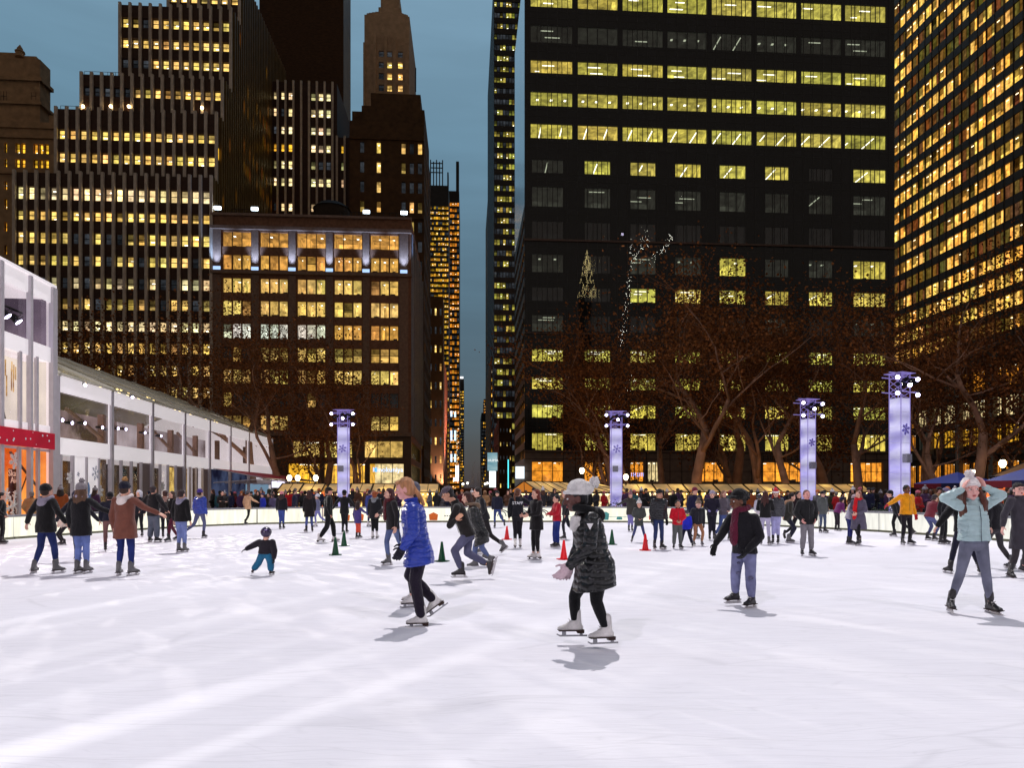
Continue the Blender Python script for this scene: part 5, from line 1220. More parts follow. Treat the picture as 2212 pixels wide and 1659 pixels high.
# unseen columns added on the near side to even the light on the ice
for i, (X, Y, tA, tB, e, c, g2) in enumerate(((-18.6, 15, (-3, 14, 0), (3, 22, 0), 8000, (.80, .72, 1.0), 0), (19, 8, (2, 16, 0), (8, 10, 0), 7000, (.86, .82, 1.0), 0), (-12, -13, (0, 14, 0), (-6, 8, 0), 10000, (.78, .70, 1.0), 0), (12.5, -13, (-2, 14, 0), (6, 8, 0), 10000, (1, .95, .86), 0))):
    light_column('added unseen column of purple ice on the near side, '+['left flank', 'right flank', 'behind left', 'behind right'][i], 'added near side column, '+['left flank', 'right flank', 'behind left', 'behind right'][i], X, Y, 6.35, .56, .5, 0, [(-.6, -.3, .2, tA, e*K, c, 1.5, 0), (.6, -.3, .2, tB, e*K*.7, c, 1.5, 0)])
stage_lamp('stage light behind the photographer throwing long blades of light on the ice', (-12.5, -12, 6.2), (-5.0, 5.5, 0), 190000*K, (1.0, .97, .92), .52, .5, gobo=2, soft=.02)
stage_lamp('stage light on the pavilion eave throwing a leafy pattern on the ice', pf.p(9.5, 6.2, .5), (-4.5, 12.5, 0), 190000*K, (1.0, .93, .84), .82, .5, gobo=1, soft=.02, r0=.07)
stage_lamp('stage light on the pavilion roof throwing warm patches across the middle of the ice', pf.p(14, 6.3, .5), (2, 14, 0), 230000*K, (1.0, .93, .84), .62, .5, gobo=1, soft=.02, r0=.07)

# rooftop floodlights of the office tower (above the frame), aimed at the rink: the high key light behind the skaters
def flood(label, p, tgt, e, col, ang, soft=.6):
    t = thing('high_floodlight', label, 'floodlight', p, world=False); mb = MB(); mb.box(-.8, .8, -.3, .3, -.5, .5); mb.build('housing', CAN, t)
    f = (Vector(tgt)-Vector(p)).normalized(); mb = MB(); mb.bar(f*.75, f*.8, .6, 12); mb.build('lens', LENS, t)
    la = bpy.data.lights.new('beam', 'SPOT'); la.energy = e; la.color = col; la.spot_size = ang; la.spot_blend = .35; la.shadow_soft_size = soft
    lo_ = bpy.data.objects.new('beam', la); COL.objects.link(lo_); lo_.location = f*1.2; lo_.rotation_euler = aim(p, tgt).to_euler(); lo_.parent = t
FL = 1.0
flood('rooftop floodlight high on the black office tower, lighting the rink', gw(12, 91, 170), (0, 9, 0), 9.2e5*FL, (1, .955, .965), .34, .9)
flood('added unseen floodlight high behind the photographer, left', (-45, -75, 95), (0, 13, 0), 1.3e5*FL, (.90, .85, 1.0), .50, .9)  # added behind the camera, with no roof there, to even the ice light
flood('added unseen floodlight high behind the photographer, right', (60, -60, 95), (0, 13, 0), 9e4*FL, (.95, .90, 1.0), .50, .9)  # second added fill, likewise standing on no building
# ================================================================ market stalls
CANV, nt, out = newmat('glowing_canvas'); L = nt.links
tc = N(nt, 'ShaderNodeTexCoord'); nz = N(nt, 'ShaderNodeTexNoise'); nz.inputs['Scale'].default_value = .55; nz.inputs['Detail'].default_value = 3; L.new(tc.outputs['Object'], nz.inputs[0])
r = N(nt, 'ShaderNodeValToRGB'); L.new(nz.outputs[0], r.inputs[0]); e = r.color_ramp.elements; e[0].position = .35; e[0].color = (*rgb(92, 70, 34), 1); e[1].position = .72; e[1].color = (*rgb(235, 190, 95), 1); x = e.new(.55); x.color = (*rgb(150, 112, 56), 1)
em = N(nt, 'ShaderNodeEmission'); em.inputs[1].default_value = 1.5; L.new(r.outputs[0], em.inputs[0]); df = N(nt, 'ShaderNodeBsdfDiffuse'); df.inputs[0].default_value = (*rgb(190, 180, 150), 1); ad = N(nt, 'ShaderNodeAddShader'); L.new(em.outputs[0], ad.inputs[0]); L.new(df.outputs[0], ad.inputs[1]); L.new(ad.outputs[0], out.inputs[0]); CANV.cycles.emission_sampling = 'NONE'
STF = surf('stall_frame', rgb(34, 28, 22), .5, .1, 3, 0); STW = surf('stall_wood', rgb(96, 60, 36), .7, .3, 3, .1); FAIRY = glow('fairy_lights', (1, .68, .28), 7, False)
def goods(name, k): return interior_mat(name, rgb(60, 20, 8), rgb(255, 205, 110), k*1.8, 2.2)
GOODS = [goods('goods_gold', 1.2), interior_mat('goods_red', rgb(50, 8, 8), rgb(250, 120, 60), 1.7, 2.4), interior_mat('goods_pale', rgb(90, 50, 20), rgb(255, 230, 170), 2.2, 1.8)]
def stall(label, u0, u1, v, zt, ze, i, flip=1, depth=2.8):
    r = thing('market_stall', label, 'market stall', gw((u0+u1)/2, v, GZ), 'glowing canvas roofed stalls behind the rink')
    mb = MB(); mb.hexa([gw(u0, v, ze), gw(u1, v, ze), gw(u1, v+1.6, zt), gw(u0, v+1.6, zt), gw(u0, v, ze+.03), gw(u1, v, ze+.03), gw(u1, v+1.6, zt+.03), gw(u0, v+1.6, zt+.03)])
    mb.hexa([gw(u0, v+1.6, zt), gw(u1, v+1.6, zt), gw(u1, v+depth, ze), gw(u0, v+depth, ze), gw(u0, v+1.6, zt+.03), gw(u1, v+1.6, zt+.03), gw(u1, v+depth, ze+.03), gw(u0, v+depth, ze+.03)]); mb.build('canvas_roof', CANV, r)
    mb = MB()
    for u_ in (u0, (u0+u1)/2, u1):
        rr = .05 if u_ != (u0+u1)/2 else .025; mb.bar(gw(u_, v-.03, ze+.03), gw(u_, v+1.6, zt+.06), rr, 4)
    mb.bar(gw(u0, v, ze), gw(u1, v, ze), .05, 4); mb.bar(gw(u0, v+1.6, zt+.05), gw(u1, v+1.6, zt+.05), .04, 4)
    for u_ in (u0+.05, u1-.05): mb.bar(gw(u_, v+.1, GZ), gw(u_, v+.1, ze), .05, 4)
    mb.build('frame', STF, r)
    mb = MB(); mb.gbox(u0+.1, u1-.1, v+depth-.1, v+depth-.05, GZ, ze); mb.build('goods_wall', GOODS[i % 3], r)
    mb = MB(); mb.gbox(u0+.1, u1-.1, v+.3, v+.8, GZ, GZ+1.0); mb.build('counter', STW, r)
    mb = MB(); q = u0+.15
    while q < u1: mb.ell(gw(q, v-.05, ze-.12-.05*math.sin((q-u0)*3)), .045, n=6, m=4); q += .34
    mb.build('string_lights', FAIRY, r)
ordn = ['first', 'second', 'third', 'fourth', 'fifth', 'sixth', 'seventh', 'eighth', 'ninth', 'tenth', 'eleventh', 'twelfth']
vS = 50.0; k = 0
def zpx(y, x=1000): return Z(x, y, vS)
for gi, (xa, xb, nst, desc) in enumerate(((597, 694, 2, 'by the pavilion awning'), (702, 947, 5, 'left of the fountain'), (1352, 1886, 8, 'right of the second ice column'))):
    ua, ub = U(xa, vS), U(xb, vS)
    for i in range(nst):
        a = ua+(ub-ua)*i/nst; c = ua+(ub-ua)*(i+1)/nst
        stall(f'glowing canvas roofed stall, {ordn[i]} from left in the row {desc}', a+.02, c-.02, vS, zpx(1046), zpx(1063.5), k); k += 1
# gabled long tent
GT = thing('gabled_tent', 'long canvas tent with an orange lit gable end, right of the fountain', 'tent', gw(U(1230, 47), 47, GZ))
v = 46.0; ua, ub, um = U(1100, v), U(1372, v), U(1135, v); ze, zt = Z(1235, 1064, v), Z(1170, 1039, v)
mb = MB(); A_ = gw(ua, v, ze); Bx = gw(U(1166, v), v, ze); Cp = gw(um, v+1.2, zt); Dp = gw(U(1318, v), v+5, zt-.1); Ee = gw(ub, v, ze)
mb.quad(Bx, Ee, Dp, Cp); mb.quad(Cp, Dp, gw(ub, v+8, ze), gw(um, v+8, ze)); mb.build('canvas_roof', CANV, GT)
mb = MB(); mb.add([A_, Bx, Cp], [(0, 1, 2)]); mb.build('gable_end', glow('gable_orange', rgb(215, 130, 50), .8, False), GT)
mb = MB()
for a_, c_ in ((A_, Bx), (A_, Cp), (Bx, Cp), (Cp, Dp), (Bx, Ee)): mb.bar(a_, c_, .05, 4)
for q in range(1, 9): t = q/9; mb.bar(Bx.lerp(Ee, t), Cp.lerp(Dp, t)+Vector((0, 0, .03)), .025, 4)
for t in (0, .25, .5, .75, 1): p = A_.lerp(Ee, t); mb.bar(Vector((p.x, p.y, GZ)), p, .05, 4)
mb.bar(A_.lerp(Bx, .5), Cp, .03, 4); mb.build('frame', STF, GT)
mb = MB(); mb.gbox(ua+.2, ub-.2, v+3, v+3.1, GZ, ze-.1); mb.build('goods_wall', GOODS[2], GT)
mb = MB(); q = 0
while q < 1: p = A_.lerp(Ee, q); mb.ell(p+Vector((0, -.05, -.12)), .035, n=6, m=4); q += .02
mb.build('string_lights', FAIRY, GT)
# brown-roofed kiosk at the right edge
KI = thing('brown_roof_kiosk', 'kiosk with a brown canvas hip roof and string lights at the right edge', 'kiosk', at(2230, 1060, 30)-Vector((0, 0, 2)))
mb = MB(); Y = 30; p0 = at(2137, 1031, Y); p1 = at(2330, 1024, Y-3); r0 = at(2235, 990, Y+1.5); r1 = at(2360, 975, Y+1.5)
mb.quad(p0, p1, r1, r0); mb.add([p0, r0, at(2165, 1031, Y+4)], [(0, 1, 2)]); mb.build('canvas_roof', surf('kiosk_canvas', rgb(150, 110, 70), .8, .15, .8, .2), KI)
mb = MB(); mb.bar(p0, p1, .05, 5); mb.bar(p0, r0, .03, 5)
for q in (0.02, .35, .7): p = p0.lerp(p1, q); mb.bar((p.x, p.y, GZ), p, .05, 5)
mb.build('frame', STF, KI)
mb = MB(); q = 0
while q <= 1: mb.ell(p0.lerp(p1, q)+Vector((0, 0, -.12)), .03, n=6, m=4); q += .045
mb.build('string_lights', FAIRY, KI)
mb = MB(); a_ = p0.lerp(p1, .1)+Vector((.2, 1.5, 0)); mb.quad((a_.x, a_.y, GZ), (a_.x+4, a_.y, GZ), (a_.x+4, a_.y, a_.z-.25), (a_.x, a_.y, a_.z-.25)); mb.build('goods_wall', GOODS[1], KI)
# blue umbrellas
BLU = surf('umbrella_blue', rgb(18, 36, 112), .7, .15, 3, .1); MRN = surf('umbrella_maroon', rgb(110, 16, 30), .7, .1, 3, .05); NVY = surf('umbrella_navy', rgb(18, 22, 60), .7, .1, 3, .05)
def umbrella(label, cx_, Y, w_, ztip, zedge, text_=True):
    c = at(cx_, 1050, Y); t = thing('market_umbrella', label, 'umbrella', (c.x, c.y, 0)); tip = Vector((c.x, c.y, ztip))
    co_ = [Vector((c.x+w_*.5*math.cos(a), c.y+w_*.5*math.sin(a), zedge)) for a in [math.pi/4+i*math.pi/2+.25 for i in range(4)]]
    mids = []
    mb = MB()
    for i in range(4): mb.add([tip, co_[i], co_[(i+1) % 4]], [(0, 1, 2)])
    mb.build('canopy', BLU, t)
    mb = MB(); mb2 = MB()
    for i in range(4):
        a_, b_ = co_[i], co_[(i+1) % 4]; dn = Vector((0, 0, -.22)); m_ = a_.lerp(b_, .62)
        mb.quad(a_+dn, m_+dn, m_, a_); mb2.quad(m_+dn, b_+dn, b_, m_)
    mb.build('valance', MRN, t); mb2.build('valance', NVY, t)
    mb = MB(); mb.bar((c.x, c.y, -.02), tip, .03, 6); mb.build('pole', VGREY, t)
    if text_:
        i = min(range(4), key=lambda i: (co_[i]+co_[(i+1) % 4]).y); a_, b_ = co_[i], co_[(i+1) % 4]
        if a_.x > b_.x: a_, b_ = b_, a_
        hx = (b_-a_).normalized(); nn = hx.cross(Vector((0, 0, 1))); Rm = Matrix(((hx.x, 0, nn.x), (hx.y, 0, nn.y), (0, 1, 0)))
        text('Bank of America', .12, a_.lerp(b_, .38)+Vector((0, 0, -.1))+nn*.02, Rm, glow('pale_letters', rgb(200, 190, 200), .5, False), 'lettering', t, .004)
    return t
umbrella('blue square umbrella with a maroon lettered valance, beside the nearest ice column', 2068, 30, 3.3, 2.45, 1.95)
umbrella('blue umbrella cut by the right edge of the photo', 2215, 22, 2.2, 2.35, 1.95, False)
# park lamp posts
GLOBE = glow('lamp_globe', (1, .80, .50), 9, False)
def lamp_post(label, x, y, Y, k=1.0, double=False):
    p = at(x, y, Y); t = thing('street_lamp', label, 'street lamp', (p.x, p.y, GZ), 'old fashioned park lamps', world=False); h = p.z-GZ
    mb = MB(); mb.lathe([(.16*k, 0), (.12*k, .3), (.06*k, .4), (.05*k, h-.35*k), (.09*k, h-.3*k), (.05*k, h-.22*k)], n=8); mb.build('post', DARKMETAL, t)
    mb = MB(); mb.lathe([(.1*k, h-.2*k), (.2*k, h), (.2*k, h+.12*k), (.12*k, h+.26*k)], n=10); mb.build('lamp_globe', GLOBE, t)
    mb = MB(); mb.lathe([(.15*k, h+.26*k), (.05*k, h+.34*k), (.02*k, h+.46*k)], n=8); mb.build('finial', DARKMETAL, t)
for i, (x, y, lab) in enumerate(((625, 1034, 'lamp with a glowing white globe above the stalls, leftmost, by the pavilion awning'), (643, 1034, 'lamp with a glowing globe above the stalls, second from the left'), (682, 1034, 'lamp with a large glowing globe above the stalls, left of the first ice column'), (1352, 1032, 'lamp with a glowing globe just right of the second ice column'), (1257, 1018, 'lamp with a pair of bright globes above the gabled tent'), (2166, 1003, 'hanging globe lamp by the kiosk at the right edge'), (2103, 1020, 'small star-like lamp right of the blue umbrella'))):
    lamp_post(lab, x, y, 52 if i < 5 else 40, .95 if i != 6 else .5)
# terrace fountain
FN = thing('park_fountain', 'wide bronze coloured fountain bowl with water jets, in the gap of the street', 'fountain', at(1030, 1062, 58)-Vector((0, 0, 2.6)))
c = at(1030, 1062, 58); mb = MB(); mb.lathe([(2.2, -1.0), (1.9, -.6), (.5, -.5), (.4, 1.2), (.9, 1.35), (1.7, 1.62), (1.85, 1.78), (1.8, 1.9)], (c.x, c.y, 0), 28); mb.build('bowl', surf('fountain_stone', rgb(74, 44, 22), .5, .2, 2, .1), FN)
mb = MB(); r5 = random.Random(4)
for q in range(60):
    a_ = r5.uniform(0, 6.28); rr0 = r5.uniform(.2, 1.5); h_ = r5.uniform(.6, 3.2)*(1-rr0/2.2); pts = [(c.x+rr0*math.cos(a_)*t, c.y+rr0*math.sin(a_)*t, 1.9+h_*4*t*(1-t)*.9+.0) for t in (.35, .5, .65, .8, 1)]; mb.path(pts, [.006]*5, 3)
mb.build('water_jet', surf('water_spray', rgb(150, 140, 130), .4, .1, 4, 0), FN)
# training cones on the ice
def cone(label, x, y, green, h=.45):
    Y = CH*F/(y-HY); X = (x-HX)/F*Y; t = thing('traffic_cone', label, 'cone', (X, Y, 0), ('green' if green else 'red')+' cones marking the lesson area', world=False, rz=random.uniform(0, 1.5))
    cm = surf('cone_green', rgb(8, 70, 42), .35, .15, 6, .05) if green else surf('cone_red', rgb(225, 24, 34), .35, .12, 6, .05)
    mb = MB(); mb.lathe([(.10, .015), (.085, .04), (.024, h), (.018, h+.003)], n=18); mb.build('cone_body', cm, t, True)
    mb = MB(); mb.add([(math.cos(a)*.165*(1.08 if i % 2 else 1), math.sin(a)*.165*(1.08 if i % 2 else 1), z_) for z_ in (0.002, .02) for i, a in enumerate([k_*math.pi/4 for k_ in range(8)])], [tuple(range(7, -1, -1)), tuple(range(8, 16))]+[(i, (i+1) % 8, 8+(i+1) % 8, 8+i) for i in range(8)]); mb.build('base', cm, t)
for a in ((724.5, 1199.5, 1, 'dark green cone, front one of the left pair'), (743, 1180, 1, 'dark green cone, rear one of the left pair'), (954.5, 1213.5, 1, 'dark green cone between the woman in blue and the man in a cap'),
          (1322, 1177, 1, 'dark green cone right of the woman in the black coat'), (1095, 1166, 0, 'red cone left of the staff skater'), (1218, 1209, 0, 'red cone touching the black coat sleeve'), (1394, 1189.5, 0, 'red cone beside the man in jeans')):
    cone(a[3], a[0], a[1], a[2])

# ================================================================ trees
BARK = surf('plane_bark', rgb(158, 120, 96), .85, .35, 1.6, .5, bscale=6); TWIG = surf('twig_bark', rgb(140, 96, 66), .9, .2, 3, 0)
LEAFM, nt, out = newmat('dry_leaf'); L = nt.links
gi = N(nt, 'ShaderNodeNewGeometry'); rp = N(nt, 'ShaderNodeValToRGB'); L.new(gi.outputs['Random Per Island'], rp.inputs[0]); e = rp.color_ramp.elements; e[0].color = (*rgb(88, 54, 32), 1); e[1].color = (*rgb(156, 98, 56), 1)
df = N(nt, 'ShaderNodeBsdfDiffuse'); L.new(rp.outputs[0], df.inputs[0]); L.new(df.outputs[0], out.inputs[0])
def tree_meshes(seed, H=19.0, spread=1.0, leaves=6500, fork=.3, lean=0):
    r = random.Random(seed); tr = MB(); tw = MB(); tips = []
    def limb(p, d, ln, rad, lvl):
        n_ = 4 if lvl < 3 else 3; pts = [p]; rad_ = [rad]; dd = d.copy(); q = p.copy()
        for i in range(n_):
            dd = (dd+Vector((r.uniform(-1, 1), r.uniform(-1, 1), r.uniform(-.5, .8)))*(.22 if lvl < 3 else .33)).normalized()
            q = q+dd*(ln/n_); pts.append(q.copy()); rad_.append(rad*(1-.42*(i+1)/n_))
        (tr if lvl < 4 else tw).path(pts, rad_, 7 if lvl < 2 else (5 if lvl < 4 else 3))
        if lvl >= 5: tips.append((q, dd)); return
        nb = [0, 3, 3, 3, 3, 3][lvl] if lvl else r.choice([2, 3])
        for k_ in range(nb):
            t = 1.0 if k_ == 0 else r.uniform(.4, .95); i0 = int(t*n_) if t < 1 else n_; base = pts[min(n_, max(1, i0))]
            side = Vector((r.uniform(-1, 1), r.uniform(-1, 1), r.uniform(-.15, .5))).normalized()
            nd = (dd*(1.0 if k_ == 0 else .5)+side*(.55 if k_ == 0 else .95)*spread+Vector((0, 0, .18))).normalized()
            limb(base, nd, ln*r.uniform(.62, .85), rad_[min(n_, max(1, i0))]*(.85 if k_ == 0 else .62), lvl+1)
    limb(Vector((0, 0, 0)), Vector((lean, 0, 1)).normalized(), H*fork, .34, 0)
    lf = MB()
    for q in range(leaves):
        p, d = r.choice(tips); c = p+Vector((r.gauss(0, .75), r.gauss(0, .75), r.gauss(0, .6))); a_ = Vector((r.uniform(-1, 1), r.uniform(-1, 1), r.uniform(-1, 1))).normalized(); b_ = a_.orthogonal().normalized(); s = r.uniform(.045, .085)
        lf.add([c-a_*s-b_*s*.5, c+b_*s*.8-a_*s*.2, c+a_*s+b_*s*.3, c-b_*s*.9+a_*s*.3], [(0, 1, 2, 3)])
    zmax = max(t[0].z for t in tips)
    return tr.mesh('trunk', BARK, True), tw.mesh('branches', TWIG), lf.mesh('leaves', LEAFM), zmax
VAR = [tree_meshes(101), tree_meshes(202, spread=1.15), tree_meshes(303, fork=.22, spread=.9), tree_meshes(404, fork=.26, lean=.25)]
def tree(label, x, Y, H, var, rz, u_=None):
    X = (x-HX)/F*Y; mt, mw, ml, zm = VAR[var]; s = H/zm
    t = thing('plane_tree', label, 'tree', (X, Y, GZ), 'plane trees with brown winter leaves behind the rink', world=False, rz=rz); t.scale = (s, s, s)
    a = link('trunk', mt, t); c = link('crown', ml, t); link('twig', mw, c)
TREES = [(60, 66, 19, 0, 'far left tree, showing above the tall pavilion block'), (180, 70, 20, 1, 'brown leaved tree above the pavilion roof, left one'), (300, 66, 19, 2, 'brown leaved tree above the pavilion roof, middle one'), (420, 72, 19, 0, 'brown leaved tree above the pavilion roof, right one'),
         (545, 62, 20, 3, 'bare forked tree just right of the pavilion, in front of the loft building'), (612, 58, 19, 1, 'bare slim tree rising beside the leftmost park lamps'), (688, 64, 17, 2, 'bare tree left of the first ice column'), (775, 60, 14, 0, 'small bare tree right of the first ice column'),
         (1318, 72, 14, 2, 'faint brown tree left of the second ice column, over the gabled tent'), (1322, 62, 18, 2, 'bare tree directly behind the second ice column'), (1362, 60, 18, 0, 'twin stemmed bare tree right of the second ice column'), (1425, 66, 21, 1, 'brown leaved tree with slender dark trunk, centre right'), (1502, 56, 21, 3, 'big pale barked tree with strong fork, centre right'),
         (1572, 68, 22, 2, 'tall brown leaved tree behind the low dark canopy'), (1640, 60, 20, 0, 'brown leaved tree left of the third ice column'), (1700, 54, 19, 1, 'pale forked tree just left of the third ice column'), (1790, 64, 20, 2, 'brown leaved tree between the two right ice columns'), (1856, 52, 17, 3, 'crooked pale tree left of the nearest ice column'),
         (1990, 50, 17, 0, 'dark tree right of the nearest ice column'), (2035, 44, 15, 1, 'dark leaning tree above the blue umbrella'), (2110, 42, 17, 3, 'big dark tree behind the woman with raised arms'), (2190, 46, 19, 2, 'dark tree at the right edge above the kiosk'), (2290, 40, 18, 0, 'dark tree reaching in from beyond the right edge')]
for i, (x, Y, H, va_, lab) in enumerate(TREES): tree(lab, x, Y, H, va_, i*1.7)
# ================================================================ people
def cloth(c, rough=.85, bump=.35, sc_=7, var=.18, shiny=0):
    key = 'cloth_%d_%d_%d_%d' % (c[0]*1, c[1], c[2], shiny)
    if shiny: var = .05; bump = .25
    if shiny == 2 or shiny == 1: return puffer(key, c)
    return surf(key, rgb(*c), .38 if shiny else rough, var, sc_, bump, bscale=30 if not shiny else 14, spec=.5 if shiny else .25, sheen=0 if shiny else .15)
def puffer(key, c, pitch=14.0):
    if key in MATS: return MATS[key]
    m = surf(key, rgb(*c), .36, .08, 6, 0, spec=.5); nt = m.node_tree; L = nt.links; bs = [n for n in nt.nodes if n.type == 'BSDF_PRINCIPLED'][0]
    tc = N(nt, 'ShaderNodeTexCoord'); wv = N(nt, 'ShaderNodeTexWave'); wv.bands_direction = 'Z'; wv.inputs['Scale'].default_value = 4.6; wv.inputs['Distortion'].default_value = 5.5; wv.inputs['Detail'].default_value = 2; wv.inputs['Detail Scale'].default_value = 1.6
    L.new(tc.outputs['Object'], wv.inputs[0]); nz = N(nt, 'ShaderNodeTexNoise'); nz.inputs['Scale'].default_value = 16; nz.inputs['Detail'].default_value = 4; L.new(tc.outputs['Object'], nz.inputs[0])
    pw = N(nt, 'ShaderNodeMath', operation='POWER'); L.new(wv.outputs['Fac'], pw.inputs[0]); pw.inputs[1].default_value = .45
    ad = N(nt, 'ShaderNodeMath', operation='MULTIPLY_ADD'); L.new(nz.outputs[0], ad.inputs[0]); ad.inputs[1].default_value = .9; L.new(pw.outputs[0], ad.inputs[2])
    b = N(nt, 'ShaderNodeBump'); b.inputs['Strength'].default_value = .65; b.inputs['Distance'].default_value = .02; L.new(ad.outputs[0], b.inputs['Height']); L.new(b.outputs[0], bs.inputs['Normal'])
    return m
def denim(c):
    return surf('denim_%d_%d_%d' % c, rgb(*c), .85, .3, 5, .25, bscale=60, spec=.2)
def skinm(c): return surf('skin_%d_%d_%d' % c, rgb(*c), .5, .08, 10, .03, spec=.35)
def hairm(c): return surf('hair_%d_%d_%d' % c, rgb(*c), .5, .35, 8, .6, bscale=60, stretch=(3, 3, .6), spec=.4)
LIGHT = (224, 172, 150); TAN_ = (198, 145, 118); BROWNSK = (110, 70, 52); DARKSK = (98, 62, 56)
EYE = surf('eye_dark', rgb(30, 22, 20), .2, .1, 3, 0, spec=.5); EYEW = surf('eye_white', rgb(225, 222, 220), .25, .05, 3, 0); LIP = surf('lips', rgb(170, 78, 76), .4, .1, 3, 0); BLADE = surf('blade_steel', rgb(150, 150, 155), .25, .1, 4, 0, metal=.9); SOLE = surf('skate_sole', rgb(46, 26, 20), .5, .1, 4, .05); LACE = surf('lace', rgb(200, 198, 195), .7, .1, 3, 0)
def remesh(mb, vox, smooth_it=3, disp=None, name='m', mat=None):
    me = mb.mesh(name, [mat])
    def mods(o):
        m = o.modifiers.new('r', 'REMESH'); m.mode = 'VOXEL'; m.voxel_size = vox; m.use_smooth_shade = True
        if smooth_it: s = o.modifiers.new('s', 'SMOOTH'); s.factor = .5; s.iterations = smooth_it
    out = evaluated(me, mods); bpy.data.meshes.remove(me)
    if disp is not None and len(out.vertices):
        nv = len(out.vertices); co_ = np.empty(nv*3); out.vertices.foreach_get('co', co_); nr = np.empty(nv*3); out.vertices.foreach_get('normal', nr)
        co_ = co_.reshape(-1, 3); nr = nr.reshape(-1, 3); d = disp(co_); co_ += nr*d[:, None]; out.vertices.foreach_set('co', co_.ravel())
    out.name = name; out.materials.clear(); out.materials.append(mat)
    out.polygons.foreach_set('use_smooth', [True]*len(out.polygons)); out.update(); return out
def folds(amp=.006, f=9, quilt=0, pitch=.065, seed=0):
    def fn(co_):
        d = np.zeros(len(co_))
        for i, p in enumerate(co_):
            q = Vector((p[0]*f+seed, p[1]*f, p[2]*f*.55)); d[i] = noise.noise(q)*amp+noise.noise(q*2.3)*amp*.5
            if quilt: z = p[2]+noise.noise(Vector((p[0]*3+seed, p[1]*3, p[2]*1.5)))*.02; d[i] += quilt*(abs(math.sin(math.pi*z/pitch))**.5-.7)
        return d
    return fn
def V3(t): return Vector(t)
# ---- skates: two archetypes, copied for every foot (origin at the ankle, toe along +y)
def skate_arch(kind):
    h = .155   # ankle above the ice
    b = MB(); b.ell((0, .115, -.075), (.042, .065, .03)); b.cap((0, -.045, -.065), (0, .10, -.068), .038, .036); b.cap((0, -.028, -.05), (0, -.018, .09), .038, .043); b.cap((0, .0, -.02), (0, .075, -.055), .045, .032)
    if kind != 'figure': b.cap((0, .01, .05), (0, .02, .12), .045, .04)
    col = rgb(214, 210, 208) if kind == 'figure' else (rgb(36, 32, 36) if kind == 'black' else rgb(96, 94, 96))
    m = surf('boot_'+kind, col, .4, .2 if kind == 'figure' else .3, 9, .2, spec=.5); me = remesh(b, .009, 2, None, 'skate_boot', m)
    s = MB(); s.hexa([(-.036, -.085, -.10), (.036, -.085, -.10), (.04, .16, -.10), (-.04, .16, -.10), (-.038, -.088, -.088), (.038, -.088, -.088), (.042, .175, -.088), (-.042, .175, -.088)])
    if kind == 'figure': s.hexa([(-.03, -.085, -.122), (.03, -.085, -.122), (.03, -.02, -.122), (-.03, -.02, -.122), (-.034, -.088, -.10), (.034, -.088, -.10), (.034, -.01, -.10), (-.034, -.01, -.10)])
    sm = s.mesh('sole', SOLE)
    l = MB()
    for q in range(5):
        z = -.03+.03*q; y = .062-.01*q-(.02 if q > 1 else 0); l.bar((-.03, y, z), (.03, y+.006, z+.014), .004, 4); l.bar((.03, y, z), (-.03, y+.006, z+.014), .004, 4)
    lm = l.mesh('laces', LACE)
    bl = MB(); prof = [(-.12, -h), (.15, -h), (.185, -h+.02), (.18, -h+.03), (.15, -h+.016), (-.12, -h+.016)]
    n_ = len(prof); bl.add([(x, y, z) for x in (-.003, .003) for y, z in prof], [tuple(range(n_-1, -1, -1)), tuple(range(n_, 2*n_))]+[(i, (i+1) % n_, n_+(i+1) % n_, n_+i) for i in range(n_)])
    bl.box(-.008, .008, -.075, -.045, -h+.014, -.10); bl.box(-.008, .008, .09, .13, -h+.014, -.10)
    if kind != 'figure': bl.box(-.010, .010, -.1, .15, -h+.02, -h+.036)
    return me, sm, lm, bl.mesh('blade', BLADE if kind == 'figure' else surf('holder_white', rgb(190, 186, 190), .5, .1, 4, 0))
SK = {k_: skate_arch(k_) for k_ in ('figure', 'black', 'grey')}
def put_skate(root, kind, ankle, toe, sc_=1.0, shin=None, far=False):
    me, sm, lm, bl = SK[kind]; t = Vector(toe).normalized(); z = Vector((0, 0, 1)); x = t.cross(z)
    if shin is not None and t.z > -.3:
        lean_ = shin-t*shin.dot(t); z = (z+lean_*1.6).normalized(); x = t.cross(z)
    if x.length < 1e-3: x = Vector((1, 0, 0))
    x.normalize(); up = x.cross(t).normalized()
    M = Matrix((x, t, up)).transposed().to_4x4()
    o = link('skate', me, root); o.matrix_local = Matrix.Translation(Vector(ankle))@M@Matrix.Scale(sc_, 4)
    b_ = link('blade', bl, o)
    if not far: link('sole', sm, o); link('laces', lm, o)
    return o
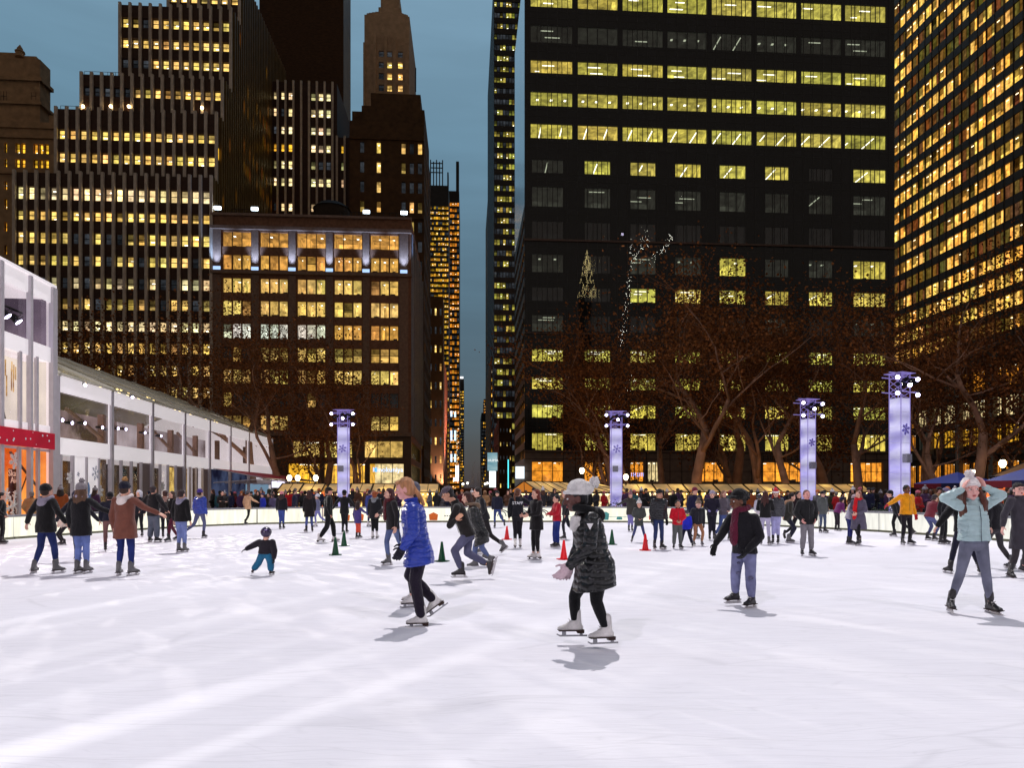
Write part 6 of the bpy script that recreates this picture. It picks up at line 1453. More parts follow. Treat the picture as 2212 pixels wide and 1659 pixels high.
# ---- hands with five separate fingers
def hand_geo(mb, wrist, d, palm_n, s=1.0, curl=.35, side=1):
    """wrist point, finger direction, palm normal"""
    d = d.normalized(); pn = (palm_n-d*palm_n.dot(d)).normalized(); x = d.cross(pn).normalized()*side
    P = lambda a, b_, c: wrist+d*(a*s)+x*(b_*s)+pn*(c*s)
    mb.loft([(P(.0, 0, 0), x*.024*s, pn*.017*s), (P(.035, 0, 0), x*.036*s, pn*.016*s), (P(.085, 0, 0), x*.042*s, pn*.014*s), (P(.098, 0, 0), x*.036*s, pn*.010*s)], 14)
    for i, (off, ln) in enumerate(((-.032, .068), (-.011, .078), (.011, .073), (.031, .056))):
        a = P(.088, off, 0); dd = (d+x*off*1.2).normalized(); c1 = curl*(1+.12*i)
        d1 = (dd+pn*c1*.6).normalized(); d2 = (dd+pn*c1*1.8).normalized(); d3 = (dd+pn*c1*3.2).normalized()
        b_ = a+d1*ln*.48*s; c = b_+d2*ln*.32*s; e_ = c+d3*ln*.25*s
        mb.cap(a, b_, .0092*s, .0086*s, 8); mb.cap(b_, c, .0086*s, .008*s, 8); mb.cap(c, e_, .008*s, .0068*s, 8)
    a = P(.02, -.03, .004); b_ = a+(d*.6-x*.75+pn*.35).normalized()*.04*s; c = b_+(d*.9-x*.25+pn*.4).normalized()*.032*s
    mb.cap(a, b_, .013*s, .010*s, 8); mb.cap(b_, c, .010*s, .008*s, 8)
# ---- generic pose in the person's own frame (right, forward, up), adult 1.72 m in skates
def gen(yaw, H=1.72, arms='down', legs='stand', lean=0.0, turn=0.0, seed=0, off=1.0):
    r = random.Random(seed); s = H/1.72; j = lambda a: r.uniform(-a, a)
    J = {'hip': (0, 0, .93), 'pL': (-.085, 0, .90), 'pR': (.085, 0, .90)}
    lg = {'stand': ((-.10, .03, .52), (-.12, 0, .155), (.10, .03, .52), (.12, 0, .155)),
          'wide': ((-.17, .04, .52), (-.27, -.02, .155), (.17, .04, .52), (.27, -.02, .155)),
          'stride': ((-.10, .10, .54), (-.10, .06, .155), (.15, -.12, .50), (.26, -.42, .26)),
          'strideL': ((-.15, -.12, .50), (-.26, -.42, .26), (.10, .10, .54), (.10, .06, .155)),
          'walk': ((-.09, .16, .54), (-.09, .2, .155), (.10, -.05, .5), (.12, -.28, .17)),
          'narrow': ((-.07, .02, .52), (-.07, 0, .155), (.07, .05, .52), (.08, .04, .155)),
          'bend': ((-.14, .15, .50), (-.15, -.02, .155), (.14, .15, .50), (.15, -.02, .155))}[legs]
    J['kL'], J['aL'], J['kR'], J['aR'] = lg
    if legs == 'bend':
        for k_ in ('hip', 'pL', 'pR'): p = J[k_]; J[k_] = (p[0], p[1]-.08, p[2]-.07)
    up = {'chest': (0, .0, 1.28), 'neck': (0, 0, 1.455), 'head': (0, .02, 1.60), 'sL': (-.175, 0, 1.40), 'sR': (.175, 0, 1.40)}
    ar = {'down': ((-.225, -.03, 1.12), (-.235, .04, .88), (.225, -.03, 1.12), (.235, .04, .88)),
          'out': ((-.34, -.04, 1.20), (-.48, .02, .99), (.34, -.04, 1.20), (.48, .02, .99)),
          'outR': ((-.235, -.03, 1.13), (-.25, .05, .89), (.38, -.02, 1.27), (.61, .03, 1.16)),
          'outL': ((-.38, -.02, 1.27), (-.61, .03, 1.16), (.235, -.03, 1.13), (.25, .05, .89)),
          'fwd': ((-.24, .08, 1.15), (-.14, .30, 1.10), (.24, .08, 1.15), (.14, .30, 1.10)),
          'clasp': ((-.25, .03, 1.13), (-.07, .20, 1.02), (.25, .03, 1.13), (.07, .20, 1.02)),
          'cross': ((-.24, .06, 1.15), (.08, .20, 1.20), (.24, .06, 1.15), (-.08, .21, 1.17)),
          'pocket': ((-.27, -.05, 1.13), (-.19, .10, .96), (.27, -.05, 1.13), (.19, .10, .96)),
          'phone': ((-.23, .05, 1.14), (-.08, .26, 1.22), (.23, .05, 1.14), (.08, .26, 1.22))}[arms]
    up['eL'], up['hL'], up['eR'], up['hR'] = ar
    hb = Vector(J['hip']); c_, s_ = math.cos(lean), math.sin(lean)
    for k_, p in up.items():
        v = Vector(p); dz = v.z-.93; dy = v.y; J[k_] = (v.x+j(.01), hb.y+dy*c_+dz*s_, hb.z+dz*c_-dy*s_)
    if lean > .25:
        h = Vector(J['head']); n_ = Vector(J['neck']); J['head'] = tuple(n_+Vector((0, .06, .13)))
    cy, sy = math.cos(yaw), math.sin(yaw); out = {}
    for k_, p in J.items():
        x, f, u = p[0]*s*off, p[1]*s, p[2]*s
        if k_ == 'head': x = p[0]*s
        out[k_] = Vector((x*cy+f*sy, -x*sy+f*cy, u))
    out['face'] = Vector((math.sin(yaw+turn), math.cos(yaw+turn), 0)); out['front'] = Vector((sy, cy, 0))
    ft = Vector((sy, cy, 0)); out['tL'] = ft.copy(); out['tR'] = ft.copy()
    if legs == 'stride': out['tR'] = (ft*.8+Vector((cy, -sy, 0))*.3+Vector((0, 0, -.55))).normalized()
    if legs == 'strideL': out['tL'] = (ft*.8-Vector((cy, -sy, 0))*.3+Vector((0, 0, -.55))).normalized()
    if legs in ('stand', 'wide'): out['tL'] = (ft-Vector((cy, -sy, 0))*.3).normalized(); out['tR'] = (ft+Vector((cy, -sy, 0))*.3).normalized()
    out['s'] = s; return out
DEF = dict(coat=(20, 20, 24), pants=(24, 24, 30), skin=LIGHT, hair=(50, 34, 26), hairstyle='short', hat=None, hatc=(30, 30, 34), hem=.06, loose=0, skate='black', gloves=None, scarf=None, quilt=0, flare=0, hood=None, jeans=False, fit=1.0, sexw=1.0)
def person(label, x, foot_y, J, Y=None, group=None, z0=0, detail=1, **kw):
    S = dict(DEF); S.update(kw); Y = Y or CH*F/(foot_y-HY); X = (x-HX)/F*Y
    s = J['s']; root = thing('person', label, 'person', (X, Y, z0), group, world=False)
    vox = {3: .011, 2: .016, 1: .024, 0: .034}[detail]; sm = 3 if detail > 1 else 2
    face = J['face'].normalized(); upv = Vector((0, 0, 1)); seed = hash(label) % 97 if False else (len(label)*7+int(x)) % 97
    hd = J['head']; nk = J['neck']; hup = (hd-nk).normalized()*.35+upv*.65; hup.normalize()
    fx = (face-hup*face.dot(hup)).normalized(); rx = fx.cross(hup).normalized(); RH = Matrix((rx, fx, hup)).transposed()
    hk = S.get('headk', 1.08); H3 = lambda a, b_, c: hd+RH@Vector((a*s*hk, b_*s*hk, c*s*hk))
    lat = (J['sR']-J['sL']).normalized(); spine = (nk-J['hip']).normalized()
    fwd = J['front']-spine*J['front'].dot(spine); fwd.normalize(); lat2 = fwd.cross(spine).normalized()
    if S.get('lat'): lat2 = Vector(S['lat']).normalized(); fwd = spine.cross(lat2).normalized()*(-1)
    sw = (J['sR']-J['sL']).length/2; W = max(sw, .12*s); w = S['sexw']
    skm = skinm(S['skin'])
    # ---------- body: one continuous surface, head to ankles
    b = MB()
    b.ell(H3(0, -.008, .025), (.074*s*hk, .093*s*hk, .092*s*hk), RH); b.ell(H3(0, .018, -.045), (.058*s*hk, .066*s*hk, .070*s*hk), RH); b.ell(H3(0, .052, -.085), (.026*s*hk, .026*s*hk, .022*s*hk), RH)
    if detail > 0:
        b.cap(H3(0, .084, .012), H3(0, .102, -.028), .010*s*hk, .015*s*hk, 8); b.ell(H3(.074, -.01, -.015), (.012*s*hk, .022*s*hk, .032*s*hk), RH); b.ell(H3(-.074, -.01, -.015), (.012*s*hk, .022*s*hk, .032*s*hk), RH)
        b.ell(H3(0, .077, -.058), (.024*s*hk, .014*s*hk, .012*s*hk), RH); b.ell(H3(0, .078, .032), (.048*s*hk, .014*s*hk, .012*s*hk), RH)
        b.ell(H3(.038, .058, -.03), (.022*s*hk, .02*s*hk, .02*s*hk), RH); b.ell(H3(-.038, .058, -.03), (.022*s*hk, .02*s*hk, .02*s*hk), RH)
    b.cap(nk-spine*.04*s*hk, H3(0, -.015, -.05), .058*s*hk, .052*s*hk)
    hp = J['hip']; ch = J['chest'] if 'chest' in J else hp.lerp(nk, .66)
    b.loft([(hp-spine*.08*s, lat2*.13*s, fwd*.09*s), (hp+spine*.08*s, lat2*.13*s, fwd*.09*s), (hp.lerp(nk, .5), lat2*.12*s, fwd*.09*s), (hp.lerp(nk, .8), lat2*W*.85, fwd*.09*s), (nk-spine*.02*s, lat2*.07*s, fwd*.05*s)])
    for A_ in 'LR':
        b.cap(J['s'+A_], J['e'+A_], .042*s, .034*s); b.cap(J['e'+A_], J['h'+A_], .034*s, .026*s)
        b.cap(J['p'+A_], J['k'+A_], .068*s, .045*s); b.cap(J['k'+A_], J['a'+A_], .043*s, .034*s)
        wr = J['h'+A_]; d = (wr-J['e'+A_]).normalized()
        if not S['gloves'] and not (detail >= 3 and S.get('fingers')):
            if detail >= 2: hand_geo(b, wr, d, (lat2*(1 if A_ == 'L' else -1)), s*1.0, .35, 1 if A_ == 'L' else -1)
            else: b.cap(wr, wr+d*.10*s, .03*s, .024*s, 8, flat=lat2, k=.6)
        elif S.get('fingers'):
            dd, pn = S['fingers'][A_]; hand_geo(b, wr, Vector(dd), Vector(pn), s*1.05, .22, 1 if A_ == 'L' else -1)
    bv = {3: .0075, 2: .0085, 1: .02, 0: .03}[detail]
    if detail == 2 and S['gloves']: bv = .012
    link('body', remesh(b, bv, 1 if detail > 1 else 2, None, 'body', skm), root)
    if detail >= 2 and not S.get('nofac'):
        for sx in (-1, 1):
            m_ = MB(); m_.ell(H3(sx*.031, .072, .008), (.013*s*hk, .011*s*hk, .008*s*hk), RH, 10, 6); e1 = m_.build('eye', EYEW, root, True)
            m_ = MB(); m_.ell(H3(sx*.031+S.get('gaze', 0), .080, .008), (.0065*s*hk, .006*s*hk, .0065*s*hk), RH, 8, 5); m_.build('iris', EYE, e1, True)
            m_ = MB(); m_.cap(H3(sx*.016, .087, .029), H3(sx*.046, .078, .031), .004*s*hk, .003*s*hk, 6); m_.build('eyebrow', hairm(S['hair']), root, True)
        m_ = MB(); m_.ell(H3(0, .088, -.056), (.020*s*hk, .006*s*hk, .005*s*hk), RH, 10, 5); m_.ell(H3(0, .086, -.065), (.016*s*hk, .007*s*hk, .005*s*hk), RH, 10, 5); m_.build('lips', LIP, root, True)
    elif detail == 1 and J['face'].y < .3:
        for sx in (-1, 1): m_ = MB(); m_.ell(H3(sx*.031, .076, .006), (.013*s*hk, .008*s*hk, .007*s*hk), RH, 8, 5); m_.build('eye', EYE, root, True)
        m_ = MB(); m_.ell(H3(0, .086, -.06), (.020*s*hk, .006*s*hk, .006*s*hk), RH, 8, 5); m_.build('lips', LIP, root, True)
    # ---------- jacket
    cm = cloth(S['coat'], shiny=S.get('shiny', 0) or (1 if S['quilt'] else 0)); b = MB(); pf_ = 1.0*S['fit']; ex = .022*s*pf_+ (.012*s if S['quilt'] else 0)
    hem = hp-spine*0-upv*S['hem']*s*1.0 if S['hem'] > .12 else hp-spine*S['hem']*s
    fl = S['flare']
    rings = [(hem, lat2*((.165+fl)*s*w+ex), fwd*((.118+fl*.9)*s*w+ex))]
    if S['hem'] > .12: rings.append((hp-spine*.02*s, lat2*((.165+fl*.35)*s*w+ex), fwd*((.122+fl*.3)*s*w+ex)))
    rings += [(hp+spine*.12*s, lat2*(.145*s*w+ex), fwd*(.105*s*w+ex)), (hp.lerp(nk, .48), lat2*(.147*s*w+ex), fwd*(.107*s*w+ex)), (hp.lerp(nk, .7), lat2*(W*.9+ex*.8), fwd*(.116*s+ex)), (hp.lerp(nk, .87), lat2*(W*.86+ex*.5), fwd*(.098*s+ex*.8)), (hp.lerp(nk, .96), lat2*W*.5, fwd*(.072*s+ex*.3)), (nk+spine*.025*s, lat2*.068*s, fwd*.066*s)]
    b.loft(rings)
    if S.get('rings'):
        b = MB(); b.loft([(Vector(c), lat2*a_, (fwd if len(f_) == 0 else Vector(f_))*b_) for c, a_, b_, f_ in S['rings']], 24)
    for A_ in 'LR':
        sh = J['s'+A_]; b.cap(nk.lerp(sh, .45)-spine*.035*s, sh, .058*s, .064*s*pf_+ex*.25); b.cap(sh, J['e'+A_], .058*s*pf_+ex*.5, .049*s*pf_+ex*.5); wr = J['h'+A_]; b.cap(J['e'+A_], wr-(wr-J['e'+A_]).normalized()*.015*s, .049*s*pf_+ex*.5, .036*s*pf_+ex*.35)
    if S['hood'] is not None or S.get('hoodself'):
        pass
    q = S['quilt']; dj = folds(.010*s if detail > 1 else .006, 8, q if detail > 1 else 0, S.get('pitch', .075), seed)
    if detail >= 1: jk = link(S.get('coatname', 'jacket'), remesh(b, vox, sm, dj, 'jacket', cm), root)
    else: jk = link(S.get('coatname', 'jacket'), remesh(b, vox, 2, None, 'jacket', cm), root)
    if S['hood']:
        hm = cloth(S['hood']); b = MB(); c0 = nk-fwd*.055*s-spine*.01*s
        for i in range(11):
            a = math.pi*(-.15+1.3*i/10); p = nk+lat2*math.cos(a)*.105*s-fwd*(math.sin(a)*.10-.01)*s+spine*(.035-.06*math.sin(a))*s*.6; p2 = nk+lat2*math.cos(a+.01+math.pi*.13)*.105*s-fwd*(math.sin(a+math.pi*.13)*.10-.01)*s+spine*(.035-.06*math.sin(a+math.pi*.13))*s*.6
            b.cap(p, p2, .042*s, .042*s, 8)
        b.ell(nk-fwd*.10*s-spine*.07*s, (.10*s, .06*s, .09*s)); link('hood', remesh(b, vox, 2, folds(.006, 14, 0, 1, seed) if detail > 1 else None, 'hood', hm), root)
    else:
        b = MB()
        for i in range(12):
            a = 2*math.pi*i/12; a2 = 2*math.pi*(i+1)/12; P_ = lambda t: nk+lat2*math.cos(t)*.068*s+fwd*math.sin(t)*.066*s+spine*.02*s; b.bar(P_(a), P_(a2), .024*s, 6)
        link('collar', remesh(b, min(vox, .02), 2, None, 'collar', cloth(S.get('collarc', S['coat']))), root)
    if detail >= 2 and J['front'].y < .2 and not S['quilt'] and hk:
        m_ = MB(); wq = .107*s*w+ex; m_.path([hp.lerp(nk, .84)+fwd*(.098*s+ex*.8+.004), hp.lerp(nk, .66)+fwd*(.118*s+ex+.004), hp.lerp(nk, .4)+fwd*(wq+.006), hp+spine*.05*s+fwd*(.116*s*w+ex+.004)], [.0045]*4, 5); m_.build('zip', surf('zip_metal', rgb(90, 88, 92), .35, .1, 3, 0, metal=.6), root)
    # ---------- trousers
    pm = denim(S['pants']) if S['jeans'] else cloth(S['pants']); b = MB(); L_ = S['loose']
    b.loft([(hp-spine*.13*s, lat2*.115*s, fwd*.09*s), (hp-spine*.04*s, lat2*(.155+L_*.3)*s*w, fwd*(.112+L_*.2)*s*w), (hp+spine*.04*s, lat2*.145*s*w, fwd*.105*s*w), (hp+spine*.09*s, lat2*.12*s, fwd*.09*s)])
    for A_ in 'LR':
        k_, a_ = J['k'+A_], J['a'+A_]; end = k_.lerp(a_, S.get('pantend', .83)); b.cap(J['p'+A_], k_, (.088+L_*.6)*s*w, (.060+L_)*s); b.cap(k_, k_.lerp(a_, .35), (.060+L_)*s, (.059+L_)*s); b.cap(k_.lerp(a_, .35), end, (.059+L_)*s, (.044+L_*1.2)*s)
    link('trousers', remesh(b, vox, sm, folds(.006*s if not S.get('tight') else .0015, 12, 0, 1, seed+5) if detail >= 1 else None, 'trousers', pm), root)
    # ---------- hair and hats
    hs = S['hairstyle']; hm = hairm(S['hair'])
    if hs:
        b = MB(); b.ell(H3(0, -.022, .040), (.084*s*hk, .094*s*hk, .092*s*hk), RH)
        if hs in ('short', 'curly'): b.ell(H3(0, -.04, -.01), (.078*s*hk, .07*s*hk, .075*s*hk), RH)
        if hs in ('long', 'verylong', 'pony', 'bob'): b.ell(H3(0, -.035, -.01), (.086*s*hk, .078*s*hk, .095*s*hk), RH)
        if hs in ('long', 'verylong'):
            ln = .30 if hs == 'long' else .42
            for i in range(9):
                a = math.pi*(i/8.0); px_, py_ = math.cos(a)*.075, -math.sin(a)*.07-.015; sway = .02*math.sin(i*2.1+seed)
                p0 = H3(px_, py_, -.02); p1 = H3(px_*1.25+sway, py_*1.25-.01, -.02-ln*.5); p2 = H3(px_*1.15-sway, py_*1.2+.0, -.02-ln*(.85+.15*math.sin(i*1.7)))
                b.cap(p0, p1, .030*s, .030*s, 8); b.cap(p1, p2, .030*s, .012*s, 8)
        if S.get('locks'):
            for sx in (-1, 1):
                for q_ in range(3):
                    w_ = .012*q_; b.cap(H3(sx*(.070+w_), .02-.02*q_, -.02), H3(sx*(.098+w_), .055-.02*q_, -.13), .024*s*hk, .030*s*hk, 8); b.cap(H3(sx*(.098+w_), .055-.02*q_, -.13), H3(sx*(.082+w_*1.6), .085-.02*q_, -.235-.02*q_), .030*s*hk, .014*s*hk, 8)
        if hs == 'pony':
            pts = S.get('ponypts') or [(0, -.10, .03), (0, -.16, -.03), (0, -.165, -.13), (0, -.14, -.22)]
            for i in range(len(pts)-1): b.cap(H3(*pts[i]), H3(*pts[i+1]), (.034-.004*i)*s, (.034-.004*(i+1))*s, 8)
        if S.get('fringe'): b.ell(H3(.0, .055, .078), (.062*s*hk, .040*s*hk, .028*s*hk), RH)
        link('hair', remesh(b, min(vox, .015) if detail else .03, 1, folds(.006, 26, 0, 1, seed) if detail > 1 else None, 'hair', hm), root)
    ht = S['hat']
    if ht:
        hc = cloth(S['hatc'], bump=.6, sc_=14); b = MB()
        if ht in ('beanie', 'pom', 'slouch'):
            b.ell(H3(0, -.022 if ht != 'slouch' else -.04, .066 if ht != 'slouch' else .075), (.090*s*hk, .102*s*hk, .086*s*hk), RH)
            if ht == 'slouch': b.cap(H3(0, -.05, .085), H3(0, -.12, .062), .076*s*hk, .058*s*hk)
            for i in range(14):
                a, a2 = 2*math.pi*i/14, 2*math.pi*(i+1)/14; P_ = lambda t: H3(math.cos(t)*.080, math.sin(t)*.092-.012, .044+.022*math.sin(t)); b.bar(P_(a), P_(a2), .019*s*hk, 6)
            hat = link('hat', remesh(b, min(vox, .014) if detail else .028, 1, folds(.004, 30, 0, 1, seed) if detail > 1 else None, 'hat', hc), root)
            if ht in ('pom', 'slouch'):
                b = MB(); pc_ = H3(*( (0, -.02, .175) if ht == 'pom' else S.get('pompos', (0, -.185, .10)))); b.ell(pc_, .045*s*hk, n=10, m=7)
                link('pompom', remesh(b, .009 if detail > 1 else .02, 0, folds(.022 if detail > 1 else .01, 55, 0, 1, seed), 'pompom', cloth(S.get('pomc', S['hatc']), bump=1)), hat)
        elif ht == 'cap':
            b.ell(H3(0, -.01, .060), (.086*s*hk, .100*s*hk, .078*s*hk), RH); b.cap(H3(-.035, .085, .052), H3(.035, .085, .052), .02*s*hk, .02*s*hk, 8); b.loft([(H3(0, .07, .045), rx*.07*s*hk, hup*.012*s*hk), (H3(0, .125, .042), rx*.062*s*hk, hup*.010*s*hk), (H3(0, .165, .034), rx*.035*s*hk, hup*.006*s*hk)], 12)
            link('cap', remesh(b, .012 if detail else .028, 1, None, 'cap', hc), root)
        elif ht == 'helmet':
            b.ell(H3(0, -.02, .045), (.112*s*hk, .128*s*hk, .115*s*hk), RH); link('helmet', remesh(b, .014, 1, None, 'helmet', surf('helmet_%d' % S['hatc'][0], rgb(*S['hatc']), .25, .15, 5, .05, spec=.6)), root)
            m_ = MB(); m_.ell(H3(.04, -.11, .10), (.03*s*hk, .03*s*hk, .012*s*hk), RH); m_.build('helmet_vent', surf('vent_light', rgb(150, 130, 190), .3, .1, 3, 0), root)
        elif ht == 'hood':
            b.ell(H3(0, -.03, .03), (.105*s*hk, .108*s*hk, .118*s*hk), RH); b.ell(H3(0, -.04, -.07), (.10*s*hk, .09*s*hk, .08*s*hk), RH)
            link('hood', remesh(b, vox, 1, None, 'hood', cloth(S['hatc'])), root)
        elif ht == 'santa':
            b.cap(H3(0, -.01, .09), H3(.02, -.07, .17), .085*s*hk, .04*s*hk); hat = link('hat', remesh(b, .018, 1, None, 'hat', cloth((200, 30, 40))), root); b = MB()
            for i in range(12):
                a, a2 = 2*math.pi*i/12, 2*math.pi*(i+1)/12; P_ = lambda t: H3(math.cos(t)*.084, math.sin(t)*.096-.012, .055); b.bar(P_(a), P_(a2), .028*s*hk, 6)
            b.ell(H3(.06, -.12, .14), .035*s*hk); link('hat_trim', remesh(b, .014, 1, None, 'hat_trim', cloth((235, 230, 235))), hat)
    if S['scarf']:
        b = MB()
        for i in range(12):
            a, a2 = 2*math.pi*i/12, 2*math.pi*(i+1)/12; P_ = lambda t: nk+lat2*math.cos(t)*.082*s+fwd*math.sin(t)*.085*s+spine*(.03+.015*math.sin(t*2))*s; b.bar(P_(a), P_(a2), .044*s, 8)
        if S.get('scarftail', 1):
            t0 = nk+fwd*.11*s+lat2*.03*s; t1 = hp.lerp(nk, .55)+fwd*(.145*s)+lat2*.045*s; t2 = hp.lerp(nk, S.get('tailend', .3))+fwd*(.15*s)+lat2*.05*s
            b.cap(t0, t1, .060*s, .078*s, 10, flat=fwd, k=.4); b.cap(t1, t2, .078*s, .080*s, 10, flat=fwd, k=.35)
        link('scarf', remesh(b, min(vox, .015), 1, folds(.008, 16, 0, 1, seed) if detail > 1 else None, 'scarf', cloth(S['scarf'], bump=.8)), root)
    # ---------- gloves
    if S['gloves']:
        for A_ in 'LR':
            b = MB(); wr = J['h'+A_]; d = (wr-J['e'+A_]).normalized()
            if S.get('fd') and A_ in S['fd']: d = Vector(S['fd'][A_]).normalized()
            if detail >= 2: hand_geo(b, wr, d, (fwd*.3+lat2*(1 if A_ == 'L' else -1)), s*1.2, .38, 1 if A_ == 'L' else -1); b.cap(wr-d*.05*s, wr+d*.03*s, .034*s, .036*s, 10)
            else: b.cap(wr, wr+d*.10*s, .036*s, .032*s, 8); b.cap(wr+d*.02*s, wr+d*.06*s+fwd*.04*s, .015*s, .012*s, 6)
            link('glove', remesh(b, .0085 if detail >= 2 else .02, 1, None, 'glove', cloth(S['gloves'], bump=.6)), root)
    # ---------- skates
    for A_ in 'LR': put_skate(root, S['skate'], J['a'+A_], J['t'+A_], s*S.get('bootk', 1.0), shin=(J['k'+A_]-J['a'+A_]).normalized() if detail > 0 else None, far=detail < 1)
    return root
# joints surveyed on the photograph: px are overview pixels, dy metres away from the viewer
def pose(x0, Y, pts, s=1.0, **kw):
    k = Y/F; out = {}
    for n_, p in pts.items(): out[n_] = Vector(((p[0]-x0)*k*1.0, p[2] if len(p) > 2 else 0, CH+(HY-p[1])*k))
    for n_, v in kw.items(): out[n_] = Vector(v)
    if 'chest' not in out: out['chest'] = out['hip'].lerp(out['neck'], .66)
    out['s'] = s; return out
def cD(x, y): return (753+.2764*x, 995.6+.2764*y)
def cF(x, y): return (1146+.2764*x, 995.6+.2764*y)
def cG(x, y): return (1375.5+.1777*x, 917+.1777*y)
def cJ(x, y): return (1965+.1579*x, 995.6+.1579*y)
def q(f, x, y, d=0): a, b_ = f(x, y); return (a, b_, d)

# 1 woman in the blue puffer coat
Yb = 8.2; x0 = 907
Jb = pose(x0, Yb, dict(head=q(cD, 438, 222), neck=q(cD, 490, 318), hip=q(cD, 545, 700), sL=q(cD, 512, 372, -.17), sR=q(cD, 492, 368, .17), eL=q(cD, 532, 545, -.27), hL=q(cD, 455, 668, -.25), eR=q(cD, 470, 545, .25), hR=q(cD, 412, 662, .20),
                    pL=q(cD, 560, 735, -.08), pR=q(cD, 535, 735, .09), kL=q(cD, 528, 935, -.09), aL=q(cD, 575, 1195, -.10), kR=q(cD, 468, 905, .11), aR=q(cD, 648, 1092, .12)), 1.02,
          face=(-1, -.12, -.22), front=(-1, -.1, 0), tL=(-1, -.12, 0), tR=(-.85, .0, -.62))
person('woman in a bright blue quilted coat and dark trousers skating left, blonde ponytail', x0, 1352, Jb, Yb, detail=3, coat=(38, 62, 168), pants=(30, 22, 38), skin=(232, 168, 160), hair=(198, 140, 96), hairstyle='pony', ponypts=[(0, -.09, .0), (0, -.13, -.06), (.0, -.16, -.15), (0, -.17, -.20)], fringe=1,
       hem=.17, flare=.035, quilt=.008, pitch=.07, skate='figure', gloves=(24, 20, 34), loose=.012, shiny=1, pantend=.98, gaze=0, fit=1.1)
wk = [o for o in COL.objects if o.name.startswith('person')][-1]
PB = lambda x, y, d: pose(907, Yb, dict(hip=(0, 0), neck=(0, 0), a=q(cD, x, y, d)))['a']
m_ = MB(); c_ = PB(446, 497, -.21); m_.box(c_.x-.015, c_.x+.015, c_.y-.02, c_.y+.02, c_.z-.018, c_.z+.018); m_.build('coat_badge', WHT, wk)
m_ = MB(); m_.path([PB(405, 330, 0), PB(392, 420, -.02), PB(398, 560, -.02), PB(415, 735, -.02)], [.006]*4, 5); m_.build('zip', surf('zip_navy', rgb(14, 20, 60), .4, .1, 3, 0), wk)
# 2 woman in the black coat with the white pompom hat
Yk = 7.04; x0 = 1264
Jk = pose(x0, Yk, dict(head=q(cF, 352, 292), neck=q(cF, 420, 392), hip=q(cF, 500, 800), sL=q(cF, 462, 452, -.19), sR=q(cF, 410, 442, .18), eL=q(cF, 440, 640, -.30), hL=q(cF, 285, 805, -.26), eR=q(cF, 400, 650, .24), hR=q(cF, 335, 815, .22),
                    pL=q(cF, 520, 880, -.08), pR=q(cF, 440, 880, .09), kL=q(cF, 505, 1085, -.09), aL=q(cF, 575, 1285, -.12), kR=q(cF, 352, 1075, .12), aR=q(cF, 355, 1265, .10)), 1.06,
          face=(-1, -.05, -.08), front=(-1, -.12, 0), tL=(-1, -.2, 0), tR=(-1, -.05, 0))
person('woman in a glossy black padded coat, black leggings and white pompom hat, skating left', x0, 1397, Jk, Yk, detail=3, coat=(16, 16, 18), pants=(14, 14, 17), headk=1.14, skin=DARKSK, hair=(16, 14, 16), hairstyle='short', hat='slouch', hatc=(222, 218, 216), pompos=(0, -.185, .10), hem=.24, flare=.045, quilt=.006, pitch=.085, shiny=1, skate='figure', gloves=(205, 178, 186),
       hood=(12, 12, 14), tight=1, coatname='coat', sexw=1.12, pantend=.9, bootk=1.0, fit=1.0)
wk = [o for o in COL.objects if o.name.startswith('person')][-1]
m_ = MB(); c_ = pose(x0, Yk, dict(hip=(0, 0), neck=(0, 0), a=q(cF, 437, 500, -.30)))['a']; m_.add([c_+Vector((-.033, -.02, .028)), c_+Vector((.033, -.02, .028)), c_+Vector((0, -.02, -.036))], [(0, 1, 2)]); m_.build('sleeve_patch', WHT, wk)
m_ = MB(); pts = [pose(x0, Yk, dict(hip=(0, 0), neck=(0, 0), a=q(cF, a, b_, -.11)))['a'] for a, b_ in ((352, 430), (345, 490), (318, 540))]
m_.path(pts, [.05, .065, .03], 8); link('fur_lapel', remesh(m_, .012, 1, folds(.012, 40), 'fur_lapel', cloth((222, 218, 216), bump=1)), wk)
# 3 man with the burgundy scarf
Ys = 9.5; x0 = 1603
Js = pose(x0, Ys, dict(head=(1593, 1083, 0), neck=(1604, 1103), hip=(1608, 1188), sR=(1587, 1120, .12), sL=(1622, 1120, -.12), eR=(1567, 1152, .12), hR=(1550, 1176, .08), eL=(1634, 1158, -.15), hL=(1604, 1186, -.22),
                    pR=(1598, 1196, .06), pL=(1617, 1196, -.06), kR=(1592, 1240, .05), kL=(1617, 1243, -.08), aR=(1592, 1283, .08), aL=(1618, 1289, -.10)), .96,
          face=(-1, -.25, -.05), front=(-.85, -.5, 0), tR=(-.95, -.3, 0), tL=(-.8, -.55, 0))
person('man in a black jacket, burgundy scarf, black fur hat and light jeans, gliding left', x0, 1310, Js, Ys, detail=3, coat=(20, 18, 24), pants=(122, 124, 162), jeans=True, headk=1.15, skin=BROWNSK, hair=(20, 16, 16), hairstyle='short', hat='slouch', hatc=(14, 12, 14), pompos=(0, -.14, .04), scarf=(96, 20, 48), hem=.05, gloves=(14, 14, 18), loose=.014, fit=1.1, tailend=.25, fd={'R': (-.35, 0, -1), 'L': (-.7, 0, -.8)})
wk = [o for o in COL.objects if o.name.startswith('person')][-1]
for kx, kz, rr_0 in ((1593.5, 1238, .05), (1613, 1246, .06), (1594, 1216, .035)):
    m_ = MB(); c_ = pose(x0, Ys, dict(hip=(0, 0), neck=(0, 0), a=(kx, kz, -.16 if kx > 1600 else -.03)))['a']; m_.ell(c_, (rr_0*.7, .03, rr_0*.4), n=9, m=6); m_.build('knee_rip', surf('rip_dark', rgb(92, 90, 118), .9, .5, 30, .3), wk)
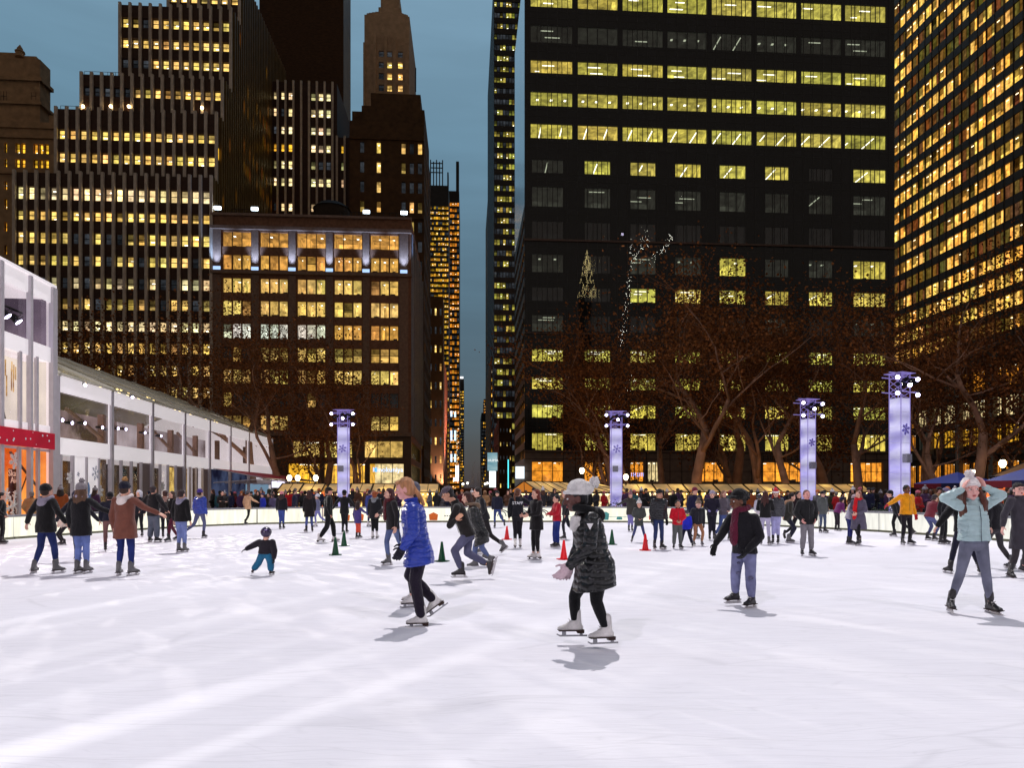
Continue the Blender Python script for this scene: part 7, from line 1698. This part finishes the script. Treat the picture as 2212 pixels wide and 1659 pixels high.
# 4 young woman in the mint jacket, hands on her head
Ym = 8.97; x0 = 2098
Jm = pose(x0, Ym, dict(head=(2097.5, 1059, 0), neck=(2101, 1080), hip=(2104, 1168), sR=(2079, 1095, 0), sL=(2127, 1093, 0), eR=(2037, 1076, -.02), hR=(2074, 1058, -.04), eL=(2163, 1070, .0), hL=(2124, 1053, -.03),
                    pR=(2089, 1176), pL=(2119, 1176), kR=(2070, 1236, -.05), kL=(2124, 1236, -.05), aR=(2055, 1296, 0), aL=(2139, 1301, 0)), .98,
          face=(-.28, -1, -.02), front=(-.02, -1, 0), tR=(-.35, -1, 0), tL=(.1, -1, 0))
person('young woman in a mint quilted jacket holding her white pompom hat with both hands', x0, 1324, Jm, Ym, detail=3, coat=(172, 198, 200), headk=1.24, locks=1, pants=(112, 114, 132), jeans=True, skin=(236, 178, 168), hair=(96, 52, 40), hairstyle='long', hat='pom', hatc=(236, 228, 226), hem=.0, quilt=.006, pitch=.05, skate='black', sexw=1.02, gaze=-.006, tight=1,
       fingers={'R': ((.45, .0, .9), (1, -.1, 0)), 'L': ((-.45, .0, .9), (-1, -.1, 0))}, fit=.98, bootk=1.05)
wk = [o for o in COL.objects if o.name.startswith('person')][-1]
m_ = MB(); P_ = lambda x, y, d: pose(x0, Ym, dict(hip=(0, 0), neck=(0, 0), a=(x, y, d)))['a']
m_.path([P_(2101, 1093, -.135), P_(2102, 1120, -.158), P_(2103, 1150, -.15), P_(2103.5, 1170, -.155)], [.004]*4, 5); m_.build('zip', surf('zip_dark', rgb(70, 80, 90), .5, .1, 3, 0), wk)
# 5 man in the grey overcoat at the right edge
Yg = 12.7; x0 = 2206
Jg = pose(x0, Yg, dict(head=(2201, 1058, 0), neck=(2203, 1075), hip=(2209, 1150), sR=(2184, 1082, 0), sL=(2222, 1082, 0), eR=(2170, 1112, 0), hR=(2162, 1138, -.05), eL=(2240, 1112, 0), hL=(2246, 1140, -.05),
                    pR=(2198, 1158), pL=(2216, 1158), kR=(2189, 1200, -.05), kL=(2226, 1198, .1), aR=(2184, 1232, 0), aL=(2238, 1225, .3)), 1.0,
          face=(-.15, -1, -.02), front=(-.1, -1, 0), tR=(-.2, -1, -.15), tL=(.3, -1, -.3))
person('man in glasses and a long charcoal overcoat, cut by the right edge of the photo', x0, 1248, Jg, Yg, detail=2, coat=(62, 58, 66), coatname='overcoat', pants=(56, 50, 54), skin=(236, 180, 168), hair=(30, 22, 24), hairstyle='short', hem=.30, flare=.03, skate='black', fit=1.05, fringe=1)
wk = [o for o in COL.objects if o.name.startswith('person')][-1]
m_ = MB(); hd = Jg['head']
for sx in (-1, 1):
    c_ = hd+Vector((sx*.033-.012, -.098, .006)); pts = [c_+Vector((.025*math.cos(t), 0, .02*math.sin(t))) for t in [i*math.pi/5 for i in range(11)]]; m_.path(pts, [.003]*11, 4)
m_.build('glasses', surf('glasses_frame', rgb(50, 40, 45), .3, .1, 3, 0), wk)
# 6 man in the flat cap leaning forward
Yc = 12.4; x0 = 983
Jc = pose(x0, Yc, dict(head=q(cD, 775, 262), neck=q(cD, 832, 325), hip=q(cD, 928, 560), sL=q(cD, 852, 365, -.17), sR=q(cD, 845, 362, .17), eL=q(cD, 800, 500, -.22), hL=q(cD, 850, 455, -.30), eR=q(cD, 790, 490, .2), hR=q(cD, 840, 470, .05),
                    pL=q(cD, 925, 585, -.08), pR=q(cD, 935, 585, .08), kL=q(cD, 830, 700, -.1), aL=q(cD, 882, 842, -.1), kR=q(cD, 925, 725, .1), aR=q(cD, 1085, 812, .12)), 1.02,
          face=(-1, -.1, -.12), front=(-1, -.1, 0), tL=(-1, -.1, 0), tR=(-.25, .1, -1))
person('man in a grey brimmed cap, black jacket and faded jeans, leaning far forward', x0, 1253, Jc, Yc, detail=2, coat=(24, 20, 20), pants=(84, 84, 110), jeans=True, skin=TAN_, hair=(26, 20, 20), hat='cap', hatc=(92, 80, 90), hem=.08, skate='black', loose=.01)
Jw = pose(1030, 14.6, dict(head=q(cD, 925, 290), neck=q(cD, 955, 345), hip=q(cD, 1040, 580), sL=q(cD, 975, 385, -.16), sR=q(cD, 965, 385, .16), eL=q(cD, 985, 480, -.2), hL=q(cD, 1030, 540, -.2), eR=q(cD, 950, 480, .2), hR=q(cD, 960, 560, .2),
                    pL=q(cD, 1040, 605, -.08), pR=q(cD, 1020, 605, .08), kL=q(cD, 1040, 670, -.1), aL=q(cD, 1100, 755, -.1), kR=q(cD, 985, 690, .1), aR=q(cD, 985, 790, .1)), 1.0,
          face=(-1, -.15, -.05), front=(-1, -.1, 0), tL=(-.5, 0, -.85), tR=(-1, -.1, 0))
person('brunette woman in a long black puffer, behind the man in the grey cap', 1030, 1222, Jw, 14.6, detail=2, coat=(26, 26, 26), pants=(100, 112, 155), jeans=True, hair=(64, 36, 32), hairstyle='verylong', hood=(110, 90, 74), hem=.2, flare=.02, quilt=.006, skate='grey', gloves=(20, 20, 22))
# 7 small child with the helmet
Jh = pose(570, 12.97, dict(head=(575.5, 1154.5, 0), neck=(574, 1166), hip=(571, 1196), sL=(561, 1172, 0), sR=(588, 1172, 0), eL=(545, 1180, 0), hL=(533, 1186, -.02), eR=(593, 1190, 0), hR=(592, 1206, 0),
                     pL=(565, 1200), pR=(579, 1200), kL=(557, 1216, .04), kR=(583, 1216, .04), aL=(548, 1230, 0), aR=(585, 1232, 0)), .60,
          face=(.15, 1, 0), front=(0, 1, 0), tL=(-.4, 1, 0), tR=(.25, 1, 0))
person('toddler in a purple helmet, black jacket and teal trousers balancing with arms out', 570, 1243, Jh, 12.97, detail=2, nofac=1, coat=(28, 22, 32), pants=(28, 92, 128), skin=LIGHT, headk=1.5, hairstyle=None, hat='helmet', hatc=(46, 32, 66), hem=.02, loose=.05, gloves=(14, 14, 18), skate='black', bootk=1.05, pantend=.8, fit=1.6)
PI = math.pi
# ---- rest of the skaters: x, foot y, height in metres, yaw, options
def sk(label, x, fy, H, yaw, arms='down', legs='stand', lean=0.0, turn=0.0, detail=1, Y=None, seed=None, off=1.0, **kw):
    if H < 1.5: kw.setdefault('headk', 1.22)
    J = gen(yaw, H, arms, legs, lean, turn, seed if seed is not None else int(x), off); return person(label, x, fy, J, Y, detail=detail, **kw)
BACK = 0.0; FRONT = PI; LEFT = -PI/2; RIGHT = PI/2
sk('person from behind in black jacket, grey hood and black beanie, leftmost of the trio', 99, 1239, 1.72, BACK+.1, 'out', 'wide', detail=2, coat=(20, 18, 20), pants=(40, 50, 98), jeans=True, hat='beanie', hatc=(18, 18, 22), hood=(150, 142, 158), hairstyle='short', hem=.13, nofac=1, skate='grey', off=.85)
sk('woman from behind in black parka and grey pompom hat, middle of the trio', 175, 1240, 1.74, BACK+.05, 'outR', 'narrow', detail=2, coat=(22, 20, 24), pants=(112, 130, 190), jeans=True, hat='pom', hatc=(140, 132, 136), scarf=(170, 160, 180), scarftail=0, hairstyle='long', hair=(110, 80, 60), hem=.2, nofac=1, skate='grey')
sk('woman seen from behind in a rust brown parka with white hood lining, arm stretched right', 270, 1244, 1.76, BACK+.05, 'outR', 'stand', detail=2, coat=(112, 66, 54), pants=(34, 46, 104), jeans=True, hat='pom', hatc=(20, 20, 40), pomc=(190, 140, 84), hood=(222, 208, 204), hairstyle='short', hair=(60, 40, 30), hem=.24, flare=.03, nofac=1, skate='grey')
sk('person in black behind the middle of the trio, skating away', 166, 1213, 1.6, BACK-.2, 'out', 'walk', coat=(26, 24, 34), pants=(24, 28, 56), hat='hood', hatc=(40, 40, 60), hairstyle=None)
sk('person in a navy jacket and brown trousers skating with one leg kicked right', 236, 1192, 1.58, BACK-.5, 'down', 'stride', lean=.25, coat=(24, 24, 40), pants=(112, 78, 76), hat='beanie', hatc=(16, 14, 22), hairstyle='short')
sk('broad man in a dark hooded jacket and wide grey jeans, seen from behind', 331, 1172, 1.76, BACK+.2, 'out', 'stand', coat=(24, 22, 26), pants=(92, 98, 112), jeans=True, loose=.03, hood=(34, 32, 34), hair=(56, 46, 50), hem=.12, fit=1.25)
sk('person seen from behind in a black jacket, grey hoodie collar and pale jeans', 391, 1194, 1.64, BACK+.15, 'down', 'narrow', detail=2, nofac=1, coat=(16, 14, 16), pants=(118, 132, 184), jeans=True, hood=(140, 136, 156), hair=(50, 34, 34), hem=.08, fit=1.1, skate='grey')
sk('person in a cobalt blue puffer and purple knit hat skating away, left leg kicked', 432, 1163, 1.66, BACK+.3, 'down', 'strideL', coat=(34, 62, 160), pants=(92, 96, 130), jeans=True, hat='beanie', hatc=(70, 50, 130), scarf=(190, 170, 150), scarftail=0, fit=1.2, quilt=.004)
sk('person in a black coat with white hood up, facing the camera behind the brown parka', 300, 1160, 1.62, FRONT, 'down', 'stand', coat=(22, 22, 32), pants=(20, 20, 26), hat='hood', hatc=(214, 212, 222), hairstyle=None)
sk('person in black shorts coat and burgundy leggings beside the black jacketed skater', 372, 1170, 1.6, FRONT+.5, 'clasp', 'walk', coat=(22, 18, 22), pants=(86, 26, 48), hair=(80, 60, 50), hairstyle='long', hem=.2)
sk('person in dark coat with fur hood, just left of the grey hoodie skater', 357, 1163, 1.62, BACK-.4, 'fwd', 'walk', coat=(26, 24, 30), pants=(20, 22, 30), hood=(150, 120, 110), hair=(70, 40, 34), hem=.2)
sk('skater in black at the extreme left edge', 3, 1176, 1.56, RIGHT-.5, 'pocket', 'stand', coat=(18, 18, 22), pants=(20, 20, 24), hair=(24, 20, 20))
# crouching / fallen child near the left boards
Jf = gen(FRONT+.6, 1.15, 'clasp', 'bend', .5); person('child in cream crouching on the ice behind the trio', 134, 1178, Jf, None, detail=1, coat=(220, 200, 186), pants=(40, 36, 40), hat='beanie', hatc=(226, 214, 206))
rowA = [
 ('skater in black with folded arms at the left end of the far boards', 480, 1134.5, 1.62, FRONT-.6, 'cross', 'narrow', dict(coat=(30, 24, 24), pants=(26, 22, 22), hair=(40, 26, 24))),
 ('person in a sand coloured jacket walking along the far boards', 535, 1134, 1.62, BACK+.4, 'outR', 'walk', dict(coat=(206, 164, 128), pants=(30, 34, 32), hat='beanie', hatc=(90, 84, 90), hem=.14)),
 ('person in a black lettered hoodie and grey trousers at the far boards', 557, 1131, 1.62, FRONT-.3, 'down', 'stand', dict(coat=(20, 20, 22), pants=(84, 84, 92), hat='hood', hatc=(24, 24, 26), hairstyle=None)),
 ('child in a royal blue jacket at the far boards', 567.5, 1132, 1.5, FRONT+.7, 'down', 'narrow', dict(coat=(36, 52, 172), pants=(24, 24, 44), hat='beanie', hatc=(50, 50, 90))),
 ('person in dark camouflage next to the royal blue child', 580, 1130, 1.5, FRONT, 'down', 'stand', dict(coat=(40, 36, 46), pants=(52, 46, 50), hair=(40, 30, 30))),
 ('skater in a plum grey jacket bending forward, white skates', 592, 1132, 1.5, LEFT+.6, 'clasp', 'narrow', dict(coat=(74, 66, 96), pants=(26, 24, 34), hair=(70, 50, 50), lean_=.2, skate='figure')),
 ('girl in a pink knit hat, black jacket and blue jeans seen from behind', 608, 1143, 1.58, BACK, 'down', 'narrow', dict(coat=(22, 20, 28), pants=(64, 82, 150), jeans=True, hat='beanie', hatc=(220, 140, 150), hairstyle='long', hair=(60, 40, 40))),
 ('man in a long navy coat striding right', 636, 1130, 1.68, RIGHT-.3, 'down', 'walk', dict(coat=(30, 32, 60), pants=(24, 24, 44), hem=.3, hair=(60, 40, 34))),
 ('woman in a long black coat with a plaid sleeve and jeans', 668, 1150, 1.64, BACK-.5, 'down', 'stand', dict(coat=(26, 20, 22), pants=(80, 92, 150), jeans=True, hem=.3, flare=.03, hairstyle='long', hair=(64, 34, 30))),
 ('small skater in a white hat, grey jacket and lilac leggings kicking back', 686, 1138, 1.45, LEFT, 'fwd', 'stride', dict(coat=(110, 112, 140), pants=(130, 130, 190), hat='beanie', hatc=(220, 220, 230), skate='figure')),
 ('man all in black with a black baseball cap, leaning right', 709, 1172, 1.72, RIGHT-.4, 'down', 'walk', dict(coat=(18, 18, 20), pants=(18, 18, 20), hat='cap', hatc=(16, 16, 18), hem=.12, loose=.02, skin=(214, 150, 130), skate='figure')),
 ('man in black with a round hat, from behind, under the first ice column', 744, 1152, 1.63, BACK+.1, 'out', 'narrow', dict(coat=(20, 20, 24), pants=(20, 20, 26), hat='beanie', hatc=(14, 14, 18), hem=.14)),
 ('little girl in a purple coat with fur hood and orange tights, leaning', 773, 1163, 1.24, BACK+.5, 'outR', 'narrow', dict(coat=(74, 64, 128), pants=(222, 84, 60), hood=(170, 140, 110), hair=(50, 30, 30), hem=.22, hairstyle='long')),
 ('person in a long cobalt coat partly hidden behind the striped skirt skater', 799, 1138, 1.66, BACK+.6, 'down', 'stand', dict(coat=(40, 56, 130), pants=(36, 44, 90), hem=.4, hair=(40, 30, 40), skate='figure')),
 ('woman with short auburn hair, black top, striped skirt and white skates, from behind', 809, 1164, 1.60, BACK+.1, 'down', 'narrow', dict(coat=(26, 26, 30), pants=(18, 18, 22), hood=(128, 132, 136), hair=(160, 80, 40), hairstyle='bob', hem=.2, skate='figure')),
 ('person in a dark jacket with white stripe, right of the fountain', 1074, 1140.5, 1.6, FRONT+.2, 'down', 'strideL', dict(coat=(26, 28, 48), pants=(60, 76, 130), jeans=True, hat='beanie', hatc=(16, 16, 20))),
 ('teenager with dark brushed up hair in a varsity jacket with a striped hem', 1046, 1198, 1.72, LEFT-.3, 'clasp', 'strideL', dict(coat=(24, 24, 30), pants=(24, 20, 24), hair=(30, 20, 18), lean_=.25, skate='grey')),
 ('woman in black with long auburn hair and white skates, facing left', 1159, 1209, 1.64, LEFT-.5, 'fwd', 'narrow', dict(coat=(20, 16, 18), pants=(24, 20, 24), hair=(110, 36, 22), hairstyle='verylong', hem=.2, flare=.02, skate='figure', detail=2)),
 ('boy in a red puffer and blue jeans with glasses, facing left', 1203, 1183, 1.48, LEFT-.3, 'fwd', 'narrow', dict(coat=(176, 20, 40), pants=(36, 52, 120), jeans=True, hair=(22, 18, 18), fit=1.2, loose=.02)),
 ('person in black behind the boy in red, one leg kicked back', 1222, 1166, 1.6, LEFT, 'down', 'stride', dict(coat=(18, 18, 22), pants=(24, 26, 40), hair=(30, 24, 24))),
 ('girl in an olive fur cuffed coat and lilac jeans, arm stretched left', 1362, 1148, 1.55, FRONT, 'outR', 'narrow', dict(coat=(62, 60, 56), pants=(130, 124, 186), hat='pom', hatc=(150, 100, 110), hairstyle='long', hair=(100, 70, 60), hem=.2)),
 ('small girl in a white beanie and grey green coat bending over', 1380, 1172, 1.30, FRONT, 'clasp', 'wide', dict(coat=(64, 68, 66), pants=(56, 62, 104), jeans=True, hat='pom', hatc=(210, 206, 204), hem=.24, lean_=.15, hairstyle='long', hair=(40, 30, 30))),
 ('man in a black ribbed puffer, black beanie and jeans beside a boy in red', 1422, 1187, 1.64, FRONT-.3, 'down', 'stand', dict(coat=(24, 24, 30), pants=(48, 60, 100), jeans=True, hat='beanie', hatc=(16, 14, 18), skin=TAN_, lean_=.12, fit=1.15, detail=2, gloves=(18, 18, 20), quilt=.006)),
 ('boy in a red and black jacket and grey trousers, facing the camera', 1463, 1186, 1.34, FRONT, 'clasp', 'stand', dict(coat=(206, 22, 44), pants=(94, 98, 96), hair=(18, 16, 18), skin=TAN_, loose=.02, detail=2, collarc=(20, 20, 24), lean_=.08)),
 ('small child in a vivid blue snowsuit beside the boy in red', 1483, 1181, 1.05, FRONT+.6, 'down', 'wide', dict(coat=(34, 44, 190), pants=(22, 24, 50), hat='helmet', hatc=(60, 60, 70), scarf=(190, 230, 40), scarftail=0, hem=.12, loose=.02)),
 ('boy in a grey black puffer, striped beanie and tan trousers, knees apart', 1508, 1179, 1.37, FRONT, 'down', 'bend', dict(coat=(36, 36, 44), pants=(172, 118, 84), hat='pom', hatc=(120, 100, 84), skin=(228, 176, 160), lean_=.15, detail=2, gloves=(20, 20, 24), fit=1.15, skate='grey')),
 ('man in a maroon beanie and navy jacket behind the two boys', 1498, 1162, 1.72, FRONT-.4, 'down', 'stand', dict(coat=(30, 28, 60), pants=(24, 24, 40), hat='beanie', hatc=(110, 20, 50), skin=LIGHT, lean_=.1)),
 ('woman in a lilac knit beanie and dark navy clothes leaning forward', 1538, 1167, 1.62, FRONT+.2, 'fwd', 'narrow', dict(coat=(30, 26, 44), pants=(28, 26, 40), hat='beanie', hatc=(160, 150, 170), gloves=(120, 110, 170), lean_=.18)),
 ('woman with long light hair, grey jacket and blue jeans', 1563, 1166, 1.62, FRONT-.5, 'clasp', 'walk', dict(coat=(96, 88, 98), pants=(80, 96, 150), jeans=True, hairstyle='long', hair=(150, 110, 90))),
 ('woman with long brown hair, black top and pale lilac trousers, back to the camera', 1653, 1177, 1.6, BACK+.5, 'fwd', 'stand', dict(coat=(22, 20, 22), pants=(178, 172, 200), hairstyle='verylong', hair=(76, 40, 36), skate='grey', detail=2, nofac=1)),
 ('woman with red curls and a santa hat in a grey puffer and lilac trousers', 1676, 1175, 1.64, FRONT+.5, 'down', 'narrow', dict(coat=(60, 60, 66), pants=(170, 168, 214), hat='santa', hairstyle='long', hair=(180, 66, 40), quilt=.004)),
 ('child in white with dark helmet behind the woman with brown hair', 1640, 1142, 1.45, BACK+.8, 'down', 'stand', dict(coat=(190, 186, 200), pants=(200, 190, 196), hat='helmet', hatc=(30, 30, 36))),
 ('man in an olive parka with pale fur hood, leaning right with knees bent', 1706, 1173, 1.62, RIGHT+.3, 'clasp', 'bend', dict(coat=(54, 52, 46), pants=(30, 30, 50), hood=(190, 150, 120), hair=(30, 22, 24), hem=.14, lean_=.2, skate='grey')),
 ('dark haired woman in burgundy black behind the boy in the two tone jacket', 1725, 1170, 1.6, FRONT-.2, 'down', 'stride', dict(coat=(34, 20, 28), pants=(22, 20, 28), hairstyle='long', hair=(36, 20, 24))),
 ('boy in a black and grey panelled jacket and light grey trousers, facing the camera', 1743, 1201, 1.62, FRONT, 'pocket', 'stand', dict(coat=(30, 30, 32), pants=(128, 124, 130), hair=(110, 66, 56), skin=(226, 160, 150), detail=2, loose=.015, fit=1.2, hem=.1)),
 ('man in a grey tweed jacket and grey jeans near the right boards', 1777, 1151, 1.6, FRONT-.3, 'down', 'stand', dict(coat=(88, 92, 92), pants=(84, 96, 120), jeans=True, hat='cap', hatc=(30, 24, 34), hem=.16)),
 ('child in pink and purple bending over the right boards', 1808, 1147, 1.4, RIGHT-.3, 'fwd', 'narrow', dict(coat=(110, 40, 100), pants=(40, 30, 40), hat='beanie', hatc=(30, 30, 60), lean_=.5)),
 ('skater in white and navy jeans just left of the red scarf woman', 1835, 1176, 1.5, RIGHT+.2, 'clasp', 'stand', dict(coat=(176, 170, 188), pants=(36, 42, 110), hat='beanie', hatc=(190, 170, 176), lean_=.25)),
 ('woman with curly hair, long bright red scarf and open grey coat', 1855, 1178, 1.6, LEFT-.6, 'clasp', 'walk', dict(coat=(92, 86, 104), pants=(22, 20, 24), scarf=(222, 22, 34), hairstyle='long', hair=(150, 96, 80), hem=.42, flare=.06, coatname='coat', detail=2, tailend=-.1)),
 ('man in a golden yellow jacket and black track trousers, arm low to the left', 1958, 1177, 1.78, FRONT-.15, 'outR', 'stand', dict(coat=(240, 158, 18), pants=(26, 22, 30), hair=(24, 18, 18), skin=(112, 72, 56), gloves=(200, 30, 50), detail=2, hem=.05, fit=1.1)),
 ('skater in black mostly hidden behind the man in yellow', 1938, 1160, 1.66, LEFT+.2, 'down', 'strideL', dict(coat=(26, 26, 32), pants=(26, 26, 30), hat='beanie', hatc=(24, 24, 30), lean_=.35)),
 ('person in a grey and red jacket and blue jeans, leaning right', 2012, 1168, 1.6, RIGHT-.2, 'fwd', 'bend', dict(coat=(120, 44, 56), pants=(90, 96, 140), jeans=True, hair=(60, 50, 50), lean_=.35)),
 ('man in a cap and black sweatshirt with white lettering, beside the woman in mint', 2037, 1176, 1.7, FRONT-.6, 'down', 'stand', dict(coat=(22, 20, 26), pants=(24, 24, 28), hat='cap', hatc=(120, 110, 140), skin=(210, 150, 140), lean_=.12)),
 ('skater in black directly behind the woman in mint', 2083, 1240, 1.62, BACK+.2, 'out', 'wide', dict(coat=(14, 13, 16), pants=(24, 24, 44), hat='beanie', hatc=(12, 12, 14), fit=1.35, lean_=.15, detail=2, nofac=1)),
 ('skater in grey behind the shoulder of the man in the overcoat', 2150, 1228, 1.6, BACK-.3, 'down', 'walk', dict(coat=(24, 22, 28), pants=(60, 56, 60), hat='beanie', hatc=(20, 20, 24), skate='grey')),
 ('hidden skater in white skates right behind the woman in blue, grey knit hat', 892, 1309, 1.70, LEFT-.1, 'down', 'stand', dict(coat=(60, 60, 70), pants=(30, 28, 36), hat='beanie', hatc=(96, 96, 110), skate='figure', detail=2)),
]
for lab, x, fy, H, yaw, arms, legs, kw in rowA:
    lean = kw.pop('lean_', 0.0); dt = kw.pop('detail', 1); sk(lab, x, fy, H, yaw, arms, legs, lean, detail=dt, **kw)
o = sk('woman with wavy dark hair and maroon scarf reaching her arm to the left', 848, 1222, 1.66, LEFT-.6, 'outR', 'strideL', .1, detail=2, coat=(30, 26, 28), pants=(96, 110, 150), jeans=True, hairstyle='verylong', hair=(70, 26, 30), scarf=(84, 22, 30), hem=.12, skate='grey', tight=1)
o = sk('staff skater with a ponytail, black lettered jacket and white skates, seen from behind', 1118, 1184, 1.68, BACK-.05, 'outR', 'narrow', 0, detail=2, turn=.6, coat=(18, 18, 26), pants=(20, 18, 26), hairstyle='pony', hair=(96, 58, 40), hem=.04, skate='figure', tight=1, nofac=1)
text('STAFF', .115, Vector((0, -.165, 1.27)), Matrix.Rotation(math.pi/2, 3, 'X'), surf('print_white', rgb(235, 235, 240)), 'lettering', o, .004)
# ---- onlookers behind the boards: heads and shoulders above the rail
PAL = {'black': (18, 18, 22), 'navy': (26, 30, 58), 'charcoal': (48, 46, 52), 'brown': (84, 54, 40), 'maroon': (96, 24, 36), 'olive': (58, 58, 42), 'tan': (170, 130, 92), 'grey': (110, 108, 116), 'red': (180, 26, 34), 'teal': (40, 86, 96), 'rust': (150, 76, 36), 'plum': (70, 44, 80)}
HATS = [('bare headed with dark hair', None, (0, 0, 0), 'short'), ('in a black beanie', 'beanie', (16, 16, 18), 'short'), ('in a grey pompom hat', 'pom', (140, 136, 142), 'long'), ('with long brown hair', None, (0, 0, 0), 'long'), ('in a white knit hat', 'pom', (220, 216, 220), 'long'), ('with the hood up', 'hood', None, None), ('in a dark cap', 'cap', (30, 28, 34), 'short'), ('in a rose knit hat', 'beanie', (190, 96, 110), 'long'), ('in an orange beanie', 'beanie', (200, 110, 50), 'short'), ('with short grey hair', None, (0, 0, 0), 'short')]
ro = random.Random(21)
arche = {}
def spectator(label, x, Y, H, hat_i, cn, yaw):
    key = (HATS[hat_i][1], HATS[hat_i][3], round(yaw*1.3), int(H*10) % 2, cn, hat_i)
    J = gen(yaw, H, ro.choice(['down', 'clasp', 'pocket', 'phone', 'cross']), 'narrow', seed=int(x)); hn, ht, hc, hs = HATS[hat_i]
    c = PAL[cn]; hair = (130, 126, 124) if 'grey hair' in hn else ro.choice([(30, 22, 20), (60, 40, 30), (90, 56, 40)])
    return person(label, x, 1130, J, Y, 'onlookers standing behind the boards', detail=0, coat=c, pants=(22, 22, 28), hat=ht, hatc=hc or c, hairstyle=hs, hair=hair, skin=ro.choice([LIGHT, LIGHT, TAN_, BROWNSK]), hem=.14, fit=1.1, quilt=0)
combos = {}
zones = [('under the entrance awning', 458, 600, 13, 36.5, 38.5), ('just left of the first ice column', 612, 728, 11, 37.2, 39.4), ('right of the first ice column', 758, 870, 10, 37.2, 39.2), ('beneath the fountain', 925, 1075, 13, 37.3, 39.3), ('by the orange gable tent', 1085, 1310, 15, 37.0, 39.2),
         ('just right of the second ice column', 1345, 1480, 12, 37.0, 39.0), ('left of the third ice column', 1490, 1725, 15, 36.0, 38.8), ('between the two right ice columns', 1762, 1920, 12, 31.5, 33.5), ('near the blue umbrella', 1975, 2085, 8, 27.2, 28.5), ('at the right edge by the kiosk', 2120, 2205, 4, 24.0, 26.0), ('against the pavilion front on the left', 62, 330, 5, 24.2, 27.5)]
for zn, xa, xb, cnt, Ya, Yb_ in zones:
    opts = [(a, b_) for a in range(len(HATS)) for b_ in PAL]; ro.shuffle(opts); opts = opts[:]
    w_ = [o_ for o_ in opts if o_[1] in ('black', 'navy', 'charcoal', 'brown', 'plum')]; w2_ = [o_ for o_ in opts if o_ not in w_]
    for i in range(cnt):
        src = w_ if ro.random() < .7 else w2_; hi, cn = src.pop()
        x = xa+(xb-xa)*(i+.5+ro.uniform(-.35, .35))/cnt; Y = ro.uniform(Ya, Yb_) if zn[:7] != 'against' else 0
        if zn[:7] == 'against':
            x = [68, 130, 205, 296, 322][i]; Yk_ = 14.9/((HX-x)/F-.1); Y = Yk_-.2; Y = min(Y, 33)
        spectator(f'onlooker {HATS[hi][0]}, {cn} coat, {zn}', x, Y, ro.uniform(1.56, 1.78), hi, cn, FRONT+ro.uniform(-1.2, 1.2) if ro.random() < .8 else BACK+ro.uniform(-.6, .6))
# ================================================================ finish
bpy.data.scenes.remove(WORK)
